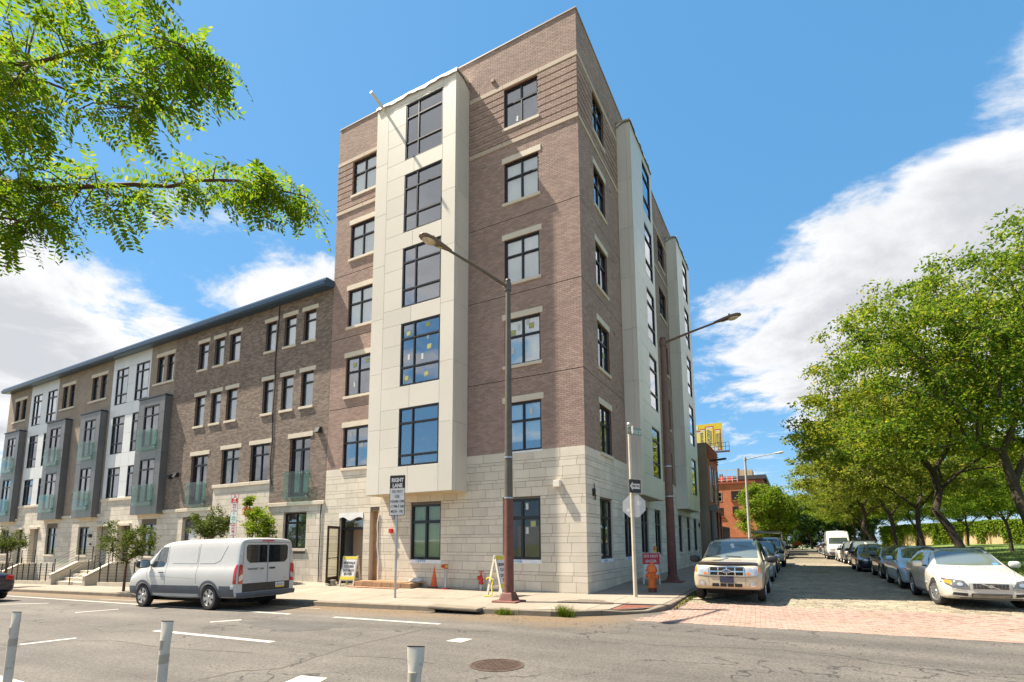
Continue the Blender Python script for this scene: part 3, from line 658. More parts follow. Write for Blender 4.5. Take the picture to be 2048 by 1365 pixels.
def window(fac, parent, u0, u1, z0, z1, vs=(.5,), hs=(.62,), recess=.11, blind=None, stick=(), sill=True, lintel=None, pane=None, fr=.055, mull=.05, blind_h=1.0, name='window', low=None, sd=None, lz=.22):
    """vs/hs fractions of mullions; panes, blind, stickers are its parts"""
    m = MB(); d1 = -recess+.05; d0 = -recess-.03; B = lambda a, b, c, e, p=d0, q=d1: fac.box(m, a, b, p, q, c, e)
    B(u0, u0+fr, z0, z1); B(u1-fr, u1, z0, z1); B(u0+fr, u1-fr, z0, z0+fr); B(u0+fr, u1-fr, z1-fr, z1)
    w_, h_ = u1-u0, z1-z0; ue = [u0+fr]+[u0+w_*v for v in vs]+[u1-fr]; ze = [z0+fr]+[z0+h_*v for v in hs]+[z1-fr]
    for v in vs: B(u0+w_*v-mull/2, u0+w_*v+mull/2, z0+fr, z1-fr, d0, d1-.004)
    for v in hs: B(u0+fr, u1-fr, z0+h_*v-mull/2, z0+h_*v+mull/2, d0, d1-.002)
    # glazing beads: thinner inner frame of each light
    for i in range(len(ue)-1):
        for j in range(len(ze)-1):
            a = ue[i]+(mull/2 if i else 0); b = ue[i+1]-(mull/2 if i < len(ue)-2 else 0); c = ze[j]+(mull/2 if j else 0); e = ze[j+1]-(mull/2 if j < len(ze)-2 else 0); t = .018
            B(a, a+t, c, e, d0+.01, d1-.02); B(b-t, b, c, e, d0+.01, d1-.02); B(a+t, b-t, c, c+t, d0+.01, d1-.02); B(a+t, b-t, e-t, e, d0+.01, d1-.02)
    wo = m.build(name, FRAME, parent)
    for i in range(len(ue)-1):
        for j in range(len(ze)-1):
            a, b, c, e = ue[i]+.005, ue[i+1]-.005, ze[j]+.005, ze[j+1]-.005
            q = MB(); tl = random.uniform(-.004, .004); tk = random.uniform(-.003, .003)
            p = [fac.P(a, -recess+tl, c), fac.P(b, -recess+tk, c), fac.P(b, -recess-tl, e), fac.P(a, -recess-tk, e)]
            q.add(p+[v+(fac.P(0, -.008, 0)-fac.P(0, 0, 0)) for v in p], [(0, 1, 2, 3), (7, 6, 5, 4), (0, 4, 5, 1), (1, 5, 6, 2), (2, 6, 7, 3), (3, 7, 4, 0)])
            q.build('pane', pane or PANE, wo)
    if blind:
        q = MB(); n = 14 if blind is not BLINDW else 2; zb = z1-.03-(h_-.06)*blind_h
        for i in range(n):
            a = u0+.03+(w_-.06)*i/n; b = u0+.03+(w_-.06)*(i+1)/n; bd = -recess-.06; da = bd+(.012 if i % 2 else 0); db = bd+(.012 if (i+1) % 2 else 0)
            q.add([fac.P(a, da, zb), fac.P(b, db, zb), fac.P(b, db, z1-.03), fac.P(a, da, z1-.03)], [(0, 1, 2, 3)])
        q.build('blind', blind, wo)
    for (su, sz, kind) in stick:
        q = MB(); U = u0+w_*su; Z = z0+h_*sz
        if kind == 'y':
            for a, b, mm in ((.085, .10, 0),): q.box(0, 0, 0, 0, 0, 0) if False else None
            pts = [(.085*math.cos(2*math.pi*i/16), .085*math.sin(2*math.pi*i/16)) for i in range(16)]
            q.prism(pts, lambda a, b, d: fac.P(U+a, d, Z+b), -recess+.008, -recess+.011); q.build('sticker', STY, wo)
            q = MB(); fac.box(q, U-.10, U+.10, -recess+.0055, -recess+.0075, Z-.10, Z+.10); q.build('sticker', mat('sticker_pale', (.30, .33, .27), .6), wo)
        else:
            fac.box(q, U-.05, U+.05, -recess+.006, -recess+.009, Z-.11, Z+.11); q.build('sticker', STW, wo)
    if sill:
        q = MB(); fac.box(q, u0-.07, u1+.07, -.1, .055, z0-.115, z0-.003); q.build('sill', TRIM, wo, bevel=.008)
    if lintel:
        q = MB(); fac.box(q, u0-lintel, u1+lintel, -.1, .02, z1+.003, z1+lz); q.build('lintel', TRIM, wo, bevel=.006)
    return wo
def stone_field(fac, parent, u0, u1, z0, z1, holes, courses, nmax, lens, name='stone_block', mt=None, stuff=None, zf=None, seed=1):
    """courses: repeating heights from the top down. Adds blocks as parts (nearest nmax) and the rest as one mesh."""
    rr = random.Random(seed); cells = []; z = z1; k = 0
    while z > z0+.02:
        h = courses[k % len(courses)]; a = max(z0, z-h); zc = (a+z)/2
        iv = [(u0, u1)]
        for H in holes:
            if H[2] < z-.01 and H[3] > a+.01:
                nv = []
                for p, q in iv:
                    if H[1] <= p or H[0] >= q: nv.append((p, q)); continue
                    if H[0] > p: nv.append((p, H[0]))
                    if H[1] < q: nv.append((H[1], q))
                iv = nv
        for p, q in iv:
            ln = lens[k % len(lens)]; x = u0+((k*.37) % 1)*ln-ln
            # running bond snapped so that no sliver remains
            xs = [p]
            while x < q:
                if p+.12 < x < q-.12: xs.append(x)
                x += ln
            xs.append(q)
            for l_, r_ in zip(xs, xs[1:]): cells.append((l_, r_, a, z))
        z = a; k += 1
    g_ = .005
    cells = sorted(cells, key=lambda c: (fac.P((c[0]+c[1])/2, 0, (c[2]+c[3])/2)-CO).length)
    for c in cells[:nmax]: fac.piece(name, round(c[0]+g_, 3), round(c[1]-g_, 3), -.05, rr.choice((0, .0006, .001)), round(c[2]+g_, 3), round(c[3]-g_, 3), mt or STONE, parent, .0025)
    if cells[nmax:]: bricks_mesh(fac, [(c[0]+g_, c[1]-g_, c[2]+g_, c[3]-g_) for c in cells[nmax:]], name, mt or STONE, parent, -.05, .002)
# ================================================================== corner apartment building
AB = thing('apartment_building', 'six storey brown brick corner apartment building with pale stone base and greige bay columns', 'building', (0, 0, 0))
FS = Fac((0, 0, 0), 'S'); FE = Fac((0, 0, 0), 'E')
BR = mat('brick_taupe', (.345, .240, .195), .85, var=.13, vscale=.45, island=.16, bump=.35, bscale=120)
MORT = mat('mortar_taupe', (.46, .36, .295), .95, var=.08)
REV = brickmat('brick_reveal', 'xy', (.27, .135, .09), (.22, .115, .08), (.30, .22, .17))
PANEL = mat('cladding_panel', (.67, .615, .515), .33, var=.04, vscale=.5, island=.05, spec=.4, dirt=((.46, .41, .33), 1.4, .64, 1.05))
SEAM = mat('panel_seam', (.06, .055, .05), .9)
ROWS = [(17.14, 18.80), (14.11, 15.72), (10.98, 12.66), (7.90, 9.61), (4.83, 6.55)]
XL, YE, ZT = -11.65, 22.4, 20.74
ST = 4.815
hs_S = []; hs_E = []
for a, b in ROWS:
    hs_S += [(-2.93, -1.53, a, b), (-10.72, -9.33, a, b)]; hs_E += [(1.55, 2.82, a, b), (12.1, 13.75, a, b)]
bayS = (-8.36, -4.60, 3.70, 19.40); bayE1 = (4.75, 8.20, 3.75, 19.4); bayE2 = (14.5, 18.4, 3.75, 19.4)
hs_S.append(bayS); hs_E += [bayE1, bayE2]
gS = [(-7.03, -5.63, 1.12, 3.17), (-3.02, -1.60, 1.17, 3.20)]
doorS = [(-10.76, -9.43, -.3, 2.92), (-9.08, -8.60, -.3, 3.0)]
gE = [(1.32, 2.66, 1.17, 3.22), (4.15, 5.3, 1.17, 3.22), (6.6, 7.85, 1.17, 3.22), (9.1, 10.35, 1.17, 3.22), (14.7, 15.75, 1.17, 3.22), (17.3, 18.35, 1.17, 3.22), (19.7, 20.95, 1.17, 3.22)]
allS = hs_S+gS+doorS; allE = hs_E+gE
rv = []; wm = MB(); wm2 = MB()
wall_mesh(FS, XL, -.01, ST, ZT-.02, allS, -.012, .3, wm, rv); wall_mesh(FE, .01, YE, ST, ZT-.02, allE, -.012, .3, wm2, rv)
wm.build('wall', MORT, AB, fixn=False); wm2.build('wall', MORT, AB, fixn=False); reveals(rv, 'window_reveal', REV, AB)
sm = MB(); srv = []
wall_mesh(FS, XL, -.01, -.4, ST, allS, -.03, .3, sm, srv); wall_mesh(FE, .01, YE, -.4, ST, allE, -.03, .3, sm, srv)
SB = sm.build('stone_base', mat('stone_joint', (.16, .13, .10), .95), AB, fixn=False); reveals(srv, 'stone_reveal', STONE, AB)
# unseen sides, roof, parapet cap
m = MB(); m.add([(XL, 0, -.5), (XL, 14, -.5), (XL, 14, ZT-.02), (XL, 0, ZT-.02)], [(0, 1, 2, 3)]); m.add([(0, YE, -.5), (XL, YE, -.5), (XL, YE, ZT-.02), (0, YE, ZT-.02)], [(0, 1, 2, 3)])
m.add([(XL, 14, -.5), (XL, YE, -.5), (XL, YE, ZT-.02), (XL, 14, ZT-.02)], [(0, 1, 2, 3)])
m.build('rear_wall', brickmat('brick_plain', 'xy', (.335, .215, .165), (.3, .19, .15), (.36, .26, .21)), AB)
m = MB(); m.box(XL+.02, -.32, .32, YE-.3, 19.7, 19.9); m.build('roof', mat('roof_membrane', (.3, .3, .3), .9), AB)
m = MB(); m.box(XL, .03, -.03, .3, ZT-.02, ZT+.03); m.box(-.3, .03, .301, YE, ZT-.02, ZT+.03); m.build('parapet_cap', mat('cap_metal', (.32, .25, .21), .5), AB)
# inside: ceilings and back wall seen through the glass
CEI = mat('ceiling_white', (.8, .78, .73), .9); INT = mat('interior_wall', (.52, .52, .49), .9, var=.1)
m = MB()
for z in (4.55, 7.62, 10.7, 13.76, 16.83, 19.4):
    m.box(XL+.3, -.35, .35, 3.2, z-.25, z); m.box(-3.2, -.35, 3.3, YE-.3, z-.25, z)
    if z > 4.6:
        m.box(-8.3, -4.7, -.8, .34, z-.25, z); m.box(-.34, .5, 4.8, 8.1, z-.25, z); m.box(-.34, .5, 14.6, 18.3, z-.25, z)
m.build('ceiling', CEI, AB)
m = MB(); m.box(XL+.3, -3.25, 3.2, 3.3, -.4, 19.5); m.box(-3.3, -3.2, 3.31, YE-.3, -.4, 19.5); m.box(XL+.02, XL+.3, .3, 3.2, -.4, 19.5); m.box(XL+.3, -.3, .3, 3.2, -.3, .12); m.box(-3.2, -.3, 3.3, YE-.3, -.3, .12)
for X in (-9.15, -4.45, -3.25): m.box(X-.05, X+.05, .31, 3.2, .12, 19.5)
for Y in (3.3, 8.4, 11.6, 14.3, 18.6): m.box(-3.2, -.31, Y-.05, Y+.05, .12, 19.5)
m.build('interior_wall', INT, AB)
# --- brickwork
cS = []; cE = []
def zone(z0, z1, off=0):
    global cS, cE
    cS += brick_cells(XL, -.0, z0, z1, hs_S+[(-8.47, -4.48, 3.6, 19.6)], off=off); cE += brick_cells(0.022, YE, z0, z1, hs_E+[(4.63, 8.32, 3.6, 19.6), (14.38, 18.52, 3.6, 19.6)], off=off)
BANDM = mat('band_stone', (.50, .40, .31), .8, var=.08, vscale=2, island=.08)
B2, B1 = (16.42, 16.58), (18.83, 19.0)
zone(ST, 7.388); zone(7.412, 10.52, 1); zone(10.545, 13.43); zone(13.455, B2[0], 1); zone(B1[1], ZT-.03)
bricks_mesh(FS, cS, 'brick', BR, AB, -.02, 0, 300); bricks_mesh(FE, cE, 'brick', BR, AB, -.02, 0, 0)
JD = mat('joint_sealant', (.07, .05, .04), .9)
for z in (7.40, 10.5325, 13.4425):
    for fac, segs in ((FS, ((XL, -8.46), (-4.49, 0.0))), (FE, ((.02, 4.64), (8.31, 14.39), (18.51, YE)))):
        for a, b in segs: m = MB(); fac.box(m, a, b, -.02, -.004, z-.0125, z+.0125); m.build('control_joint', JD, AB)
# ribbed courses between the two bands
cS = []; cE = []; zone(B2[1], B1[0])
bh = (B1[0]-B2[1])/round((B1[0]-B2[1])/.0677)
def rib(C):
    k = np.round((C[:, 2]-B2[1])/bh).astype(int) % 4
    return np.where(k == 0, -.016, .024)
bricks_mesh(FS, cS, 'ribbed_brick', BR, AB, -.02, 0, 0, rib); bricks_mesh(FE, cE, 'ribbed_brick', BR, AB, -.02, 0, 0, rib)
for (a, b) in (B1, B2):
    for fac, segs, hs in ((FS, ((XL, -8.47), (-4.48, .035)), 0), (FE, ((.036, 4.63), (8.32, 14.38), (18.52, YE)), 0)):
        for s0, s1 in segs:
            n = max(1, int((s1-s0)/1.2))
            for i in range(n): fac.piece('band_stone', s0+(s1-s0)*i/n+.003, s0+(s1-s0)*(i+1)/n-.003, -.02, .035, a, b, BANDM, AB, .006)
# --- stone base
COURSE = [.315, .105, .205, .105, .31, .205]
COURSE = [.315]+[.105, .205, .31]*20
LEN = [.98]+[.62, .64, .60]*20
def base_z(z0): return z0
stone_field(FS, SB, XL, .0, -.05, ST, allS+[(-8.36, -4.6, 3.7, 19)], COURSE, 250, LEN)
stone_field(FE, SB, 0.052, YE, .05, ST, allE, COURSE, 50, LEN, seed=2)
# --- windows
ST4 = [(.22, .80, 'y'), (.75, .86, 'y'), (.45, .75, 'w')]
bl = [None, BLIND, BLIND, BLIND, None]
for i, (a, b) in enumerate(ROWS):
    lint = None if i == 0 else .1
    stk = [[(.35, .2, 'w')], [], [], [(.2, .72, 'y'), (.72, .8, 'y'), (.36, .82, 'w'), (.62, .9, 'w'), (.2, .33, 'w')], [(.7, .8, 'w')]][i]
    window(FS, AB, -2.93, -1.53, a, b, blind=(BLIND if i else None), stick=stk, lintel=lint, sill=(i < 4), blind_h=(1 if i < 4 else .8))
    stk = [[], [], [], [(.3, .8, 'y'), (.8, .85, 'y'), (.3, .3, 'w')], [(.25, .82, 'w'), (.7, .55, 'w')]][i]
    window(FS, AB, -10.72, -9.33, a, b, blind=(BLIND if i in (0, 1, 2) else None), stick=stk, lintel=lint, sill=True)
    stk = [[], [], [], [(.7, .8, 'y'), (.7, .4, 'y')], []][i]
    window(FE, AB, 1.55, 2.82, a, b, blind=(CURT if i != 0 else BLINDW), stick=stk, lintel=lint, sill=True)
    window(FE, AB, 12.1, 13.75, a, b, blind=CURT, lintel=None, sill=True, lz=.2)
    if i == 4:
        q = MB(); FS.box(q, -2.96, -1.5, -.1, .01, a-.07, a-.004); q.build('flashing', FOAM, AB)
for k, (a, b, c, e) in enumerate(gS):
    window(FS, AB, a, b, c, e, hs=(.68,), fr=.07, mull=.075, blind=(BLINDG if k == 0 else None), blind_h=(.97), sill=False, stick=([] if k == 0 else [(.62, .87, 'w'), (.78, .58, 'y'), (.62, .47, 'w')]), pane=glassmat('ground_glass', (.82, .86, .83), .17))
    q = MB(); FS.box(q, a-.02, b+.03, -.06, .006, c-.13, c-.004); wr = q.build('house_wrap', FOAM, AB)
    text('lettering', 'Tyvek', .19, TYB, wr, (a+.5, -.009, c-.035-(.02 if k else .0)), (R_(90), 0, 0), 1.1, .001)
    # cut the lower half of the letters with the next stone course
    if k == 1:
        q = MB(); FS.box(q, -2.9, -1.7, -.9, -.86, 1.2, 2.3); q.build('plywood_stack', mat('plywood', (.42, .26, .13), .8, var=.15, vscale=2), AB)
for k, (a, b, c, e) in enumerate(gE):
    window(FE, AB, a, b, c, e, hs=(.68,), fr=.065, mull=.06, blind=(CURT if k in (0, 1, 3) else BLIND if k > 3 else None), sill=(k > 3), pane=PANED)
    if k < 4:
        q = MB(); FE.box(q, a, b-.1*k, -.06, .007, c-.11, c-.004); wr = q.build('house_wrap', FOAM, AB)
        text('lettering', 'Tyvek', .15, TYB, wr, (.009, a+.42, c-.05), (R_(90), 0, R_(90)), 1.1, .001)
# --- bay columns
def bay(fac, u0, u1, z0, z1, dep, split, wins, nm='bay'):
    """split = (left strip, panel column edge, window right edge); wins list of (z0,z1)"""
    s1, s2, s3 = split; m = MB(); th = .03; d = dep-th
    holes = [(s2, s3, a, b) for a, b in wins]
    wall_mesh(fac, u0+th, u1-th, z0+th, z1, holes, d, .0, m)
    for h in holes: pass
    m.add([fac.P(u0+th, 0, z0), fac.P(u0+th, d, z0+th), fac.P(u0+th, d, z1), fac.P(u0+th, 0, z1)], [(0, 1, 2, 3)]); m.add([fac.P(u1-th, 0, z0), fac.P(u1-th, d, z0+th), fac.P(u1-th, d, z1), fac.P(u1-th, 0, z1)], [(0, 1, 2, 3)])
    m.add([fac.P(u0+th, -.3, z1-.02), fac.P(u1-th, -.3, z1-.02), fac.P(u1-th, d, z1-.02), fac.P(u0+th, d, z1-.02)], [(0, 1, 2, 3)])
    core = m.build(nm, SEAM, AB, fixn=False); g = .0045
    PN = lambda a, b, c, e: fac.piece('panel', a+g, b-g, d-.002, dep, c+g, e-g, PANEL, core, .003) if b-a > .03 and e-c > .03 else None
    sz = [z0]+[zz for zz in (5.97, 8.18, 10.38, 12.59, 14.8, 17.0) if z0+.5 < zz < z1]+[z1]
    for a, b in zip(sz, sz[1:]):
        PN(u0, s1, a, b); PN(s3, u1, a, b)
        # side cheeks
        for uu, sg in ((u0, 1), (u1, -1)):
            for da, db in ((0.0, dep-.2), (dep-.2, dep-.032)):
                q = MB(); lo, hi = (uu, uu+th) if sg > 0 else (uu-th, uu); fac.box(q, lo, hi, da+.003, db-.003, a+g, b-g); q.build('panel', PANEL, core)
    e = sorted(wins); mid = (s1+s3)/2
    prev = z0
    for a, b in e:
        PN(s1, mid, prev, a); PN(mid, s3, prev, a)
        for i in range(3): PN(s1, s2, a+(b-a)*i/3, a+(b-a)*(i+1)/3)
        prev = b
    PN(s1, mid, prev, z1-.36); PN(mid, s3, prev, z1-.36); PN(s1, s3, z1-.36, z1)
    q = MB(); fac.box(q, u0+.01, u1-.01, .0, dep-.01, z0-.012, z0+.02); q.build('soffit', mat('soffit_warm', (.60, .50, .33), .6), core)
    return core
WB = [(4.5, 6.68), (7.52, 9.98), (10.62, 13.04), (13.69, 16.14), (16.76, 19.2)]
bc = bay(FS, -8.45, -4.50, 3.52, 19.66, .92, (-7.83, -6.92, -5.10), WB)
FB = Fac((0, -.92, 0), 'S')
for i, (a, b) in enumerate(WB):
    stk = [(.18, .83, 'y'), (.68, .9, 'y'), (.72, .55, 'y'), (.15, .12, 'y'), (.66, .14, 'y'), (.68, .72, 'w'), (.2, .45, 'w'), (.55, .42, 'w')] if i == 1 else []
    window(FB, AB, -6.92, -5.10, a, b, vs=(.345,), hs=((.185, .735) if i == 0 else (.29, .745)), recess=.06, blind=None, stick=stk, sill=False)
b1 = bay(FE, 4.65, 8.30, 3.58, 19.66, .62, (5.1, 6.55, 7.95), [(a, b) for a, b in WB])
b2 = bay(FE, 14.40, 18.5, 3.58, 19.66, .62, (14.9, 16.2, 17.7), [(a, b) for a, b in WB])
FB2 = Fac((.62, 0, 0), 'E')
for a, b in WB:
    window(FB2, AB, 6.55, 7.95, a, b, vs=(), hs=(.29, .745), recess=.06, sill=False); window(FB2, AB, 16.2, 17.7, a, b, vs=(), hs=(.29, .745), recess=.06, sill=False)
# loose membrane over the bay tops
MEM = mat('membrane_white', (.74, .73, .68), .7, var=.1, vscale=5); MEMD = mat('membrane_edge', (.10, .08, .06), .8)
def flap(fac, u0, u1, dep, z, bc):
    m = MB(); e = MB(); n = 36; rr = random.Random(int(u0*10))
    P = []
    for i in range(n+1):
        u = u0-.05+(u1-u0+.1)*i/n; k = .022*math.sin(i*.5)+.012*math.sin(i*1.3+1)+rr.uniform(-.005, .005); P.append((u, k))
    for (u, k), (v, h) in zip(P, P[1:]):
        m.add([fac.P(u, 0, z+.16), fac.P(v, 0, z+.16), fac.P(v, dep+.02+h*.3, z+.05), fac.P(u, dep+.02+k*.3, z+.05), fac.P(u, dep+.05+k*.5, z-.10+k), fac.P(v, dep+.05+h*.5, z-.10+h)], [(0, 1, 2, 3), (3, 2, 5, 4)])
        e.add([fac.P(u, dep+.052+k*.5, z-.10+k), fac.P(v, dep+.052+h*.5, z-.10+h), fac.P(v, dep+.054+h*.5, z-.135+h), fac.P(u, dep+.054+k*.5, z-.135+k)], [(0, 1, 2, 3)])
    for uu, sg in ((u1, 1), (u0, -1)):   # side flap sagging to the wall
        for i in range(10):
            f = lambda t: (dep*(1-t)+.03, z-.02-.0*t+.10*math.sin(t*3)-.12*t)
            (d0, z0), (d1, z1) = f(i/10), f((i+1)/10)
            m.add([fac.P(uu+sg*.03, d0, z0), fac.P(uu+sg*.03, d1, z1), fac.P(uu-.05*sg, d1, z+.14), fac.P(uu-.05*sg, d0, z+.10)], [(0, 1, 2, 3)])
            e.add([fac.P(uu+sg*.035, d0, z0), fac.P(uu+sg*.035, d1, z1), fac.P(uu+sg*.036, d1, z1-.05), fac.P(uu+sg*.036, d0, z0-.05)], [(0, 1, 2, 3)])
    o = m.build('roof_membrane', MEM, bc); e.build('membrane_edge', MEMD, bc)
flap(FS, -8.45, -4.5, .92, 19.66, bc); flap(FE, 4.65, 8.3, .62, 19.66, b1); flap(FE, 14.4, 18.5, .62, 19.66, b2)
m = MB(); m.tube([(-8.05, -.85, 19.42), (-8.05, -1.75, 19.62)], .055, 12); m.build('scupper_pipe', mat('pvc_pale', (.62, .58, .46), .5), AB, smooth=True, angle=40)
# --- vents, lights and small fittings on the walls
VENT = mat('vent_taupe', (.28, .2, .165), .7)
def wallbox(nm, fac, u, z, wd, hh, dp, mt, parent=AB):
    m = MB(); fac.box(m, u-wd/2, u+wd/2, -.01, dp, z-hh/2, z+hh/2); return m.build(nm, mt, parent, bevel=.008)
for z in (19.12+.25, 15.95, 12.95, 9.9, 6.95):
    wallbox('vent_cap', FS, -3.85 if z < 19 else -3.4, z, .14, .12, .02 if z < 19 else .09, VENT)
    wallbox('vent_cap', FE, 3.55, z-.05, .13, .12, .03, VENT)
wallbox('vent_cap', FS, -4.1, 19.15, .12, .14, .01, VENT)
lt = wallbox('wall_light', FS, -.95, 3.62, .22, .22, .17, mat('lamp_white', (.74, .69, .6), .6)); 
BLK = mat('iron_black', (.015, .015, .016), .5)
def lantern(fac, u, z):
    m = MB(); fac.box(m, u-.045, u+.045, 0, .09, z-.12, z+.12); P = fac.P
    m.bar(P(u+.1, .03, z+.02), P(u+.1, .03, z+.3), .02, .02); m.bar(P(u+.02, .03, z+.06), P(u+.1, .03, z+.06), .02, .02); m.bar(P(u+.1, .05, z-.25), P(u+.1, .05, z+.02), .03, .03); m.bar(P(u+.1, .05, z-.1), P(u+.2, .05, z-.1), .02, .03)
    m.build('wall_lantern', BLK, AB)
lantern(FE, .62, 3.35); lantern(FE, 21.6, 2.9)
RED = mat('fire_red', (.55, .03, .02), .4, var=.1)
wallbox('fire_alarm', FS, -7.95, 2.2, .16, .17, .09, RED); wallbox('call_box', FS, -7.85, 2.75, .1, .2, .06, mat('steel_grey', (.35, .35, .36), .4, .6))
m = MB(); m.tube([FS.P(-7.72, .015, 2.62), FS.P(-7.6, .012, 2.3), FS.P(-7.72, .012, 1.7), FS.P(-7.66, .012, 1.35)], .008, 6); m.tube([FS.P(-7.80, .02, 1.32), FS.P(-7.7, .02, 1.36), FS.P(-7.64, .02, 1.48)], .012, 6); m.build('loose_cable', mat('cable_yellow', (.6, .5, .08), .6), AB)
# --- entrance: frame, open glass door, boarded recess
m = MB(); FS.box(m, -10.76, -10.70, -.28, -.1, .13, 2.92); FS.box(m, -9.49, -9.43, -.28, -.1, .13, 2.92); FS.box(m, -10.70, -9.49, -.28, -.1, 2.28, 2.36); m.build('door_frame', FRAME, AB)
q = MB(); FS.box(q, -10.7, -9.49, -.2, -.19, 2.36, 2.92); q.build('transom_pane', PANED, AB)
q = MB(); n = 20
for i in range(n):
    f = lambda t: 2.68+.05*math.sin(t*9)+.06*abs(math.sin(t*5+1))
    a, b = i/n, (i+1)/n; u, v = -10.78+1.34*a, -10.78+1.34*b
    q.add([FS.P(u, .02, f(a)), FS.P(v, .02, f(b)), FS.P(v, .015, 2.97), FS.P(u, .015, 2.97)], [(0, 1, 2, 3)])
q.build('plastic_sheet', MEM, AB)
q = MB(); q.box(-10.7, -9.5, .75, .8, .13, 2.9); q.build('lobby_wall', mat('lobby_brown', (.62, .42, .27), .8), AB)
q = MB(); q.box(-9.85, -9.65, .70, .748, .9, 1.2); q.build('lobby_panel', BLK, AB)
he = Vector((-10.72, -.02, 0)); ee = at(654, 1100, 1, -.92); dv = Vector((ee.x-he.x, ee.y-he.y, 0)); dl = dv.length; dv.normalize()
def leaf_bar(m, a, b, z0, z1, t=.045):
    p, q_ = he+dv*a, he+dv*b; nn = Vector((-dv.y, dv.x, 0))*t/2
    m.hexa([(p-nn).to_tuple()[:2]+(z0,), (q_-nn).to_tuple()[:2]+(z0,), (q_+nn).to_tuple()[:2]+(z0,), (p+nn).to_tuple()[:2]+(z0,), (p-nn).to_tuple()[:2]+(z1,), (q_-nn).to_tuple()[:2]+(z1,), (q_+nn).to_tuple()[:2]+(z1,), (p+nn).to_tuple()[:2]+(z1,)])
m = MB(); leaf_bar(m, 0, .08, .2, 2.42); leaf_bar(m, dl-.09, dl, .2, 2.42); leaf_bar(m, .08, dl-.09, .2, .42); leaf_bar(m, .08, dl-.09, 2.32, 2.42); leaf_bar(m, .08, dl-.09, 1.14, 1.17, .05)
dr = m.build('door_leaf', mat('door_bronze', (.05, .032, .022), .45), AB)
m = MB(); leaf_bar(m, .08, dl-.09, .42, 2.32, .012); m.build('pane', glassmat('door_glass', (.93, .93, .86), .2), dr)
PLY = mat('plywood_board', (.38, .22, .11), .85, var=.2, vscale=3)
q = MB(); FS.box(q, -9.08, -8.60, -.28, -.22, .13, 3.0); FS.box(q, -8.66, -8.6, -.22, .0, .13, 3.0); q.build('plywood_board', PLY, AB)
q = MB(); q.tube([FS.P(-8.60+.05*math.sin(z*2.2)+.02*math.sin(z*7), .02, z) for z in [.2+i*.14 for i in range(20)]], .025, 6); q.build('wrap_edge', MEM, AB)
# --- standing pipes by the wall belong to the building's fire system but stand apart: siamese and valve
m = MB(); zb = walk_z(-5.0, -.25); 
SP = thing('standpipe', 'grey standpipe with red twin hose inlet beside traffic cone at stone wall', 'standpipe', (-5.17, -.28, zb))
m.tube([(-5.17, -.28, zb), (-5.17, -.28, zb+.72)], .055, 14); m.build('pipe', mat('galvanised', (.45, .46, .47), .4, .7, var=.1), SP, smooth=True, angle=40)
m = MB(); m.lathe([(.16, zb+.0), (.16, zb+.03), (.06, zb+.035)], 16, (-5.17, -.28, 0)); m.build('base_flange', RED, SP)
m = MB(); m.tube([(-5.17, -.28, zb+.7), (-5.17, -.28, zb+.86)], .075, 14)
for s_ in (-1, 1): m.tube([(-5.17, -.28, zb+.79), (-5.17+s_*.1, -.40, zb+.79)], .055, 12)
m.build('hose_inlet', RED, SP, smooth=True, angle=40)
m = MB()
for s_ in (-1, 1): m.tube([(-5.17+s_*.1, -.40, zb+.79), (-5.17+s_*.118, -.42, zb+.79)], .06, 12)
m.build('inlet_cap', mat('brass', (.5, .35, .08), .35, .8), SP, smooth=True, angle=40)
vx, vy = -3.75, -.22; zb = walk_z(vx, vy)
SV = thing('valve_post', 'small red valve on short pipe by the stone wall, between cone and lamp post', 'valve', (vx, vy, zb))
m = MB(); m.tube([(vx, vy, zb), (vx, vy, zb+.2)], .055, 12); m.build('pipe', MATS['galvanised'], SP if False else SV, smooth=True, angle=40)
m = MB(); m.lathe([(.05, zb+.2), (.085, zb+.22), (.085, zb+.26), (.06, zb+.3), (.075, zb+.36), (.055, zb+.42), (.05, zb+.5), (.02, zb+.52), (.018, zb+.62)], 14, (vx, vy, 0)); m.tube([(vx, vy, zb+.42), (vx-.1, vy-.08, zb+.42)], [.06, .065], 12); m.build('valve_body', RED, SV, smooth=True, angle=40)
m = MB(); m.lathe([(.09, zb+.61), (.1, zb+.625), (.09, zb+.64)], 14, (vx, vy, 0)); m.build('hand_wheel', RED, SV)
# ================================================================== row of townhouses
TB = mat('brick_brown', (.235, .180, .143), .85, var=.12, vscale=.8, island=.30, bump=.35, bscale=120)
TM = mat('mortar_tan', (.42, .35, .26), .95, var=.06)
TBX = brickmat('brick_brown_far', 'x', (.28, .21, .165), (.19, .14, .11), (.46, .38, .28), .203, .0677, .010)
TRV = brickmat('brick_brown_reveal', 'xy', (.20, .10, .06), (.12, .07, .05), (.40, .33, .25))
NAVY = mat('cornice_navy', (.045, .095, .165), .28, .3, var=.06); NAVYD = mat('soffit_dark', (.02, .028, .042), .5)
WPAN = mat('panel_white', (.70, .70, .69), .4, var=.03, island=.04); GPAN = mat('panel_grey', (.15, .15, .15), .38, .2, var=.05, island=.06)
TST = mat('limestone_block', (.62, .555, .45), .85, var=.12, vscale=1.2, island=.10, bump=.3, bscale=60, dirt=((.33, .29, .22), 1.8, .58, .85))
BAL = glassmat('balustrade_glass', (.68, .86, .78), .17, k=1.)
FT = Fac((0, 0, 0), 'S')
ZC = 13.05
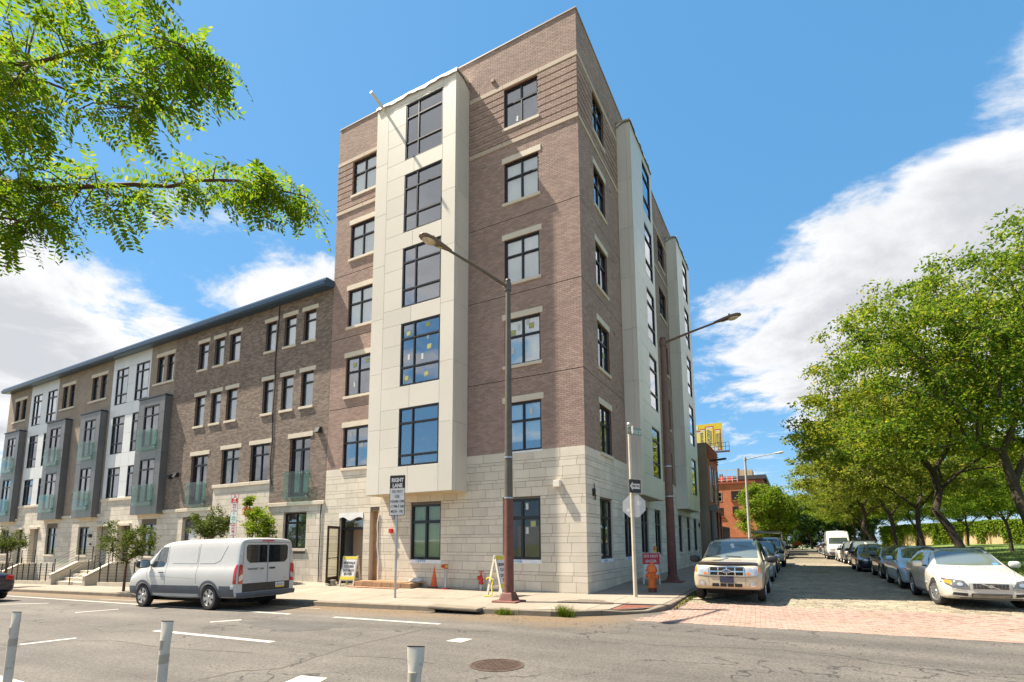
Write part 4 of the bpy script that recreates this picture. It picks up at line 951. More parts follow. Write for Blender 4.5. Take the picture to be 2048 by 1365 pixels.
def fine_window(parent, u0, u1, z0, z1, kind, fac=FT, **k):
    if kind == 'casement': return window(fac, parent, u0, u1, z0, z1, vs=(), hs=(.70,), blind=BLINDW, lintel=.13, lz=.2, fr=.05, recess=.15, **k)
    if kind == 'double': return window(fac, parent, u0, u1, z0, z1, vs=(.5,), hs=(.72,), blind=random.choice((CURT, None)), recess=.15, pane=PANED, **k)
    if kind == 'grid': return window(fac, parent, u0, u1, z0, z1, vs=(.42,), hs=(.27, .78), recess=.05, sill=False, **k)
def french(parent, u0, u1, z0, z1, fac=FT, glass=True, pane=None, open_=True):
    m = MB(); fr = .06; d0, d1 = -.2, -.12; zt = z0+(z1-z0)*.80; mid = (u0+u1)/2; B = lambda a, b, c, e, p=d0, q=d1: fac.box(m, a, b, p, q, c, e)
    B(u0, u0+fr, z0, z1); B(u1-fr, u1, z0, z1); B(u0+fr, u1-fr, z1-fr, z1); B(u0+fr, u1-fr, zt-.05, zt+.05); B(mid-.04, mid+.04, zt+.05, z1-fr); B(mid-.07, mid+.07, z0, zt-.05, d0, d1+.01); B(u0+fr, u1-fr, z0, z0+.2)
    B(u0+fr, u0+fr+.09, z0+.2, zt-.05); B(u1-fr-.09, u1-fr, z0+.2, zt-.05)
    o = m.build('french_door', FRAME, parent)
    for a, b, c, e in ((u0+fr+.09, mid-.07, z0+.2, zt-.05), (mid+.07, u1-fr-.09, z0+.2, zt-.05), (u0+fr, mid-.04, zt+.05, z1-fr), (mid+.04, u1-fr, zt+.05, z1-fr)):
        q = MB(); fac.box(q, a, b, -.17, -.162, c, e); q.build('pane', pane or PANED, o)
    q = MB()
    for s_ in (-1, 1): q.bar(fac.P(mid+s_*.05, -.10, z0+.98), fac.P(mid+s_*.05, -.10, z0+1.14), .02, .02); q.bar(fac.P(mid+s_*.05, -.10, z0+1.08), fac.P(mid+s_*.14, -.10, z0+1.08), .015, .02)
    q.build('handle', mat('brushed_steel', (.6, .6, .58), .35, .8), o)
    if glass:
        q = MB(); fac.box(q, u0-.17, u1+.12, .11, .125, z0-.12, z0+1.12); gq = q.build('glass_balustrade', BAL, parent)
        q = MB()
        for uu in (u0-.05, u1+.0):
            for zz_ in (z0-.02, z0+.98): q.tube([fac.P(uu, -.02, zz_), fac.P(uu, .145, zz_)], .022, 8)
        q.build('glass_fixing', MATS['brushed_steel'], gq)
    return o
def house(label, x0, x1, loc):
    h = thing('townhouse', label, 'house', loc); return h
def cornice(h, x0, x1, end=False):
    m = MB()
    prof = [(0, ZC-.02), (-.46, ZC-.10), (-.56, ZC-.06), (-.58, ZC+.10), (-.50, ZC+.13), (-.48, ZC+.25), (-.38, ZC+.28), (.35, ZC+.28), (.35, ZC-.02)]
    n = len(prof); V = [(x0, y, z) for y, z in prof]+[(x1, y, z) for y, z in prof]
    m.add(V, [tuple(range(n)), tuple(range(2*n-1, n-1, -1))]+[(i, n+i, n+(i+1) % n, (i+1) % n) for i in range(n)]); m.build('cornice', NAVY, h)
    m = MB(); m.box(x0+.003, x1-.003, -.6, -.02, ZC-.06, ZC-.045) if False else None
    # roof and rear
    m = MB(); m.box(x0+.01, x1-.01, .36, 11, ZC+.1, ZC+.3); m.box(x0+.01, x1-.01, 10.9, 11.1, -1.6, ZC+.1); m.build('roof', MATS['roof_membrane'], h)
def interior(h, x0, x1):
    m = MB()
    for z in (3.3, 6.75, 10.0, 12.95): m.box(x0+.02, x1-.02, .3, 3.0, z-.22, z)
    m.build('ceiling', CEI, h)
    m = MB(); m.box(x0, x1, 3.0, 3.1, -1.2, ZC)
    x = x0
    while x <= x1+.1: m.box(x-.04, x+.04, .3, 3.0, -1.2, ZC); x += (x1-x0)/max(1, round((x1-x0)/3.4))
    m.build('interior_wall', INT, h)
def stone_base(h, x0, x1, z1, holes, nmax, seed):
    m = MB(); rv_ = []; wall_mesh(FT, x0, x1, -1.4, z1, holes, -.03, .25, m, rv_); sb = m.build('stone_base', MATS['stone_joint'], h, fixn=False); reveals(rv_, 'stone_reveal', TST, h)
    zlo = min(walk_z(x0, 0), walk_z(x1, 0))-.1
    stone_field(FT, sb, x0, x1, zlo, z1, holes, [.30], nmax, [.62, .62], mt=TST, seed=seed)
def band(h, x0, x1, z):
    n = max(1, int((x1-x0)/1.3))
    for i in range(n): FT.piece('band_stone', x0+(x1-x0)*i/n+.003, x0+(x1-x0)*(i+1)/n-.003, -.04, .06, z-.02, z+.14, TRIM, h, .01)
def grey_bay(h, u0, u1, dep=.37, z0=3.33, z1=9.86, pane=None, redc=False):
    FBb = Fac((0, -dep, 0), 'S'); m = MB(); th = .025; d = dep-th; fl = [(4.0, 6.35), (7.05, 9.35)]; a0, a1 = u0+.62, u1-.50
    holes = [(a0, a1, a, b) for a, b in fl]
    wall_mesh(FT, u0+th, u1-th, z0, z1, holes, d, 0, m)
    for uu in (u0+th, u1-th): m.add([FT.P(uu, 0, z0), FT.P(uu, d, z0), FT.P(uu, d, z1), FT.P(uu, 0, z1)], [(0, 1, 2, 3)])
    core = m.build('grey_bay', SEAM, h, fixn=False); g = .005
    PN = lambda a, b, c, e: FT.piece('panel', a+g, b-g, d-.002, dep, c+g, e-g, GPAN, core, .003)
    lev = [z0, 4.35, 5.5, 6.65, 7.75, 8.85, z1-.08]
    for c, e in zip(lev, lev[1:]):
        PN(u0, a0, c, e); PN(a1, u1, c, e)
        for lo, hi in ((u0, u0+th), (u1-th, u1)):
            q = MB(); FT.box(q, lo, hi, .003, d-.005, c+g, e-g); q.build('panel', GPAN, core)
    PN(a0, a1, z0, fl[0][0]); PN(a0, a1, fl[0][1], fl[1][0]); PN(a0, a1, fl[1][1], z1-.08)
    q = MB(); FT.box(q, u0-.03, u1+.03, 0, dep+.04, z1-.08, z1); q.build('cap', NAVYD, core); q = MB(); FT.box(q, u0+.02, u1-.02, 0, dep-.02, z0-.01, z0+.02); q.build('soffit', MATS['soffit_warm'], core)
    for a, b in fl:
        window(FBb, h, a0, a1, a, b, vs=(.5,), hs=(.76,), recess=.06, sill=False, pane=PANED, blind=None if not redc else mat('curtain_red', (.38, .07, .035), .8, var=.15), blind_h=1)
        q = MB(); FBb.box(q, a0-.35, a1+.06, .10, .115, a-.22, a+.95); gq = q.build('glass_balustrade', BAL, h); q = MB()
        for uu in (a0-.22, a1-.05):
            for zz_ in (a-.1, a+.8): q.tube([FBb.P(uu, -.02, zz_), FBb.P(uu, .13, zz_)], .022, 8)
        q.build('glass_fixing', MATS['brushed_steel'], gq)
def pair(h, u0, u1, z0=10.75, z1=12.28):
    w_ = (u1-u0)*.40
    window(FT, h, u0, u0+w_, z0, z1, vs=(), hs=(.7,), blind=BLINDW, recess=.15, sill=False); window(FT, h, u1-w_, u1, z0, z1, vs=(), hs=(.7,), blind=BLINDW, recess=.15, sill=False)
    q = MB(); FT.box(q, u0-.13, u1+.13, -.1, .03, z1+.003, z1+.21); q.build('lintel', TRIM, h, bevel=.006); q = MB(); FT.box(q, u0-.28, u1+.2, -.1, .06, z0-.13, z0-.003); q.build('sill', TRIM, h, bevel=.006)
    return [(u0, u0+w_, z0, z1), (u1-w_, u1, z0, z1)]
def hood(h, x, z):   # black exhaust hood
    m = MB(); m.hexa([FT.P(x-.14, 0, z-.12), FT.P(x+.14, 0, z-.12), FT.P(x+.14, .24, z-.12), FT.P(x-.14, .24, z-.12), FT.P(x-.12, 0, z+.13), FT.P(x+.12, 0, z+.13), FT.P(x+.12, .13, z+.10), FT.P(x-.12, .13, z+.10)]); m.build('exhaust_hood', BLK, h)
# ---- first house, next to the corner block
HA = house('brown brick townhouse with rows of triple windows beside the corner building', -23.8, -11.66, (-17.7, 0, walk_z(-17.7, 0)))
holes = []; upp = []
for z0, z1 in ((10.88, 12.33), (7.82, 9.43)):
    for a, b in ((-16.15, -15.42), (-14.82, -14.03), (-13.5, -12.71), (-21.62, -20.80), (-20.24, -19.44), (-18.96, -18.13)):
        fine_window(HA, a, b, z0, z1, 'casement'); holes.append((a, b, z0, z1))
for a, b, z0, z1 in ((-16.78, -15.45, 4.62, 6.38), (-19.02, -17.66, 4.60, 6.36)): fine_window(HA, a, b, z0, z1, 'double', lintel=.15, lz=.2, sill=False); holes.append((a, b, z0, z1))
for a, b, z0, z1 in ((-14.02, -12.70, 3.78, 6.42), (-21.58, -20.2, 3.74, 6.25)):
    french(HA, a, b, z0, z1); holes.append((a, b, z0, z1)); q = MB(); FT.box(q, a-.15, b+.15, -.1, .03, z1+.003, z1+.21); q.build('lintel', TRIM, HA, bevel=.006)
gw = (-14.22, -12.75, 1.52, 3.07); gd = (-22.0, -20.55, -.35, 3.0)
fine_window(HA, *gw, 'double', sill=True); holes += [gw, gd]
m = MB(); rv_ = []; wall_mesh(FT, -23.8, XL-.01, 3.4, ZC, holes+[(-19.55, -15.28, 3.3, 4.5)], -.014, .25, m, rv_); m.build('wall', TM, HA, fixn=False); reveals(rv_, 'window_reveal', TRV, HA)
cells = brick_cells(-23.8, XL-.015, 3.52, ZC-.02, holes+[(-19.55, -15.28, 3.3, 4.62)]); bricks_mesh(FT, cells, 'brick', TB, HA, -.02, 0, 300)
stone_base(HA, -23.8, XL-.01, 3.4, holes, 220, 5)
m = MB(); wall_mesh(FT, -19.55, -15.28, 3.4, 4.5, [], -.03, 0, m); sb = m.build('stone_panel', MATS['stone_joint'], HA, fixn=False); stone_field(FT, sb, -19.55, -15.28, 3.4, 4.48, [], [.3], 60, [.62], mt=TST, seed=8)
band(HA, -23.8, -19.56, 3.4); band(HA, -15.27, XL-.01, 3.4); band(HA, -19.6, -15.22, 4.48)
cornice(HA, -23.8, XL+.03); interior(HA, -23.8, XL-.05)
hood(HA, -12.15, 6.62); hood(HA, -23.35, 5.3); hood(HA, -22.75, 5.35)
m = MB(); FT.box(m, -21.95, -20.6, -.22, -.15, -.2, 2.95); dd = m.build('entry_door', mat('door_grey', (.05, .05, .055), .5), HA); m = MB(); FT.box(m, -21.6, -20.75, -.148, -.14, 1.2, 2.5); m.build('door_notice', mat('paper', (.7, .7, .68), .7), dd)
q = MB(); FT.box(q, -14.1, -13.45, -.35, -.33, 1.6, 2.65); q.build('striped_curtain', mat('curtain_red', (.38, .07, .035), .8), HA)
for i in range(4):
    q = MB(); FT.box(q, -14.05+i*.17, -13.98+i*.17, -.328, -.32, 1.6, 2.6); q.build('curtain_stripe', STW, HA)
m = MB(); ca = [(-15.25, 13.0), (-15.3, 11.5), (-15.36, 10.2), (-15.28, 9.0), (-15.33, 7.6), (-15.25, 6.5), (-15.32, 5.4), (-15.2, 4.7), (-15.1, 4.4)]
m.tube([FT.P(a+.03*math.sin(b*5), .03, b) for a, b in ca], .022, 6); m.build('hanging_cable', BLK, HA)
m = MB(); m.tube([FT.P(-11.85+.02*math.sin(b*4), .03, b) for b in [3.4, 2.8, 2.2, 1.6, 1.0, .4, .15]], .02, 6); m.build('hanging_cable', BLK, HA)
# ---- the two panel-fronted houses
def panel_house(label, sh, x0, x1, redc, last=False):
    h = house(label, x0, x1, ((x0+x1)/2, 0, walk_z((x0+x1)/2, 0))); X = lambda v: v+sh
    W0, W1_ = X(-30.55), X(-26.30); holes = []
    for z0, z1 in ((10.08, 12.32), (7.06, 9.36), (4.42, 6.24)):
        for a, b in ((-30.12, -28.75), (-27.88, -26.45)):
            hz = (.27, .78) if z0 > 7 else (.75,)
            window(FT, h, X(a), X(b), z0, z1, vs=(.42,), hs=hz, recess=.06, sill=False, blind=(BLINDW if z0 > 10 else None), pane=(PANE if z0 > 10 else PANED)); holes.append((X(a), X(b), z0, z1))
    holes += pair(h, X(-25.62), X(-23.97)); holes += pair(h, X(-33.12), X(-31.28))
    z0w = -.2+.02*sh*.5
    doors = [(X(-30.72), X(-29.43), -.9, 2.78), (X(-28.35), X(-27.05), -.9, 2.78)]
    gws = [(X(-33.05), X(-31.74), 1.1, 2.78), (X(-25.9), X(-24.4), 1.1, 2.85)]
    for g_ in gws: fine_window(h, *g_, 'double', sill=True)
    allh = holes+doors+gws
    # brick parts
    m = MB(); rv_ = []
    for a, b in ((x0, W0), (W1_, x1)): m = MB(); wall_mesh(FT, a, b, 3.4, ZC, [q for q in holes], 0, .22, m, rv_); m.build('wall', TBX, h, fixn=False)
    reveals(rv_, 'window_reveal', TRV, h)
    m = MB(); wall_mesh(FT, W0, W1_, 4.3, ZC, holes, -.03, .2, m); wc = m.build('panel_wall', mat('seam_pale', (.3, .3, .3), .9), h, fixn=False)
    # white panels around the windows
    us = sorted([W0, X(-30.12), X(-28.75), X(-27.88), X(-26.45), W1_]); zs = [4.42, 5.33, 6.24, 7.06, 8.21, 9.36, 10.08, 11.2, 12.32, ZC-.02]
    for a, b in zip(us, us[1:]):
        for c, e in zip(zs, zs[1:]):
            if any(H[0] < (a+b)/2 < H[1] and H[2] < (c+e)/2 < H[3] for H in holes): continue
            n = 2 if b-a > 1.2 else 1
            for i in range(n): FT.piece('panel', a+(b-a)*i/n+.005, a+(b-a)*(i+1)/n-.005, -.032, .0, c+.005, e-.005, WPAN, wc, .003)
    stone_base(h, x0, x1, 3.4, allh, 180, 11+int(sh)); m = MB(); wall_mesh(FT, W0, W1_, 3.4, 4.4, [], -.03, 0, m); sb = m.build('stone_panel', MATS['stone_joint'], h, fixn=False)
    stone_field(FT, sb, W0, W1_, 3.4, 4.3, [], [.3], 40, [.62], mt=TST, seed=4); band(h, W0, W1_, 4.28); band(h, x0, W0, 3.4); band(h, W1_, x1, 3.4)
    grey_bay(h, X(-26.45), X(-23.82), redc=redc); grey_bay(h, X(-33.25), X(-30.78))
    cornice(h, x0, x1); interior(h, x0, x1); hood(h, X(-34.2)+.35, 4.95)
    for a, b, c, e in doors:
        m = MB(); FT.box(m, a, b, -.9, -.85, c, e); m.build('entry_door', mat('door_tan', (.42, .36, .28), .7), h)
        m = MB(); FT.box(m, a-.12, b+.12, -.05, .12, 2.79, 2.92); m.build('door_hood', TRIM, h)
    wallbox('wall_light', FT, X(-31.35), 2.25, .14, .2, .14, BLK, h)
    # stoop: steps between sloped cheek walls
    zg = walk_z(X(-29), -1.6); sx0, sx1 = X(-31.0), X(-26.9); top = zg+.72
    SM = mat('stoop_stone', (.50, .44, .34), .85, var=.15, vscale=2)
    for i in range(4):
        m = MB(); m.box(sx0+.3, sx1-.3, -1.75+i*.33, 0 if i == 3 else -1.75+(i+1)*.33+.02, zg-.1, zg+.18*(i+1)); m.build('step', SM, h, bevel=.012)
    for a in (sx0, sx1-.28):
        m = MB(); m.prism([(-1.95, zg-.1), (0, zg-.1), (0, top+.42), (-.75, top+.42), (-1.85, zg+.52), (-1.95, zg+.50)], lambda y, z, d: (d, y, z), a, a+.28); m.build('cheek_wall', SM, h)
        m = MB(); m.prism([(-1.98, zg+.50), (-1.86, zg+.55), (-.75, top+.45), (0, top+.45), (0, top+.51), (-.77, top+.51), (-1.87, zg+.61), (-1.98, zg+.57)], lambda y, z, d: (d, y, z), a-.03, a+.31); m.build('coping', TRIM, h)
    RAIL = BLK
    for a in (sx0+.14, sx1-.14, (sx0+sx1)/2):
        m = MB(); c0 = (a, -1.8, zg+.55 if a != (sx0+sx1)/2 else zg); c1 = (a, -.72, top+.5 if a != (sx0+sx1)/2 else top)
        for c in (c0, c1, (a, -.05, c1[2])): m.bar(c, (c[0], c[1], c[2]+.85), .035, .035)
        for i in range(5):
            k = .15+i*.17; m.bar((a, c0[1], c0[2]+k), (a, c1[1], c1[2]+k), .014, .014); m.bar((a, c1[1], c1[2]+k), (a, -.05, c1[2]+k), .014, .014)
        m.build('stair_railing', RAIL, h)
    return h
HB = panel_house('townhouse with white panelled front and two charcoal bays, nearest of its kind', 0, -34.2, -23.8, False)
HC = panel_house('far end townhouse with white panels, red curtains in its charcoal bay', -11.48, -45.78, -34.2, True)
text('house_number', '106', .2, BLK, HB, (-31.35+29.0, -.02, 1.75-WL[HB.name].z), (R_(90), 0, 0), .9, .008)
text('house_number', '107', .2, BLK, HC, (-42.83+39.99, -.02, 1.65-WL[HC.name].z), (R_(90), 0, 0), .9, .008)
for nm, x0, x1, lab in (('iron_railing', -25.9, -22.6, 'black iron area railing right of the townhouse steps, behind the thin street tree'), ('iron_railing', -38.1, -31.2, 'black iron area railing between the two townhouse stoops'), ('iron_railing', -14.1, -12.55, 'short black iron railing under the window right of the white van')):
    yf = -1.75 if x0 < -20 else -.85; zg = walk_z((x0+x1)/2, yf); r = thing(nm, lab, 'railing', ((x0+x1)/2, yf, zg), 0, 'iron area railings')
    m = MB(); n = max(2, int((x1-x0)/.75)); z = lambda x: walk_z(x, yf)
    m.bar((x0, yf, z(x0)+.1), (x1, yf, z(x1)+.1), .16, .2); m.build('plinth', MATS['stoop_stone'], r)
    for i in range(n+1):
        x = x0+(x1-x0)*i/n; m = MB(); m.bar((x, yf, z(x)+.2), (x, yf, z(x)+1.2), .045, .045); m.build('post', BLK, r)
    for i in range(6):
        k = .35+i*.15; m = MB(); m.bar((x0, yf, z(x0)+k), (x1, yf, z(x1)+k), .016, .016); m.build('rail', BLK, r)
# ================================================================== street furniture
GALV = MATS['galvanised']
POLEG = mat('pole_green_grey', (.12, .10, .075), .5, .3, var=.15, vscale=4); POLER = mat('pole_rust_red', (.15, .055, .04), .7, var=.2, vscale=5, bump=.4, dirt=((.07, .03, .025), 6, .55, .75))
POLEP = mat('pole_concrete_grey', (.40, .37, .32), .7, var=.12, vscale=4)
def frustum(m, p, r0, r1, z0, z1, n=20): m.lathe([(r0, z0), (r1, z1)], n, (p[0], p[1], 0))
def cobra_head(mt, parent, p, d, L_=.85, tilt=.0):
    """luminaire at p pointing along d"""
    d = Vector(d).normalized(); r = d.cross(Vector((0, 0, 1))).normalized(); u = r.cross(d)
    m = MB(); st = [(-.12, .05, .04), (.0, .08, .06), (.25, .12, .09), (.5, .175, .10), (.72, .17, .085), (.82, .11, .05), (.85, .03, .015)]; n = 14; b = 0
    V = []; 
    for x, w_, h_ in st:
        for k in range(n):
            a = 2*math.pi*k/n; V.append(Vector(p)+d*(x*L_/.85)+r*(w_*math.cos(a))+u*(h_*math.sin(a)*(1 if math.sin(a) > 0 else .55)))
    F = []
    for i in range(len(st)-1):
        for k in range(n): F.append((i*n+k, i*n+(k+1) % n, (i+1)*n+(k+1) % n, (i+1)*n+k))
    F.append(tuple(range(n))); F.append(tuple((len(st)-1)*n+k for k in range(n)))
    m.add(V, F); hd = m.build('luminaire', mt, parent, smooth=True, angle=50)
    m = MB(); V = []
    c = Vector(p)+d*.56-u*.045
    for rr_, dz in ((.0, .075), (.07, .068), (.12, .04), (.14, .0)):
        for k in range(16): a = 2*math.pi*k/16; V.append(c+d*(rr_*1.35*math.cos(a))+r*(rr_*math.sin(a))-u*dz)
    F = [(i*16+k, i*16+(k+1) % 16, (i+1)*16+(k+1) % 16, (i+1)*16+k) for i in range(3) for k in range(16)]; m.add(V, F); m.build('lens', mat('lamp_lens', (.55, .45, .32), .25, var=.2, vscale=12), hd, smooth=True)
    m = MB(); m.tube([Vector(p)+d*.45+u*.09, Vector(p)+d*.45+u*.16], .03, 8); m.build('photocell', mt, hd)
    q = MB(); c2 = Vector(p)+d*.22-u*.062; q.hexa([c2-d*.05-r*.04-u*.004, c2+d*.05-r*.04-u*.004, c2+d*.05+r*.04-u*.004, c2-d*.05+r*.04-u*.004, c2-d*.05-r*.04, c2+d*.05-r*.04, c2+d*.05+r*.04, c2-d*.05+r*.04]); q.build('wattage_sticker', STY, hd)
    return hd
def lamp_post(label, base, h, armdir, arml, rise, mats, lowz, r0=.135, r1=.075, collar=True, plinth=True, group='street lamps'):
    x, y, z = base; o = thing('street_lamp', label, 'street lamp', base, 0, group); mu, ml = mats; rl = lambda q: r0+(r1-r0)*q/h
    if ml is not None:
        m = MB(); frustum(m, base, rl(0), rl(lowz), z, z+lowz); m.build('lower_pole', ml, o, smooth=True, angle=40)
    m = MB(); frustum(m, base, rl(lowz), r1, z+lowz, z+h); m.build('pole', mu, o, smooth=True, angle=40)
    m = MB(); m.lathe([(r1*.9, z+h), (r1*1.15, z+h+.01), (r1*1.0, z+h+.06), (.01, z+h+.08)], 16, (x, y, 0)); m.build('cap', mu, o, smooth=True, angle=40)
    if plinth:
        m = MB(); a = .24; m.hexa([(x-a, y-a, z), (x+a, y-a, z), (x+a, y+a, z), (x-a, y+a, z), (x-.15, y-.15, z+.26), (x+.15, y-.15, z+.26), (x+.15, y+.15, z+.26), (x-.15, y+.15, z+.26)]); m.box(x-.38, x+.38, y-.32, y+.32, z-.05, z+.05); m.build('base', ml or mu, o, bevel=.03)
    if collar:
        for zz_ in (lowz, lowz+1.15): m = MB(); m.lathe([(rl(zz_)+.012, z+zz_-.02), (rl(zz_)+.012, z+zz_+.02)], 20, (x, y, 0)); m.build('strap', GALV, o)
    d = Vector(armdir).normalized(); top = Vector((x, y, z+h-.18)); e = top+d*arml+Vector((0, 0, rise))
    m = MB(); m.tube([top, top.lerp(e, .5)+Vector((0, 0, .02)), e], [.05, .042, .035], 10); m.build('arm', mu, o, smooth=True, angle=40)
    m = MB(); m.tube([top-Vector((0, 0, .12)), top+Vector((0, 0, .12))], r1+.03, 12); m.build('arm_bracket', mu, o)
    cobra_head(mat('luminaire_brown', (.16, .12, .09), .45, .3, var=.1) if mu is not POLEP else POLEP, o, e-d*.05, (d+Vector((0, 0, rise/arml*.6))))
    return o
# corner lamp: head comes towards the left front of the picture
lb = at(1018, 1203, 2, .13); lb = (lb.x, lb.y, walk_z(lb.x, lb.y))
tp = at(1010, 565, 1, lb[1]); 
lamp_post('tall corner street lamp with rust red lower pole standing on the kerb before the bay', lb, tp.z-lb[2], (-.42, -1, 0), 2.15, .42, (POLEG, POLER), 2.85, .14, .07)
b2_ = (1.6, 4.7, walk_z(1.6, 4.7))
lamp_post('rust brown street lamp with dark base beside orange hydrant and right facade', b2_, 9.45, (1, -.05, 0), 2.1, .42, (mat('pole_brown', (.155, .095, .07), .7, var=.15, vscale=4), POLER), 3.2, .17, .11)
# lamps farther down the side street
far = [((1.9, 39.0), 'grey street lamp rising between orange brick building and parked pickup'), ((1.9, 82.0), 'far grey street lamp just right of the slate roofed building'), ((1.9, 118.0), 'farthest small street lamp down the side street')]
for (X, Y), lab in far: lamp_post(lab, (X, Y, walk_z(X, Y)), 9.6, (1, -.05, 0), 2.6, .35, (POLEP, None), 0, .15, .09, False, False)
# --- signs
SIGNW = mat('sign_white', (.68, .66, .62), .5, var=.05); SIGNB = mat('sign_black', (.022, .017, .015), .5); SIGNR = mat('sign_red', (.52, .02, .025), .45); SIGNG = mat('sign_green', (.02, .30, .20), .5); ALU = mat('sign_back', (.50, .50, .49), .42, .5, var=.08)
def plate(o, c, w_, h_, ang, mt, name='plate', rad=.03, t=.006, back=ALU):
    """rounded plate whose face looks along horizontal angle ang (0 = -Y); returns placing function"""
    fx = Vector((math.cos(ang), math.sin(ang), 0)); fn = Vector((math.sin(ang), -math.cos(ang), 0)); C = Vector(c); P = []
    for sx, sy, a0 in ((1, 1, 0), (-1, 1, 90), (-1, -1, 180), (1, -1, 270)):
        for i in range(5): a = R_(a0+i*22.5); P.append((sx*(w_/2-rad)+rad*math.cos(a), sy*(h_/2-rad)+rad*math.sin(a)))
    m = MB(); m.prism(P, lambda a, b, d: C+fx*a+Vector((0, 0, b))+fn*d, 0, t); q = m.build(name, mt, o)
    return q
def wtext(o, s, c, size, ang, mt, sx=1, off=.009, bold=0.):
    fn = Vector((math.sin(ang), -math.cos(ang), 0)); p = Vector(c)+fn*off-WL[o.name]
    return text('lettering', s, size, mt, o, p, (R_(90), 0, ang), sx, .001, bold=bold)
ANGC = R_(12)
rp = Vector((-4.63, -3.53, 0)); rp = at(790, 1197, 2, walk_z(-4.8, -3.5)); rp.z = walk_z(rp.x, rp.y)
o = thing('lane_sign', 'black and white right lane sign on a grey steel post at the kerb', 'street sign', rp)
t_ = at(790, 952, 1, rp.y); b_ = at(790, 1032, 1, rp.y); hw = 32*((rp-CO).dot(CF))/CAM['f']; ht = t_.z-b_.z
m = MB(); m.tube([rp, (rp.x, rp.y, b_.z+.2)], .035, 12); m.build('post', GALV, o, smooth=True, angle=40)
c = Vector((rp.x+.03, rp.y-.04, (t_.z+b_.z)/2)); wd = 33.5*((rp-CO).dot(CF))/CAM['f']/math.cos(CAM['yaw']-ANGC); k = ht/2
pl = plate(o, c, wd, ht, ANGC, SIGNB, 'sign_border'); fn = Vector((math.sin(ANGC), -math.cos(ANGC), 0))
plate(o, c+Vector((0, 0, -ht*.155))+fn*.0065, wd-.03, ht*.665, ANGC, SIGNW, 'sign_face', .02, .002)
wtext(pl, 'RIGHT', c+Vector((0, 0, ht*.375)), ht*.13, ANGC, SIGNW, .86, .008, .008); wtext(pl, 'LANE', c+Vector((0, 0, ht*.24)), ht*.13, ANGC, SIGNW, .86, .008, .008)
for i, s_ in enumerate(('DO NOT', 'USE', '9:30AM-11PM', '11 PM-7 AM', 'MON - FRI')): wtext(pl, s_, c+Vector((0, 0, ht*(.095-.124*i))), ht*.092, ANGC, SIGNB, .80 if i != 2 else .70, .0105, .002)
# parking regulation signs on one post behind the van
pp = Vector((-10.05, -3.75, walk_z(-10.05, -3.75)))
def zpx(py, p): return at(470, py, 1, p.y).z
px0 = at(471, 1000, 1, -3.75); pp.x = px0.x; pp.z = walk_z(pp.x, pp.y)
o = thing('parking_sign', 'stack of red, green and white parking signs on a post behind the white van', 'street sign', pp)
m = MB(); m.tube([pp, (pp.x, pp.y, zpx(990, pp))], .028, 10); m.build('post', GALV, o, smooth=True)
sc_ = ((pp-CO).dot(CF))/CAM['f']; AP = R_(8)
def psign(y0, y1, w_px, lines, col, head=None):
    za, zb_ = zpx(y0, pp), zpx(y1, pp); h_ = za-zb_; w_ = w_px*sc_/math.cos(CAM['yaw']-AP); c = Vector((pp.x+.02, pp.y-.035, (za+zb_)/2)); fnn = Vector((math.sin(AP), -math.cos(AP), 0))
    p_ = plate(o, c, w_, h_, AP, col, 'sign_border', .02); plate(o, c+fnn*.0065, w_-.025, h_-.025, AP, SIGNW, 'sign_face', .015, .002)
    if head: plate(o, c+Vector((0, 0, h_*(.5-head/2)))+fnn*.009, w_-.03, h_*head, AP, col, 'sign_head', .012, .002)
    for s_, rel, sz, cl, sx in lines: wtext(p_, s_, c+Vector((0, 0, h_*rel)), h_*sz, AP, cl, sx, .0115, .002)
psign(989.5, 997.5, 17, [('TOW', .2, .35, SIGNR, .7), ('AWAY', -.2, .35, SIGNR, .7)], SIGNR)
psign(998.5, 1022.5, 17, [('NO', .40, .18, SIGNW, .8), ('STOPPING', .24, .15, SIGNW, .55), ('7AM-9:30AM', .0, .14, SIGNR, .52), ('MON - FRI', -.2, .14, SIGNR, .55), ('<---', -.40, .18, SIGNR, 1)], SIGNR, .34)
psign(1023.5, 1047.5, 17, [('P', .32, .26, SIGNG, 1), ('8AM-6PM', .02, .15, SIGNG, .6), ('MON - SAT', -.18, .15, SIGNG, .6), ('<---', -.38, .18, SIGNG, 1)], SIGNG, None)
psign(1048.5, 1071.5, 17, [('NO PARKING', .36, .15, SIGNR, .55), ('ANY', .10, .27, SIGNR, .7), ('TIME', -.16, .27, SIGNR, .7), ('--->', -.39, .17, SIGNR, 1)], SIGNR)
# one way / stop sign back / street name on one pole at the corner
op = Vector((1.52, -.18, 0)); op.z = walk_z(op.x, op.y)
o = thing('corner_signpost', 'pale corner post with one way arrow, back of a stop sign and street name blade', 'street sign', op)
zt_ = at(1260, 850, 1, op.y).z; z1_ = at(1262, 985, 1, op.y).z
m = MB(); tx = at(1258, 860, 1, op.y).x; m.tube([op, (op.x+(tx-op.x)*.45, op.y, (op.z+zt_)/2), (tx, op.y, zt_)], [.058, .05, .045], 14); m.build('post', mat('post_cream', (.52, .46, .36), .6, var=.12), o, smooth=True, angle=40)
sm_ = lambda py: at(1262, py, 1, op.y-.07)
c = sm_(1012); c.y = op.y+.09; rr_ = .335; AO = R_(6)
fx = Vector((math.cos(AO), math.sin(AO), 0)); fnn = Vector((math.sin(AO), -math.cos(AO), 0)); m = MB()
c.x = at(1268, 1012, 1, op.y+.09).x
m.prism([(rr_/math.cos(R_(22.5))*math.cos(R_(22.5+45*i)), rr_/math.cos(R_(22.5))*math.sin(R_(22.5+45*i))) for i in range(8)], lambda a, b, d: c+fx*a+Vector((0, 0, b))+fnn*d, 0, .006); m.build('stop_sign_back', ALU, o)
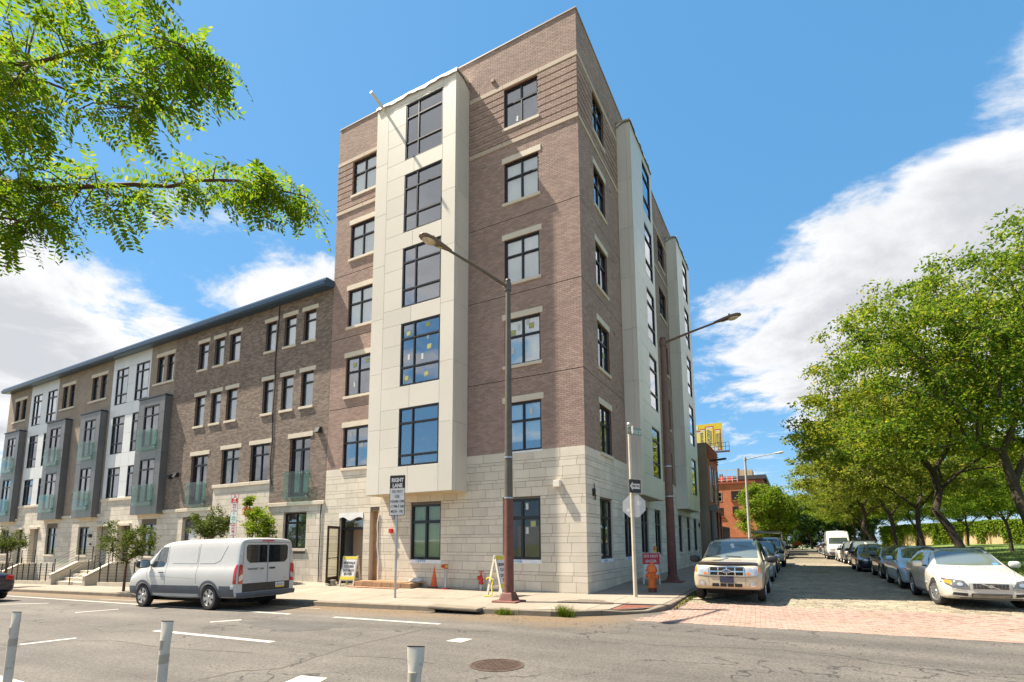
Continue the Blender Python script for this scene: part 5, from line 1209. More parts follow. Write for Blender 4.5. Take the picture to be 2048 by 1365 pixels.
m = MB(); m.prism([(rr_*1.05*math.cos(R_(22.5+45*i)), rr_*1.05*math.sin(R_(22.5+45*i))) for i in range(8)], lambda a, b, d: c+fx*a+Vector((0, 0, b))+fnn*d, -.003, -.001); m.build('stop_sign_face', SIGNR, o)
for dx, dz, w_, h_ in ((.16, .08, .12, .16), (-.17, -.12, .1, .1)):
    q = MB(); P = [(w_/2*math.cos(R_(30*i)), h_/2*math.sin(R_(30*i))) for i in range(12)]; q.prism(P, lambda a, b, d: c+fx*(a+dx)+Vector((0, 0, b+dz))+fnn*d, .0065, .008); q.build('sticker', SIGNW, o)
A1 = R_(28); c1 = at(1270, 973, 1, op.y-.075); p_ = plate(o, c1, .46, .40, R_(60), SIGNB, 'one_way_plate', .02)
fx1 = Vector((math.cos(R_(60)), math.sin(R_(60)), 0)); fn1 = Vector((math.sin(R_(60)), -math.cos(R_(60)), 0)); m = MB()
m.prism([(-.21, 0), (-.10, .13), (-.10, .075), (.20, .075), (.20, -.075), (-.10, -.075), (-.10, -.13)], lambda a, b, d: c1+fx1*a+Vector((0, 0, b))+fn1*d, .0065, .0085); m.build('arrow', SIGNW, p_)
wtext(p_, 'ONE WAY', c1+fx1*.04, .105, R_(60), SIGNB, .72, .010, .003)
cn = at(1261, 862, 1, op.y); 
for ang, wds, off, tx_ in ((R_(62), .62, .17, 'WOOD ST'), (R_(-52), .42, 0, '')):
    f_ = Vector((math.cos(ang), math.sin(ang), 0)); p_ = plate(o, cn+f_*off, wds, .24, ang, mat('blade_green', (.20, .30, .24), .5, var=.1) if tx_ else ALU, 'name_blade', .06)
    if tx_: wtext(p_, tx_, cn+f_*(off+.02)-Vector((0, 0, .02)), .15, ang, SIGNW, .8, .009, .003)
m = MB(); m.lathe([(.06, zt_-.02), (.07, zt_), (.05, zt_+.06), (.0, zt_+.075)], 12, (tx, op.y, 0)); m.build('finial', ALU, o, smooth=True)
# --- hydrant
hx, hy = 1.66, 1.30; hz = walk_z(hx, hy); HOR = mat('hydrant_orange', (.62, .14, .025), .5, var=.14, vscale=6, dirt=((.25, .06, .02), 8, .58, .75))
o = thing('fire_hydrant', 'orange fire hydrant on the pavement beside the signpost', 'hydrant', (hx, hy, hz))
m = MB(); m.tube([(hx, hy, hz), (hx, hy, hz+.16)], .13, 16); m.build('pedestal', POLER, o, smooth=True, angle=40)
m = MB(); m.lathe([(.17, .14), (.17, .19), (.125, .2), (.12, .25), (.12, .60), (.135, .62), (.165, .63), (.17, .66), (.165, .69), (.16, .72), (.14, .80), (.09, .86), (.045, .885), (.045, .93), (.02, .935)], 20, (hx, hy, hz)); m.build('barrel', HOR, o, smooth=True, angle=35)
for an, r_, ln, zz_ in ((0, .075, .20, .48), (180, .06, .19, .52), (-95, .06, .19, .50)):
    d = Vector((math.cos(R_(an)), math.sin(R_(an)), 0)); p = Vector((hx, hy, hz+zz_)); m = MB(); m.tube([p+d*.09, p+d*(ln-.05)], r_*.85, 12); m.tube([p+d*(ln-.05), p+d*ln], r_*1.1, 8); m.tube([p+d*ln, p+d*(ln+.03)], r_*.35, 5); m.build('outlet', HOR, o)
# --- cone
def cone(x, y, lab):
    z = walk_z(x, y)+.01; o = thing('traffic_cone', lab, 'traffic cone', (x, y, z)); CO_ = mat('cone_orange', (.75, .12, .02), .5, var=.1, vscale=6, dirt=((.3, .1, .05), 7, .6, .8))
    m = MB(); m.box(x-.19, x+.19, y-.19, y+.19, z, z+.03); m.build('base', mat('cone_base', (.25, .1, .05), .7), o, bevel=.01)
    m = MB(); m.lathe([(.15, z+.03), (.14, z+.05), (.035, z+.68), (.028, z+.71)], 20, (x, y, 0)); m.build('body', CO_, o, smooth=True, angle=40)
    return o
cp = at(869, 1177, 2, .1); cone(cp.x, cp.y, 'orange traffic cone standing by the wall next to the wooden step')
# --- low brick step with boards
SPx0, SPx1, SPy = -9.3, -6.35, -1.2
a_ = at(722, 1172, 2, .1); b__ = at(830, 1180, 2, .1)
zz0 = walk_z(-7.5, -.8); o = thing('entrance_step', 'unfinished low brown block step with loose boards in front of the doorway', 'step', (-7.7, -.7, zz0))
X0, X1, Y0, Y1 = a_.x, at(812, 1180, 2, .1).x, a_.y, -.03
BST = mat('step_block', (.33, .20, .11), .85, var=.18, vscale=3, island=.12)
Y0 = min(a_.y, b__.y)+.1; n = 6
for i in range(n):
    u, v = X0+(X1-X0)*i/n, X0+(X1-X0)*(i+1)/n; m = MB(); m.box(u+.006, v-.006, Y0, Y0+.25, zz0, zz0+.2); m.build('block', BST, o, bevel=.008)
for i in range(2):
    u, v = Y0+.26+(Y1-Y0-.26)*i/2, Y0+.26+(Y1-Y0-.26)*(i+1)/2; m = MB(); m.box(X1-.25, X1, u+.005, v-.005, zz0, zz0+.2); m.build('block', BST, o, bevel=.008)
    m = MB(); m.box(X0, X0+.25, u+.005, v-.005, zz0, zz0+.2); m.build('block', BST, o, bevel=.008)
m = MB(); m.box(X0+.26, X1-.26, Y0+.26, Y1, zz0, zz0+.16); m.build('fill', mat('rubble_fill', (.32, .24, .17), .95, var=.2, vscale=4), o)
for i, (u, v, yy, w_, rz) in enumerate(((X0+.2, X1-.3, Y0+.12, .22, .02), (X0+.7, X1+.3, Y0+.55, .2, -.015))):
    m = MB(); m.bar((u, yy, zz0+.215), (v, yy+rz*5, zz0+.215), w_, .022); m.build('board', PLY, o)
for i, (u, v, yy) in enumerate(((X0-.1, X0+.9, Y0-.16), (X0+.95, X1-.4, Y0-.2))):
    zb = walk_z(u, yy)+.012; q = thing('loose_board', ('flat brown plank lying on the pavement left of the lane sign post' if i == 0 else 'longer brown plank lying on the pavement at the lane sign post'), 'plank', ((u+v)/2, yy, zb)); m = MB(); m.bar((u, yy, zb+.01), (v, yy-.05, walk_z(v, yy)+.024), .17, .022); m.build('plank', mat('plank_red', (.38, .20, .12), .85, var=.15), q)
bgp = (X1-.15, Y0+.5); m = MB(); rr_ = random.Random(4)
bm_ = bmesh.new(); bmesh.ops.create_icosphere(bm_, subdivisions=3, radius=1)
for v in bm_.verts: v.co = Vector((v.co.x*.26, v.co.y*.17, v.co.z*.09))*(1+rr_.uniform(-.18, .18))+Vector((bgp[0], bgp[1], zz0+.27))
me = bpy.data.meshes.new('plastic_bag'); bm_.to_mesh(me); bm_.free(); me.materials.append(mat('plastic_clear', (.6, .6, .6), .3, var=.1)); q = link('plastic_bag', me, None); tag(q, 'crumpled clear plastic bag lying on the end of the block step', 'bag')
# small concrete block by the door
q = at(664, 1170, 2, .12); m = MB(); m.box(q.x-.26, q.x+.12, q.y-.1, q.y+.1, walk_z(q.x, q.y), walk_z(q.x, q.y)+.07); m.box(q.x-.24, q.x-.14, q.y-.09, q.y+.09, walk_z(q.x, q.y)+.0701, walk_z(q.x, q.y)+.17); m.box(q.x, q.x+.1, q.y-.09, q.y+.09, walk_z(q.x, q.y)+.0701, walk_z(q.x, q.y)+.17); m.box(q.x-.26, q.x+.12, q.y-.1, q.y+.1, walk_z(q.x, q.y)+.1702, walk_z(q.x, q.y)+.21); tag(m.build('concrete_block', mat('block_grey', (.38, .35, .3), .9, var=.1), None), 'small grey concrete block on the ground by the open glass door', 'block')
# --- A-frame barricade signs
AFW = mat('barricade_white', (.62, .58, .48), .6, var=.12, vscale=4); AFY = mat('barricade_yellow', (.62, .52, .06), .6, var=.1)
def aframe(lab, base, ang, h, w_, spread, face, lines, top=.96, bands=True, front=True):
    z = walk_z(base[0], base[1])+.008; o = thing('barricade_sign', lab, 'sign', (base[0], base[1], z), ang)
    A = Vector((0, -spread/2, 0)); T = Vector((0, 0, h)); B = Vector((0, spread/2, 0))
    for nm, foot in (('front_frame', A), ('rear_frame', B)):
        d = (foot-T); m = MB()
        for sx in (-1, 1): m.bar(T+Vector((sx*(w_/2-.035), 0, 0)), foot+Vector((sx*(w_/2-.035), 0, 0)), .07, .045, up=(1, 0, 0))
        m.bar(T.lerp(foot, .03)+Vector((-w_/2, 0, 0)), T.lerp(foot, .03)+Vector((w_/2, 0, 0)), .03, .05); m.bar(T.lerp(foot, .80)+Vector((-w_/2+.07, 0, 0)), T.lerp(foot, .80)+Vector((w_/2-.07, 0, 0)), .03, .08)
        if nm == 'rear_frame': m.bar(T.lerp(foot, .5)+Vector((-w_/2+.07, 0, 0)), T.lerp(foot, .5)+Vector((w_/2-.07, 0, 0)), .03, .1)
        m.build(nm, AFW, o, local=True)
    d = (A-T).normalized(); nn = Vector((0, d.z, -d.y)); nn = -nn if nn.y > 0 else nn; ln = (A-T).length
    al = math.atan2(spread/2, h)
    def fp(u, v, off): return T+d*(ln*v)+Vector((u, 0, 0))+nn*off
    def pan(v0, v1, mt, off, ww, nm):
        m = MB(); m.add([fp(-ww/2, v0, off), fp(ww/2, v0, off), fp(ww/2, v1, off), fp(-ww/2, v1, off), fp(-ww/2, v0, off-.008), fp(ww/2, v0, off-.008), fp(ww/2, v1, off-.008), fp(-ww/2, v1, off-.008)], [(0, 1, 2, 3), (7, 6, 5, 4), (0, 4, 5, 1), (1, 5, 6, 2), (2, 6, 7, 3), (3, 7, 4, 0)]); return m.build(nm, mt, o, local=True)
    pb = pan(.02, .80, face, .035, w_-.02, 'sign_panel')
    if bands: pan(.02, .115, AFY, .038, w_-.02, 'yellow_band'); pan(.69, .80, AFY, .038, w_-.02, 'yellow_band')
    for s_, v, sz, cl, sx in lines:
        p = fp(0, v, .0405); t = text('lettering', s_, sz, cl, pb, p, (R_(90)-al, 0, 0), sx, .001, bold=.003)
    return o
SB_ = SIGNB; p1 = at(700, 1172, 2, .1)
aframe('white a-frame sign with yellow bands reading sidewalk closed, by the open door', (p1.x, p1.y), R_(20), 1.12, .62, .62, SIGNW, [('SIDEWALK', .24, .125, SB_, .80), ('CLOSED', .36, .125, SB_, .85), ('DO NOT', .50, .13, SB_, .85), ('ENTER', .61, .13, SB_, .85)])
p2 = at(990, 1192, 2, .13)
aframe('white a-frame barricade seen edge on just behind the corner lamp post', (p2.x+.12, p2.y+.15), R_(78), 1.22, .62, .62, SIGNW, [('SIDEWALK', .24, .125, SB_, .80), ('CLOSED', .36, .125, SB_, .85), ('DO NOT', .50, .13, SB_, .85), ('ENTER', .61, .13, SB_, .85)])
m = MB(); bx_, by_ = p2.x-.02, p2.y+.05; rr_ = random.Random(2)
m.tube([(bx_-.25, by_-.12, .62), (bx_-.1, by_-.25, .68), (bx_+.05, by_-.2, .62), (bx_+.02, by_-.25, .4), (bx_+.08, by_-.3, .2), (bx_, by_-.35, .15), (bx_-.15, by_-.4, .145)], .02, 5); tag(m.build('caution_tape', mat('tape_yellow', (.75, .62, .03), .5), None), 'yellow caution tape tangled round the barricade by the lamp post', 'tape')
p3 = at(1320, 1155, 2, .2)
aframe('red and white do not enter a-frame sign behind the orange hydrant', (1.05, 3.75), R_(14), 1.12, .62, .6, SIGNW, [('DO NOT', .13, .14, SIGNW, .9), ('ENTER', .29, .14, SIGNW, .9), ('HARD HAT', .47, .08, SB_, .8), ('CONSTRUCTION', .57, .075, SB_, .7), ('AREA', .67, .08, SB_, .8)], bands=False)
fr = [q for q in bpy.data.objects if q.name.startswith('barricade_sign')][-1]
T = Vector((0, 0, 1.12)); A = Vector((0, -.3, 0)); d = (A-T).normalized(); nn = Vector((0, d.z, -d.y)); nn = -nn if nn.y > 0 else nn; ln = (A-T).length
m = MB(); f_ = lambda u, v, off: T+d*(ln*v)+Vector((u, 0, 0))+nn*off
m.add([f_(-.3, .03, .0375), f_(.3, .03, .0375), f_(.3, .38, .0375), f_(-.3, .38, .0375)], [(0, 1, 2, 3)]); m.build('red_field', SIGNR, fr, local=True)
m = MB(); m.tube([(.16, 0, 1.12), (.16, 0, 1.2)], .05, 10); m.build('flasher_base', AFY, fr, local=True)
m = MB(); m.lathe([(.05, 1.2), (.06, 1.25), (.05, 1.34), (.02, 1.36)], 12, (.16, 0, 0)); m.build('flasher_lens', mat('amber', (.7, .2, .02), .3), fr, local=True)
# --- flexible delineator posts near the camera
DW = mat('delineator_white', (.56, .52, .44), .5, var=.08, dirt=((.25, .22, .18), 14, .6, .75)); DG = mat('delineator_band', (.40, .36, .29), .4, var=.1)
for i, (qx, qy, lean, lab) in enumerate(((33, 1215, .05, 'white flexible delineator post at the left edge of the picture'), (334, 1243, .03, 'white flexible delineator post, middle one of three on the road'), (832, 1294, .02, 'white delineator post cut by the bottom edge, nearest to the manhole cover'))):
    t = at(qx, qy, 2, .93); b = Vector((t.x-.02, t.y, road_z(t.x, t.y))); o = thing('delineator_post', lab, 'bollard', b, 0, 'flexible lane posts'); an = R_(22)
    def ring(z, rx, ry, off=0): return [(b.x+off+rx*math.cos(k*math.pi/8)*math.cos(an)-ry*math.sin(k*math.pi/8)*math.sin(an), b.y+rx*math.cos(k*math.pi/8)*math.sin(an)+ry*math.sin(k*math.pi/8)*math.cos(an), z) for k in range(16)]
    def shell(st, nm, mt):
        m = MB(); V = []
        for z, rx, ry, of in st: V += ring(z, rx, ry, of)
        F = [(q*16+k, q*16+(k+1) % 16, (q+1)*16+(k+1) % 16, (q+1)*16+k) for q in range(len(st)-1) for k in range(16)]; F.append(tuple(range(16))); F.append(tuple((len(st)-1)*16+k for k in range(16))); m.add(V, F); return m.build(nm, mt, o, smooth=True, angle=50)
    z0 = b.z; shell([(z0, .1, .1, 0), (z0+.03, .09, .09, 0), (z0+.05, .045, .045, 0)], 'foot', BLK)
    shell([(z0+.04, .047, .047, 0), (z0+.6, .047, .047, lean*.4), (z0+.74, .051, .042, lean*.7), (z0+.83, .064, .022, lean), (z0+.93-z0*0, .068, .009, lean)], 'tube', DW)
    for zb in (.52, .66): shell([(z0+zb, .0485, .0485, lean*.35), (z0+zb+.09, .0495, .048, lean*.5)], 'reflective_band', DG)
    shell([(z0+.929, .0685, .010, lean), (z0+.936, .0685, .010, lean)], 'tip', BLK)
# --- manhole, drain inlet
mc = at(994, 1331, 2, 0); o = thing('manhole_cover', 'round rusty manhole cover with wavy tread in the asphalt', 'manhole', (mc.x, mc.y, 0)); RUST = mat('rusty_iron', (.075, .048, .035), .75, .3, var=.25, vscale=9, bump=.4)
m = MB(); m.lathe([(.385, -.02), (.385, .007), (.355, .007), (.355, -.02)], 40, (mc.x, mc.y, 0), cap=False); m.build('rim', RUST, o)
m = MB(); m.lathe([(.347, -.02), (.347, .004), (.0, .004)], 40, (mc.x, mc.y, 0), cap=False); cv_ = m.build('lid', RUST, o)
m = MB()
for i in range(-7, 8):
    for j in range(-7, 8):
        X, Y = i*.046, j*.046
        if math.hypot(X, Y) < .315:
            s_ = 1 if (i+j) % 2 else -1; m.bar((mc.x+X-.018, mc.y+Y-.018*s_, .0065), (mc.x+X+.018, mc.y+Y+.018*s_, .0065), .016, .005)
tag(m.build('tread', RUST, cv_), kind='stuff')
m2 = at(1395, 1251, 2, .03); 
dx = -1.95; o = thing('drain_inlet', 'worn concrete kerb drain inlet with dark slot left of the lamp base', 'drain', (dx, -4.3, road_z(dx, 0)))
m = MB(); m.box(dx-.75, dx+.75, -4.5, -4.06, walk_z(dx, -4.2)-.055, walk_z(dx, -4.2)+.035); m.build('lintel_slab', KERB, o, bevel=.03)
m = MB(); m.box(dx-.62, dx+.62, -4.36, -4.30, road_z(dx, 0)-.05, walk_z(dx, -4.2)-.056); m.build('slot', mat('void_black', (.005, .005, .005), 1), o)
# ================================================================== vehicles (local frame: nose at -x, tail at +x, z up, origin on the ground under the middle)
TYRE = mat('tyre_rubber', (.022, .02, .019), .85, var=.2, vscale=20, bump=.3); RIMM = mat('wheel_alloy', (.50, .50, .49), .3, .8, var=.08); BLKP = mat('black_plastic', (.018, .018, .02), .5, var=.1); CHR = mat('chrome', (.75, .75, .75), .12, 1.)
CGL = mat('car_glass', (.035, .045, .045), .03, spec=.9, coat=1.); CGL2 = mat('car_glass_grey', (.11, .135, .13), .04, spec=.9, coat=1.); CGLD = mat('car_glass_dark', (.012, .012, .013), .03, spec=.8)
LENS = mat('headlamp_lens', (.52, .54, .55), .08, .35, coat=1., var=.25, vscale=18); AMB = mat('amber_lens', (.75, .22, .02), .15, coat=1.); REDL = mat('tail_lens', (.50, .012, .012), .12, coat=1.); PLB = mat('plate_navy', (.03, .03, .06), .5)
DARKV = mat('wheel_well', (.006, .006, .006), .95)
def paint(name, c, metal=.0, rough=.28): return mat('paint_'+name, c, rough, metal, coat=.8, var=.025, vscale=1.5)
RING = 13
def ring_pts(x, zb, belt, zt, w_, wr):
    h = belt-zb; cr = min(.06, (zt-belt)*.25+.015); te = zt-cr
    L_ = [(0, zb), (w_*.80, zb), (w_*.95, zb+.05*h), (w_*.985, zb+.28*h), (w_*1.0, zb+.62*h), (w_*.992, zb+.86*h), (w_*.965, belt)]
    a = (w_*.945, belt+.012); b = (wr, te)
    L_ += [(a[0]+(b[0]-a[0])*t, a[1]+(b[1]-a[1])*t) for t in (.05, .5, .92)]
    L_ += [(wr*.93, te+cr*.42), (wr*.5, zt-.012), (0, zt)]
    return [(x, y, z) for y, z in L_]
def loft(st, Lc, sub=2):
    V = []; F = []; n = RING; ring = 2*n-2
    for s in st:
        r = ring_pts(*s); full = r+[(x, -y, z) for x, y, z in r[-2:0:-1]]; V += [(x-Lc/2, y, z) for x, y, z in full]
    for i in range(len(st)-1):
        for k in range(ring): k2 = (k+1) % ring; F.append((i*ring+k, (i+1)*ring+k, (i+1)*ring+k2, i*ring+k2))
    # caps as quad strips across
    for base, fl in ((0, 0), ((len(st)-1)*ring, 1)):
        for k in range(n-1):
            a, b = base+k, base+k+1; c, d = base+(ring-k-1) % ring, base+(ring-k) % ring
            q = (a, b, c, d) if k else (a, b, c)
            if k == n-2: q = (a, b, d)
            if k == 0: q = (a, b, base+ring-1)
            F.append(tuple(q) if fl else tuple(reversed(q)))
    m = MB(); m.add(V, F); me = m.mesh('body_cage'); o = bpy.data.objects.new('cage', me); COL.objects.link(o)
    md = o.modifiers.new('s', 'SUBSURF'); md.levels = sub; md.render_levels = sub
    dg = bpy.context.evaluated_depsgraph_get(); r = bpy.data.meshes.new_from_object(o.evaluated_get(dg)); bpy.data.objects.remove(o); bpy.data.meshes.remove(me)
    return r
def cut(me, wheels, r, w_out):
    """wheel arches by boolean"""
    m = MB()
    for wx in wheels: m.tube([(wx, -w_out-.3, r*.93), (wx, w_out+.3, r*.93)], r*1.16, 28)
    cm = m.mesh('cutter'); cm.materials.append(None); cm.materials.append(None); cm.polygons.foreach_set('material_index', [1]*len(cm.polygons))
    o = bpy.data.objects.new('b', me); COL.objects.link(o); c = bpy.data.objects.new('c', cm); COL.objects.link(c)
    md = o.modifiers.new('b', 'BOOLEAN'); md.operation = 'DIFFERENCE'; md.object = c; md.solver = 'EXACT'; md.material_mode = 'INDEX'
    me.materials.append(None); me.materials.append(None)
    dg = bpy.context.evaluated_depsgraph_get(); r_ = bpy.data.meshes.new_from_object(o.evaluated_get(dg)); bpy.data.objects.remove(o); bpy.data.objects.remove(c)
    r_.polygons.foreach_set('use_smooth', [True]*len(r_.polygons)); r_.set_sharp_from_angle(angle=R_(38)); return r_
class Car:
    def __init__(s, name, label, cat, Lc, st, wheels, wr, width, pm, group=None, wheel_style=7, arch=True, track=None):
        s.L = Lc; s.root = thing(name, label, cat, (0, 0, 0), 0, group); me = loft(st, Lc); s.bvh = BVHTree.FromPolygons([v.co.copy() for v in me.vertices], [tuple(p.vertices) for p in me.polygons]); s.w = width/2
        wl = [q-Lc/2 for q in wheels]; body = cut(me, wl, wr, s.w); body.materials.clear(); body.materials.append(pm); body.materials.append(DARKV); body.name = 'body'
        s.body = link('body', body, None, s.root); s.pm = pm; s.wr = wr
        tk = (track or width*.865)/2
        for wx in wl:
            for sg in (-1, 1): s.wheel(wx, sg*tk, sg, wr, wheel_style)
        m = MB()   # underbody
        m.box(-Lc/2+.35, Lc/2-.35, -s.w*.62, s.w*.62, .2, .36); m.build('underbody', DARKV, s.root, local=True)
    WH = {}
    def wheel(s, x, y, sg, r, style):
        key = (round(r, 3), style)
        if key not in Car.WH:
            wd = .205; ri = r*.66; m = MB(); m.lathe([(ri, -wd/2+.01), (ri+.02, -wd/2), (r-.03, -wd/2+.004), (r-.005, -wd/2+.03), (r, -wd/2+.06), (r, wd/2-.06), (r-.005, wd/2-.03), (r-.03, wd/2-.004), (ri+.02, wd/2), (ri, wd/2-.01)], 36, axis='y', cap=False); ty = m.mesh('tyre', smooth=True, angle=35); ty.materials.append(TYRE)
            m = MB(); m.lathe([(ri+.004, -wd/2+.012), (ri-.012, -wd/2+.004), (ri-.02, -wd/2+.03), (ri-.035, wd/2-.02)], 36, axis='y', cap=False)
            for k in range(style):
                a = 2*math.pi*k/style; d = Vector((math.cos(a), 0, math.sin(a))); t = Vector((-math.sin(a), 0, math.cos(a))); w0, w1 = .055*7/style, .035*7/style; y0, y1 = -wd/2+.022, -wd/2+.05
                m.hexa([d*.03-t*w0*.6+Vector((0, y0, 0)), d*.03+t*w0*.6+Vector((0, y0, 0)), d*.03+t*w0*.6+Vector((0, y1, 0)), d*.03-t*w0*.6+Vector((0, y1, 0)), d*(ri-.015)-t*w0+Vector((0, y0-.01, 0)), d*(ri-.015)+t*w0+Vector((0, y0-.01, 0)), d*(ri-.015)+t*w0+Vector((0, y1, 0)), d*(ri-.015)-t*w0+Vector((0, y1, 0))])
            m.lathe([(.0, -wd/2+.006), (.05, -wd/2+.008), (.062, -wd/2+.03)], 20, axis='y', cap=False); rm = m.mesh('rim', smooth=True, angle=30); rm.materials.append(RIMM)
            m = MB(); m.lathe([(.0, -wd/2+.06), (ri-.01, -wd/2+.06)], 28, axis='y', cap=False); bk = m.mesh('brake_disc'); bk.materials.append(DARKV); Car.WH[key] = (ty, rm, bk)
        ty, rm, bk = Car.WH[key]; w_ = link('wheel', ty, None, s.root, (x, y, r), (0, random.uniform(0, 6), 0 if sg < 0 else math.pi)); link('rim', rm, None, w_); link('brake_disc', bk, None, w_)
        s.wheels = getattr(s, 'wheels', [])+[w_]
    def hit(s, view, a, b, off=.004):
        L_ = s.L
        if view == 'F': o, d = Vector((-L_, a, b)), Vector((1, 0, 0))
        elif view == 'R': o, d = Vector((L_, a, b)), Vector((-1, 0, 0))
        elif view == 'P': o, d = Vector((a, -3, b)), Vector((0, 1, 0))   # side at -y
        elif view == 'S': o, d = Vector((a, 3, b)), Vector((0, -1, 0))
        else: o, d = Vector((a, b, 4)), Vector((0, 0, -1))
        h, n, i, ds = s.bvh.ray_cast(o, d)
        if h is None:
            h, n, i, ds = s.bvh.find_nearest(o+d*(L_ if view in 'FR' else 2.2))
        if n.dot(d) > 0: n = -n
        return h+n*off, n
    def patch(s, name, view, poly, mt, parent=None, off=.005, rings=5, th=.02, sub=.07, wl=None):
        """polygon drawn in the view plane and draped on the body. F/R: (y,z); P/S: (x,z); T: (x,y)"""
        P = []
        for p, q in zip(poly, poly[1:]+poly[:1]):
            n = max(1, int(math.hypot(q[0]-p[0], q[1]-p[1])/sub)); P += [(p[0]+(q[0]-p[0])*i/n, p[1]+(q[1]-p[1])*i/n) for i in range(n)]
        cx = sum(p[0] for p in P)/len(P); cy = sum(p[1] for p in P)/len(P); V = []; F = []; n = len(P)
        for r in range(rings, 0, -1):
            for p in P: t = r/rings; h, nn = s.hit(view, cx+(p[0]-cx)*t, cy+(p[1]-cy)*t, off); V.append(h)
        h, nn = s.hit(view, cx, cy, off); V.append(h)
        for r in range(rings-1):
            for k in range(n): k2 = (k+1) % n; F.append((r*n+k, r*n+k2, (r+1)*n+k2, (r+1)*n+k))
        for k in range(n): F.append(((rings-1)*n+k, (rings-1)*n+(k+1) % n, len(V)-1))
        b = len(V)
        for p in P: h, nn = s.hit(view, p[0], p[1], off-th); V.append(h)
        for k in range(n): F.append((k, b+k, b+(k+1) % n, (k+1) % n))
        m = MB(); m.add(V, F); return m.build(name, mt, parent or s.root, local=True, smooth=True, angle=40)
    def line(s, name, view, pts, mt, wd=.008, off=.002, sub=.06, parent=None):
        P = []
        for p, q in zip(pts, pts[1:]):
            n = max(1, int(math.hypot(q[0]-p[0], q[1]-p[1])/sub)); P += [(p[0]+(q[0]-p[0])*i/n, p[1]+(q[1]-p[1])*i/n) for i in range(n)]
        P.append(pts[-1]); V = []; F = []
        for i, p in enumerate(P):
            a, b = P[max(i-1, 0)], P[min(i+1, len(P)-1)]; dx, dy = b[0]-a[0], b[1]-a[1]; l_ = math.hypot(dx, dy) or 1; nx, ny = -dy/l_*wd/2, dx/l_*wd/2
            V += [s.hit(view, p[0]-nx, p[1]-ny, off)[0], s.hit(view, p[0]+nx, p[1]+ny, off)[0]]
        for i in range(len(P)-1): F.append((2*i, 2*i+1, 2*i+3, 2*i+2))
        m = MB(); m.add(V, F); return m.build(name, mt, parent or s.root, local=True, smooth=True)
    def mirror_part(s, x, z, y, mt, big=1.):
        for sg in (-1, 1):
            bm = bmesh.new(); bmesh.ops.create_uvsphere(bm, u_segments=14, v_segments=10, radius=1)
            for v in bm.verts: c = v.co; v.co = Vector((math.copysign(abs(c.x)**.7, c.x)*.075*big, math.copysign(abs(c.y)**.6, c.y)*.12*big, math.copysign(abs(c.z)**.65, c.z)*.085*big))+Vector((x, sg*(y+.1*big), z))
            me = bpy.data.meshes.new('mirror'); bm.to_mesh(me); bm.free(); me.materials.append(mt); me.polygons.foreach_set('use_smooth', [True]*len(me.polygons)); o = link('mirror', me, None, s.root)
            m = MB(); m.bar((x+.01, sg*(y-.1), z-.05), (x, sg*(y+.03), z-.04), .06, .04); m.build('mirror_arm', BLKP, o, local=True)
            m = MB(); m.box(x+.072*big, x+.077*big, sg*(y+.1*big)-.09*big, sg*(y+.1*big)+.09*big, z-.06*big, z+.06*big); m.build('mirror_glass', CHR, o, local=True)
    def handles(s, xs, z, mt):
        for x in xs:
            for view, sg in (('P', -1), ('S', 1)):
                h, n = s.hit(view, x, z, .0); m = MB(); m.bar(h+n*.025+Vector((-.1, 0, 0)), h+n*.025+Vector((.1, 0, 0)), .028, .03); m.bar(h+Vector((-.08, 0, 0)), h+n*.025+Vector((-.08, 0, 0)), .02, .02); m.bar(h+Vector((.08, 0, 0)), h+n*.025+Vector((.08, 0, 0)), .02, .02); m.build('door_handle', mt, s.root, local=True)
    def sides(s, fn):
        fn('P'); fn('S')
    def place(s, x, y, z, rz): s.root.location = (x, y, z); s.root.rotation_euler = (0, 0, rz)
def rrect(cx, cy, w_, h_, r, n=4):
    P = []
    for sx, sy, a0 in ((1, 1, 0), (-1, 1, 90), (-1, -1, 180), (1, -1, 270)):
        for i in range(n+1): a = R_(a0+i*90/n); P.append((cx+sx*(w_/2-r)+r*math.cos(a), cy+sy*(h_/2-r)+r*math.sin(a)))
    return P
def ell(cx, cy, a, b, n=20): return [(cx+a*math.cos(2*math.pi*i/n), cy+b*math.sin(2*math.pi*i/n)) for i in range(n)]
SEAMC = mat('shut_line', (.03, .03, .03), .8)

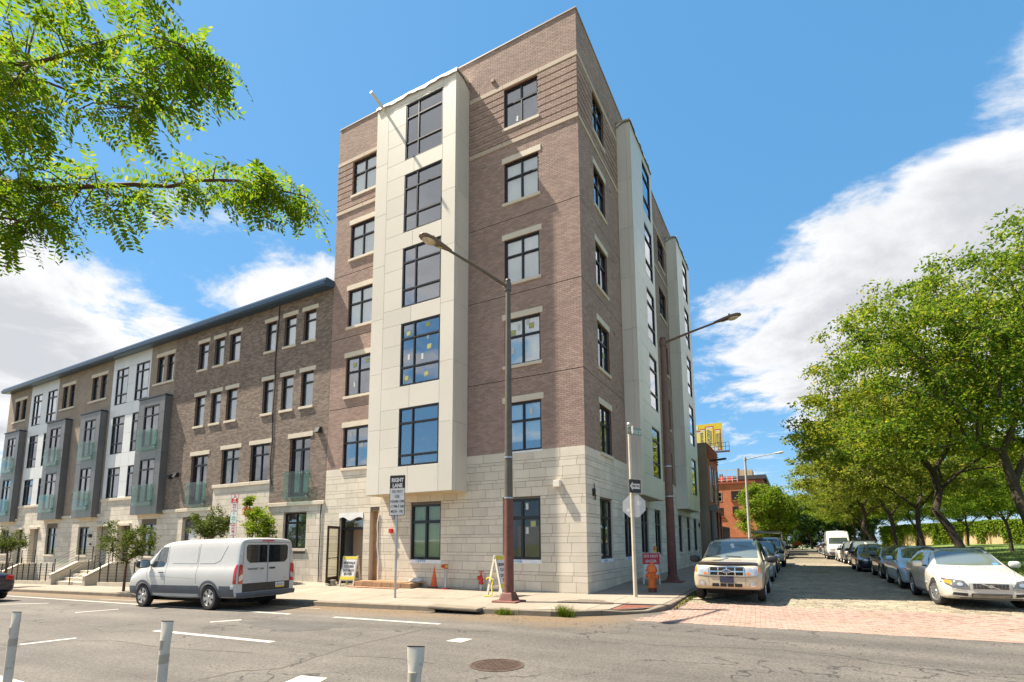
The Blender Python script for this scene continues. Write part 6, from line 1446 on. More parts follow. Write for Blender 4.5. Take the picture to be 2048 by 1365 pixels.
# ---------------------------------------------------------------- compact SUV (tan)
def make_suv(label, pm, group=None, detail=True, Lc=4.42):
    st = [(0.0, .44, .70, .86, .66, .56), (.05, .36, .76, .98, .82, .74), (.16, .31, .80, 1.03, .87, .80), (.55, .29, .86, 1.07, .895, .82), (1.05, .28, .92, 1.10, .90, .82), (1.26, .28, .96, 1.13, .90, .80), (1.42, .28, .98, 1.24, .90, .76), (1.95, .28, 1.0, 1.63, .90, .665), (2.15, .28, 1.01, 1.68, .90, .655), (2.7, .28, 1.02, 1.71, .90, .65), (3.4, .28, 1.04, 1.70, .90, .645), (4.0, .30, 1.05, 1.66, .89, .64), (4.2, .33, 1.06, 1.60, .88, .645), (4.34, .36, 1.05, 1.25, .87, .70), (4.40, .40, .98, 1.10, .85, .72), (4.42, .46, .92, 1.02, .80, .68)]
    c = Car('suv', label, 'suv', Lc, st, (.86, 3.48), .355, 1.80, pm, group, 7); X = lambda v: v-Lc/2
    # glass
    c.patch('windshield', 'F', [(-.70, 1.135), (.70, 1.135), (.625, 1.60), (-.625, 1.60)], CGL2, off=.006, rings=6)
    for v in 'PS':
        c.patch('side_window', v, [(X(1.62), 1.10), (X(2.32), 1.11), (X(2.34), 1.57), (X(2.12), 1.57), (X(1.95), 1.50)], CGLD); c.patch('side_window', v, [(X(2.42), 1.11), (X(3.2), 1.12), (X(3.2), 1.57), (X(2.44), 1.575)], CGLD); c.patch('side_window', v, [(X(3.3), 1.13), (X(3.98), 1.15), (X(3.85), 1.55), (X(3.3), 1.57)], CGLD)
        for ln in ([(X(1.5), 1.02), (X(1.42), .7), (X(1.45), .38)], [(X(2.37), 1.06), (X(2.37), .38)], [(X(3.22), 1.08), (X(3.15), .75), (X(3.0), .45)]): c.line('door_seam', v, ln, SEAMC)
        c.patch('rocker_cladding', v, [(X(1.3), .30), (X(3.05), .30), (X(3.05), .42), (X(1.3), .42)], BLKP, off=.012)
    c.patch('rear_window', 'R', [(-.60, 1.18), (.60, 1.18), (.55, 1.52), (-.55, 1.52)], CGLD)
    # nose
    for sg in (-1, 1):
        h = c.patch('headlight', 'F', [(sg*.455, .70), (sg*.72, .72), (sg*.80, .80), (sg*.795, .925), (sg*.455, .91)], LENS, off=.012, rings=4); c.patch('indicator', 'F', [(sg*.745, .78), (sg*.805, .80), (sg*.80, .925), (sg*.745, .92)], AMB, h, off=.018, rings=3, th=.01); c.patch('side_marker', 'F', ell(sg*.53, .755, .05, .035, 12), AMB, h, off=.016, rings=2, th=.008)
        f = c.patch('fog_light', 'F', ell(sg*.625, .50, .085, .075), CHR, off=.008, rings=3); c.patch('fog_lens', 'F', ell(sg*.625, .50, .058, .052), LENS, f, off=.013, rings=2, th=.008)
    g = c.patch('grille', 'F', rrect(0, .81, .88, .235, .03), CHR, off=.02, rings=4, th=.05)
    for i in range(4):
        for j in range(2): c.patch('grille_opening', 'F', rrect(-.315+.21*i, .755+.115*j, .185, .082, .01, 2), DARKV, g, off=.024, rings=2, th=.006)
    c.patch('emblem_rim', 'F', ell(0, .815, .115, .05), CHR, g, off=.034, rings=2, th=.02); eb = c.patch('emblem', 'F', ell(0, .815, .10, .038), mat('emblem_blue', (.03, .05, .16), .2, coat=1.), g, off=.038, rings=2, th=.01)
    hx = c.hit('F', 0, .815, .043)[0]; text('emblem_script', 'Ford', .06, CHR, c.root, (hx.x, 0, .812), (R_(90), 0, R_(-90)), 1.3, .001)
    c.patch('bumper_intake', 'F', rrect(0, .455, .74, .085, .01), BLKP, off=.008, rings=3)
    for i in range(3): c.patch('intake_bar', 'F', rrect(-.18+.18*i, .455, .022, .09, .004, 1), pm, off=.014, rings=2, th=.01)
    c.patch('skid_plate', 'F', [(-.72, .30), (.72, .30), (.74, .345), (-.74, .345)], BLKP, off=.012, rings=3)
    pl = c.patch('front_plate', 'F', rrect(0, .60, .34, .17, .01), PLB, off=.02, rings=2, th=.03)
    c.line('bumper_seam', 'F', [(-.84, .69), (-.46, .66), (.46, .66), (.84, .69)], SEAMC, .008); c.line('bumper_seam', 'F', [(-.46, .66), (-.44, .42)], SEAMC, .006); c.line('bumper_seam', 'F', [(.46, .66), (.44, .42)], SEAMC, .006)
    # hood deflector
    m = MB(); V = []; n = 24
    for i in range(n+1):
        y = -.76+1.52*i/n; hh, nn = c.hit('T', X(.13+.10*abs(y/.76)**2), y, .0); V += [tuple(hh+Vector((-.10, 0, .0))), tuple(hh+Vector((-.045, 0, .055))), tuple(hh+Vector((.07, 0, .015)))]
    m.add(V, [(3*i+k, 3*i+3+k, 3*i+4+k, 3*i+1+k) for i in range(n) for k in (0, 1)]); m.build('hood_deflector', mat('smoked_acrylic', (.03, .02, .016), .12, coat=.5), c.root, local=True, smooth=True)
    for y in (-.28, .28): c.line('wiper', 'F', [(y, 1.15), (y+.42, 1.175)], BLKP, .02, .018)
    c.mirror_part(X(1.62), 1.10, .93, BLKP, 1.2)
    for sg in (-1, 1):
        m = MB(); m.tube([c.hit('T', X(q), sg*.57, o_)[0] for q, o_ in ((2.1, -.01), (2.22, .04), (2.7, .05), (3.3, .05), (3.75, .04), (3.88, -.01))], .022, 8); m.build('roof_rail', BLKP, c.root, local=True, smooth=True)
        c.patch('tail_light', 'R', [(sg*.70, .85), (sg*.83, .85), (sg*.80, 1.1), (sg*.70, 1.1)], REDL, off=.01)
    for x in (2.3, 3.3): m = MB(); z_ = c.hit('T', X(x), .57, .05)[0].z+.02; m.bar((X(x), -.6, z_), (X(x), .6, z_), .06, .02); m.build('roof_bar', BLKP, c.root, local=True)
    c.handles((X(2.2), X(3.05)), .93, pm)
    # items seen in the windscreen
    for y, z, a in ((.0, 1.5, .055), (.03, 1.44, .045)): c.patch('windscreen_sticker', 'F', ell(-y, z, a, .035, 12), STW, off=.010, rings=2, th=.003)
    return c
# ---------------------------------------------------------------- estate car (white)
def make_wagon(label, pm, group=None, Lc=4.52):
    st = [(0, .34, .50, .62, .60, .50), (.05, .25, .55, .70, .74, .62), (.18, .21, .60, .745, .83, .70), (.5, .19, .66, .82, .87, .73), (.95, .18, .74, .90, .885, .74), (1.3, .18, .80, .955, .885, .75), (1.5, .18, .83, 1.02, .885, .73), (2.15, .18, .86, 1.37, .885, .60), (2.35, .18, .87, 1.41, .885, .585), (2.9, .18, .89, 1.435, .885, .58), (3.6, .19, .92, 1.415, .88, .575), (4.1, .22, .94, 1.36, .865, .57), (4.3, .26, .95, 1.20, .85, .60), (4.45, .30, .90, .99, .82, .64), (4.52, .38, .80, .90, .74, .60)]
    c = Car('estate_car', label, 'car', Lc, st, (.92, 3.56), .325, 1.77, pm, group, 10); X = lambda v: v-Lc/2
    c.patch('windshield', 'F', [(-.665, .975), (0, .965), (.665, .975), (.545, 1.355), (0, 1.365), (-.545, 1.355)], CGL2, off=.006, rings=6)
    for v in 'PS':
        c.patch('side_window', v, [(X(1.78), .945), (X(2.48), .955), (X(2.5), 1.315), (X(2.35), 1.315), (X(2.15), 1.26)], CGL); c.patch('side_window', v, [(X(2.57), .96), (X(3.3), .975), (X(3.3), 1.32), (X(2.58), 1.325)], CGL); c.patch('side_window', v, [(X(3.37), .98), (X(4.05), 1.0), (X(3.8), 1.28), (X(3.37), 1.315)], CGL)
        for ln in ([(X(1.62), .87), (X(1.48), .6), (X(1.5), .25)], [(X(2.53), .92), (X(2.53), .25)], [(X(3.32), .94), (X(3.28), .7), (X(3.12), .4)]): c.line('door_seam', v, ln, SEAMC)
        c.patch('rocker_trim', v, [(X(1.32), .2), (X(3.15), .2), (X(3.15), .30), (X(1.32), .30)], mat('trim_grey', (.12, .12, .12), .6), off=.012); c.patch('rub_strip', v, [(X(1.55), .50), (X(3.1), .50), (X(3.1), .53), (X(1.55), .53)], pm, off=.015, rings=2)
    for sg in (-1, 1):
        h = c.patch('headlight', 'F', [(sg*.38, .50), (sg*.70, .50), (sg*.84, .60), (sg*.79, .70), (sg*.47, .655)], mat('headlamp_dark', (.16, .16, .15), .1, .4, coat=1., var=.35, vscale=14), off=.010, rings=4); c.patch('reflector', 'F', ell(sg*.55, .575, .055, .04, 14), LENS, h, off=.015, rings=2, th=.006); c.patch('indicator', 'F', [(sg*.70, .545), (sg*.80, .595), (sg*.775, .65), (sg*.68, .64)], AMB, h, off=.015, rings=3, th=.006)
        c.patch('fog_intake', 'F', [(sg*.42, .30), (sg*.70, .33), (sg*.68, .39), (sg*.42, .37)], BLKP, off=.006, rings=3)
        c.line('hood_crease', 'F', [(sg*.40, .45), (sg*.36, .62), (sg*.45, .72)], SEAMC, .007, .003); c.line('bumper_seam', 'F', [(sg*.42, .47), (sg*.8, .50)], SEAMC, .009)
        for k in (0, 1): c.line('bumper_rib', 'F', [(sg*.43, .44-.025*k), (sg*.76, .47-.025*k)], SEAMC, .004, .003)
        m = MB(); m.tube([c.hit('T', X(q), sg*.53, o_)[0] for q, o_ in ((2.2, -.01), (2.32, .03), (2.6, .045), (3.0, .045), (3.5, .045), (3.85, .03), (3.98, -.01))], .02, 8); m.build('roof_rail', mat('rail_grey', (.06, .06, .065), .4), c.root, local=True, smooth=True); c.patch('tail_light', 'R', [(sg*.62, .72), (sg*.78, .72), (sg*.70, 1.1), (sg*.60, 1.1)], REDL, off=.01)
    g = c.patch('grille', 'F', [(-.34, .47), (.34, .47), (.345, .59), (.33, .60), (-.33, .60), (-.345, .59)], CHR, off=.012, rings=3, th=.03)
    for i in range(10):
        for j in range(4): c.patch('grille_opening', 'F', rrect(-.288+.064*i, .490+.03*j, .060, .026, .003, 1), DARKV, g, off=.016, rings=1, th=.004)
    c.line('grille_bar', 'F', [(-.16, .475), (.17, .595)], CHR, .022, .022, parent=g); c.patch('emblem', 'F', ell(0, .535, .05, .04, 14), CHR, g, off=.024, rings=2, th=.01)
    c.patch('lower_intake', 'F', rrect(0, .33, .72, .085, .02), BLKP, off=.006, rings=3)
    for j in range(3): c.line('intake_slat', 'F', [(-.34, .305+.025*j), (.34, .305+.025*j)], CHR, .005, .010)
    c.patch('chin', 'F', [(-.74, .245), (.74, .245), (.76, .275), (-.76, .275)], MATS['trim_grey'], off=.01, rings=3)
    c.patch('sunroof', 'T', rrect(X(2.65), 0, .5, .84, .06), CGLD, off=.004); c.line('bonnet_seam', 'T', [(X(1.45), -.68), (X(.9), -.69), (X(.35), -.55)], SEAMC, .008); c.line('bonnet_seam', 'T', [(X(1.45), .68), (X(.9), .69), (X(.35), .55)], SEAMC, .008)
    for y in (-.25, .25): c.patch('washer_jet', 'T', ell(X(1.2), y, .02, .012, 8), BLKP, off=.012, rings=1)
    c.patch('inspection_sticker', 'F', rrect(-.52, 1.0, .10, .05, .005, 1), mat('sticker_blue', (.08, .22, .6), .6), off=.010, rings=1, th=.003)
    c.mirror_part(X(1.88), .985, .90, pm, 1.0); c.handles((X(2.4), X(3.2)), .82, pm)
    return c
# ---------------------------------------------------------------- saloon
def make_sedan(label, pm, group=None, Lc=4.6, orange=False):
    st = [(0, .36, .52, .63, .58, .48), (.06, .26, .57, .71, .74, .62), (.2, .21, .62, .77, .83, .70), (.6, .18, .70, .85, .875, .74), (1.1, .17, .78, .93, .885, .75), (1.35, .17, .82, .99, .885, .74), (2.0, .17, .87, 1.33, .885, .60), (2.3, .17, .88, 1.41, .885, .575), (2.8, .17, .89, 1.43, .885, .57), (3.2, .18, .90, 1.39, .885, .57), (3.8, .20, .92, 1.12, .88, .63), (4.0, .22, .93, 1.045, .87, .67), (4.4, .26, .92, 1.02, .85, .68), (4.55, .32, .86, .97, .79, .64), (4.6, .42, .76, .88, .70, .56)]
    c = Car('sedan_car', label, 'car', Lc, st, (.93, 3.63), .32, 1.77, pm, group, 8); X = lambda v: v-Lc/2
    c.patch('windshield', 'F', [(-.66, 1.01), (0, .998), (.66, 1.01), (.545, 1.345), (0, 1.365), (-.545, 1.345)], CGL, off=.006, rings=6); c.patch('rear_window', 'R', [(-.62, 1.08), (.62, 1.08), (.53, 1.34), (-.53, 1.34)], CGL)
    for v in 'PS':
        c.patch('side_window', v, [(X(1.72), .955), (X(2.48), .965), (X(2.5), 1.315), (X(2.3), 1.31), (X(2.05), 1.22)], CGL); c.patch('side_window', v, [(X(2.57), .97), (X(3.22), .985), (X(3.4), 1.02), (X(3.1), 1.27), (X(2.58), 1.325)], CGL)
        for ln in ([(X(1.6), .88), (X(1.48), .6), (X(1.5), .25)], [(X(2.53), .92), (X(2.53), .25)], [(X(3.35), .96), (X(3.3), .7), (X(3.15), .45)]): c.line('door_seam', v, ln, SEAMC)
        c.line('sill_line', v, [(X(1.4), .33), (X(3.1), .33)], SEAMC, .012)
    for sg in (-1, 1):
        h = c.patch('headlight', 'F', [(sg*.42, .57), (sg*.70, .60), (sg*.83, .70), (sg*.74, .72), (sg*.46, .66)], LENS, off=.008, rings=4); c.patch('indicator', 'F', [(sg*.72, .62), (sg*.83, .70), (sg*.76, .72)], AMB, h, off=.012, rings=2, th=.005); c.patch('tail_light', 'R', [(sg*.48, .78), (sg*.76, .76), (sg*.74, .92), (sg*.50, .92)], REDL, off=.01); c.patch('fog_intake', 'F', rrect(sg*.6, .36, .22, .07, .02, 2), BLKP, off=.006, rings=2)
    c.patch('grille', 'F', [(-.36, .55), (.36, .55), (.40, .65), (-.40, .65)], BLKP, off=.008, rings=3); c.line('grille_bar', 'F', [(-.36, .60), (.36, .60)], CHR, .02, .014); c.patch('lower_intake', 'F', rrect(0, .345, .8, .09, .02), BLKP, off=.006, rings=3); c.patch('front_plate', 'F', rrect(0, .47, .31, .13, .01, 2), SIGNW, off=.02, rings=2)
    c.patch('rear_plate', 'R', rrect(0, .70, .31, .15, .01, 2), SIGNW, off=.01, rings=2)
    c.mirror_part(X(1.82), 1.0, .89, pm, .95); c.handles((X(2.4), X(3.2)), .84, pm)
    return c
# ---------------------------------------------------------------- panel van
def make_van(label, pm, H=2.06, group=None, Lc=5.53, low=True):
    a = H-2.06; r = [(1.0, .0), ]
    st = [(0, .46, .80, .96, .74, .62), (.06, .38, .88, 1.08, .88, .76), (.2, .34, .95, 1.16, .95, .82), (.6, .32, 1.05, 1.27, .99, .86), (.92, .32, 1.12, 1.36, 1.01, .88), (1.08, .32, 1.14, 1.48, 1.01, .88), (1.72, .32, 1.18, 1.98+a, 1.02, .87), (1.95, .32, 1.19, 2.05+a, 1.02, .875), (2.5, .32, 1.2, 2.09+a, 1.02, .885), (3.6, .32, 1.2, 2.10+a, 1.02, .885), (4.8, .32, 1.2, 2.10+a, 1.02, .885), (5.40, .33, 1.2, 2.08+a, 1.018, .88), (5.49, .34, 1.2, 2.06+a, 1.01, .87), (5.52, .35, 1.2, 2.04+a, 1.0, .86), (5.53, .37, 1.2, 2.02+a, .98, .84)]
    c = Car('panel_van', label, 'van', Lc, st, (1.02, 4.32), .36, 2.04, pm, group, 6, track=1.80); X = lambda v: v-Lc/2
    c.patch('windshield', 'F', [(-.80, 1.40), (.80, 1.40), (.70, 1.93+a*.1), (-.70, 1.93+a*.1)], CGL, off=.006, rings=6)
    SL = mat('van_cladding', (.085, .098, .115), .55, var=.15, vscale=3); SLD = mat('van_cladding_dark', (.045, .038, .032), .6, var=.2, vscale=3)
    for v in 'PS':
        c.patch('side_window', v, [(X(1.28), 1.30), (X(1.45), 1.24), (X(2.02), 1.26), (X(2.12), 1.40), (X(2.12), 1.86), (X(1.76), 1.86)], CGL); c.line('quarter_bar', v, [(X(1.62), 1.26), (X(1.72), 1.80)], BLKP, .035, .008)
        c.patch('side_cladding', v, [(X(1.48), .46), (X(3.86), .46), (X(3.86), .70), (X(1.48), .70)], SL, off=.010, rings=3); c.patch('rear_quarter_cladding', v, [(X(4.80), .40), (X(5.40), .40), (X(5.42), .70), (X(4.80), .70)], SL, off=.010); c.patch('front_bumper_side', v, [(X(.10), .42), (X(.56), .42), (X(.56), .66), (X(.08), .66)], SL, off=.010)
        # arch trims
        for wx in (1.02, 4.32):
            pts = [(X(wx)+.475*math.cos(R_(t)), .34+.475*math.sin(R_(t))) for t in range(0, 181, 15)]; c.line('arch_trim', v, pts, SL, .085, .012)
        for ln in ([(X(1.12), 1.36), (X(1.22), .95), (X(1.48), .62), (X(1.48), .36)], [(X(2.18), 1.95), (X(2.2), .36)], [(X(3.72), 1.93), (X(3.72), .75)]): c.line('door_seam', v, ln, SEAMC, .01)
        P = [(X(2.42), 1.36), (X(2.5), 1.80), (X(2.6), 1.86), (X(5.0), 1.86), (X(5.06), 1.80), (X(4.75), 1.40), (X(4.5), 1.34), (X(2.5), 1.32), (X(2.42), 1.36)]; c.patch('blank_panel', v, [(X(2.46), 1.36), (X(2.56), 1.84), (X(3.66), 1.85), (X(3.66), 1.345)], pm, off=.006, rings=6, th=.012); c.patch('blank_panel', v, [(X(3.78), 1.345), (X(3.78), 1.85), (X(4.98), 1.84), (X(4.72), 1.42), (X(4.5), 1.345)], pm, off=.006, rings=6, th=.012)
        c.line('swage_line', v, [(X(1.3), .98), (X(3.7), .90)], SEAMC, .004, .002); c.patch('sill_step', v, [(X(1.46), .325), (X(3.9), .325), (X(3.9), .40), (X(1.46), .40)], pm, off=.03, rings=2, th=.05)
    for sg in (-1, 1):
        t = c.patch('tail_light', 'R', [(sg*.81, .76), (sg*.935, .76), (sg*.94, 1.0), (sg*.925, 1.26), (sg*.88, 1.31), (sg*.83, 1.28)], REDL, off=.02, rings=4, th=.05); c.patch('reverse_lens', 'R', [(sg*.822, .88), (sg*.935, .82), (sg*.938, .96), (sg*.825, 1.04)], LENS, t, off=.026, rings=3, th=.008)
        c.patch('tail_light_side', 'P' if sg < 0 else 'S', [(X(5.40), .76), (X(5.515), .76), (X(5.515), 1.28), (X(5.47), 1.31), (X(5.42), 1.2)], REDL, t, off=.012, rings=3)
        c.patch('headlight', 'F', [(sg*.5, .88), (sg*.82, .92), (sg*.88, 1.10), (sg*.6, 1.02)], LENS, off=.01)
        if low:
            w_ = .70; P = [(sg*.025, 1.34), (sg*.60, 1.34), (sg*.70, 1.44), (sg*.715, 1.80), (sg*.66, 1.86), (sg*.025, 1.86)]; c.patch('rear_window', 'R', P, CGLD, off=.008, rings=5)
        c.patch('bumper_reflector', 'R', rrect(sg*.55, .475, .13, .035, .005, 1), REDL, off=.055, rings=1); c.patch('hinge', 'R', rrect(sg*.86, 1.62, .05, .11, .01, 1), pm, off=.03, rings=1, th=.03); c.patch('lower_door_panel', 'R', [(sg*.012, .52), (sg*.80, .52), (sg*.80, .76), (sg*.012, .76)], SLD, off=.010, rings=4)
    c.patch('grille', 'F', [(-.45, .84), (.45, .84), (.48, 1.0), (-.48, 1.0)], BLKP, off=.008); c.patch('front_bumper', 'F', [(-.8, .42), (.8, .42), (.84, .68), (-.84, .68)], SL, off=.01)
    m = MB(); V = []; n = 20   # wrap-round rear bumper
    for i in range(n+1):
        y = -1.0+2.0*i/n; xx = X(5.53)+.07-.05*abs(y)**4; V += [(xx-.12, y, .50), (xx, y, .51), (xx+.01, y, .44), (xx-.02, y, .37), (xx-.12, y, .36)]
    m.add(V, [(5*i+k, 5*i+5+k, 5*i+6+k, 5*i+1+k) for i in range(n) for k in range(4)]); m.build('rear_bumper', SL, c.root, local=True, smooth=True, angle=50)
    c.line('door_seam', 'R', [(0, .52), (0, 1.97+a)], SEAMC, .012, .010); c.line('door_seam', 'R', [(-.80, .55), (-.81, 1.2), (-.79, 1.9+a)], SEAMC, .01); c.line('door_seam', 'R', [(.80, .55), (.81, 1.2), (.79, 1.9+a)], SEAMC, .01); c.line('door_seam', 'R', [(-.8, 1.93+a), (.8, 1.93+a)], SEAMC, .01)
    if low:
        c.patch('brake_light', 'R', rrect(0, 1.975, .42, .028, .01, 1), REDL, off=.02, rings=1); c.patch('handle', 'R', rrect(.16, 1.17, .2, .045, .015, 2), BLKP, off=.02, rings=1); c.patch('badge', 'R', ell(.62, .86, .055, .025, 14), CHR, off=.012, rings=2)
        t = text('model_lettering', 'TRANSIT 150', .075, BLKP, c.root, (c.hit('R', -.42, 1.16, .010)[0].x, -.40, 1.16), (R_(90), 0, R_(90)), 1.25, .002)
        p = c.patch('rear_plate', 'R', rrect(.44, .66, .31, .155, .01, 2), SIGNW, off=.03, rings=2, th=.03); c.patch('plate_band', 'R', rrect(.44, .606, .30, .045, .006, 1), mat('plate_gold', (.75, .48, .05), .5), p, off=.033, rings=1, th=.004)
        hx = c.hit('R', .44, .66, .034)[0].x; text('plate_number', 'ZKF-6161', .075, mat('plate_ink', (.03, .05, .25), .5), c.root, (hx, .44, .668), (R_(90), 0, R_(90)), .85, .001); c.patch('side_sticker', 'P', rrect(X(5.36), .66, .12, .09, .01, 1), STW, off=.014, rings=1)
        c.patch('key_lock', 'R', ell(.08, .68, .03, .03, 10), BLKP, off=.02, rings=1)
    c.mirror_part(X(1.30), 1.36, 1.02, BLKP, 1.6); c.handles((X(2.0), ), 1.08, BLKP); c.handles((X(2.4),), 1.08, BLKP) if False else None
    m = MB(); m.tube([(X(4.9), -.3, .33), (X(5.3), -.3, .33)], .09, 12); m.bar((X(4.32), -.8, .36), (X(4.32), .8, .36), .1, .1); m.build('exhaust_axle', DARKV, c.root, local=True)
    return c
# ---------------------------------------------------------------- pickup with rack
def recolor(c_root, pm):
    for o in c_root.children:
        if o.name.split('.')[0] in ('body', 'door_handle', 'mirror', 'rub_strip', 'blank_panel', 'intake_bar', 'sill_step', 'hinge') and o.data and o.data.materials and o.data.materials[0] and o.data.materials[0].name.startswith('paint_'):
            o.data = o.data.copy(); o.data.materials[0] = pm
def dup_car(src, label, pm, x, y, z, rz, sc=1.):
    r = copy_tree(src); r['label'] = label; r.location = (x, y, z); r.rotation_euler = (0, 0, rz); r.scale = (sc, sc, sc); recolor(r, pm); return r
P_TAN = paint('tan', (.55, .465, .32), .25, .32); P_WHT = paint('white', (.56, .545, .48)); P_VAN = mat('paint_van_white', (.53, .525, .50), .3, coat=.7, var=.03, vscale=1.2, dirt=((.34, .31, .26), 1.6, .60, .95)); P_BLU = paint('blue', (.42, .60, .76)); P_BLK = paint('black', (.008, .008, .011)); P_NAV = paint('navy', (.008, .012, .035), .2); P_SIL = paint('silver', (.5, .52, .54), .35); P_RED = paint('red', (.30, .015, .02)); P_GRY = paint('grey', (.07, .075, .08), .4)
GP_R = 'cars parked along the park kerb'; GP_L = 'cars parked along the building kerb'
HALF = math.pi/2
suv = make_suv('tan compact suv with smoked hood deflector parked facing the camera', P_TAN, GP_L)
suv.place(4.05, -.42+2.21, side_z(4, 1.5)-.0, HALF)
wag = make_wagon('white estate car with roof rails parked at the park kerb corner', P_WHT, GP_R)
wag.place(9.58, .55+2.26, .128, HALF+R_(1.0))
for w_ in wag.wheels[:2]: w_.rotation_euler.z += R_(14)
sed = make_sedan('light blue sedan parked right behind the white estate car', P_BLU, GP_R)
sed.place(9.62, 5.85+2.3, .13, HALF)
van = make_van('white panel van with dark rear windows parked in front of the townhouses', P_VAN)
vr = gz(418, 1208); vf = gz(297, 1203)
VZ = road_z(-11, 0); van.place(-10.98+.03, -5.22, VZ, math.atan2(.0, 1)); van.root.rotation_euler = (0, R_(-1.1), R_(2.0))
# the rest of the right row
dup_car(sed.root, 'black sedan behind the light blue sedan', P_BLK, 9.72, 13.6, .13, HALF)
dup_car(sed.root, 'dark navy sedan, third sedan from the white estate car', P_NAV, 9.40, 19.6, .13, HALF, 1.03)
dup_car(suv.root, 'dark suv parked behind the navy sedan on the park side', P_BLK, 9.7, 26.0, .13, HALF)
dup_car(suv.root, 'dark grey suv between the black suv and the white hatchback, park side', P_GRY, 9.55, 31.0, .13, HALF, .97)
dup_car(sed.root, 'white car nosing out just before the tall white van', P_WHT, 9.5, 35.7, .13, HALF, 1.02)
hv = make_van('tall white delivery van among the cars on the park side', P_WHT, 2.62, GP_R, low=False); hv.place(9.15, 42.6, .13, HALF)
rows = [(suv, 'red suv just behind the tall white van', P_RED, 9.3, 49.5), (sed, 'grey sedan behind the red suv on the park side', P_GRY, 9.4, 55), (sed, 'silver sedan far down the park side row', P_SIL, 9.4, 60.5), (suv, 'dark far suv in the park side row past the silver sedan', P_BLK, 9.4, 66), (sed, 'dark red far sedan on the park side', P_RED, 9.4, 71.5), (sed, 'farthest grey blue sedan on the park side', P_BLU, 9.4, 77)]
for src, lab, pm, X_, Y_ in rows: dup_car(src.root, lab, pm, X_, Y_, .13, HALF)
lrow = [(sed, 'silver sedan half hidden behind the tan suv', P_SIL, 4.0, 9.6, 1.0), (suv, 'dark navy crossover behind the silver sedan', P_NAV, 4.0, 16.4, .97), (sed, 'dark sedan beyond the work truck on the building side', P_GRY, 4.1, 42, 1.0), (suv, 'silver suv beyond the work truck, second in line', P_SIL, 4.1, 48, 1.0), (sed, 'farthest dark sedan on the building side', P_NAV, 4.1, 55, 1.0)]
for src, lab, pm, X_, Y_, sc_ in lrow: dup_car(src.root, lab, pm, X_, Y_, .13, HALF, sc_)['group'] = GP_L
tr = dup_car(suv.root, 'beige work truck with overhead ladder rack parked behind the navy crossover', P_TAN, 4.05, 24.2, .13, HALF, 1.14); tr['group'] = GP_L; tr['category'] = 'truck'; tr.name = 'work_truck'
WL[tr.name] = Vector((0, 0, 0)); m = MB()
for x in (-.2, 1.6):
    for y in (-.72, .72): m.bar((x, y, 1.0), (x, y, 1.95), .05, .05)
    m.bar((x, -.75, 1.95), (x, .75, 1.95), .06, .06)
for y in (-.72, .72): m.bar((-.9, y, 1.97), (2.0, y, 1.97), .06, .06)
m.bar((-.9, -.75, 1.97), (-.9, .75, 1.97), .06, .06); m.box(-.8, 1.9, .3, .68, 2.0, 2.09); m.build('ladder_rack', mat('rack_beige', (.40, .33, .24), .6), tr, local=True)
# dark blue car cut by the left edge
bl = dup_car(sed.root, 'dark blue car cut off by the left edge of the picture', P_NAV, 0, 0, 0, R_(0)); del bl['group']
e = gz(-4, 1213); bl.location = (e.x-4.75, e.y+.3, road_z(e.x-2, 0)); bl.rotation_euler = (0, R_(-1), R_(3))
# ================================================================== buildings and things down the side street
RBX = brickmat('brick_red_far', 'xy', (.52, .13, .06), (.40, .085, .045), (.42, .22, .15), .21, .07, .009)
OBX = brickmat('brick_orange_far', 'xy', (.60, .17, .065), (.50, .13, .05), (.52, .24, .13), .21, .07, .009)
BRX = brickmat('brick_brown2_far', 'xy', (.24, .12, .08), (.19, .09, .06), (.26, .18, .13), .21, .07, .009)
STUC = mat('stucco_tan', (.30, .22, .15), .9, var=.15, vscale=1)
DRED = mat('paint_dark_red', (.22, .02, .018), .5, var=.1)
def winbox(h, fac, u0, u1, z0, z1, fmt=FRAME, pane=None, name='window'):
    m = MB(); f = .07
    for a, b, c, e in ((u0, u0+f, z0, z1), (u1-f, u1, z0, z1), (u0+f, u1-f, z0, z0+f), (u0+f, u1-f, z1-f, z1), (u0+f, u1-f, (z0+z1)/2-.03, (z0+z1)/2+.03)): fac.box(m, a, b, -.05, .03, c, e)
    o = m.build(name, fmt, h); q = MB(); fac.box(q, u0+f, u1-f, -.02, .0, z0+f, z1-f); q.build('pane', pane or mat('far_glass', (.06, .07, .08), .06, coat=1.), o); return o
# red fronted narrow building right behind the corner block
h = thing('red_brick_building', 'low dark red brick building with tan side wall right after the corner block', 'building', (0, 29, .2))
X1 = .62; y0, y1 = 22.9, 28.4; zt = 8.75
m = MB(); m.box(-9, X1-.02, y0, y1, -.2, zt); m.build('wall', RBX, h); m = MB(); m.box(-9, X1-.03, y0-.04, y0-.002, -.2, zt-.02); m.build('side_wall', STUC, h)
FR = Fac((X1, 0, 0), 'E')
m = MB()
for i in range(5): FR.box(m, y0, y1, -.02, .06, zt-.95+i*.2, zt-.87+i*.2)
tag(m.build('corbel_course', RBX, h), kind='stuff')
for k, u in enumerate((23.6, 24.9, 26.2, 27.3)): winbox(h, FR, u, u+.75, 4.6, 7.2, DRED if k % 2 else mat('frame_pale', (.5, .48, .45), .6))
m = MB(); FR.box(m, y0, y1, -.02, .22, 3.9, 4.15); m.build('shop_cornice', DRED, h)
for u in (23.0, 24.7, 26.3, 28.0): m = MB(); FR.box(m, u, u+.4, -.02, .1, .0, 3.9); m.build('pilaster', DRED, h)
for u in (23.3, 24.95, 26.6): m = MB(); FR.box(m, u+.12, u+1.35, -.1, .02, .2, 3.5); m.build('shop_front', mat('shop_dark', (.03, .015, .012), .4), h)
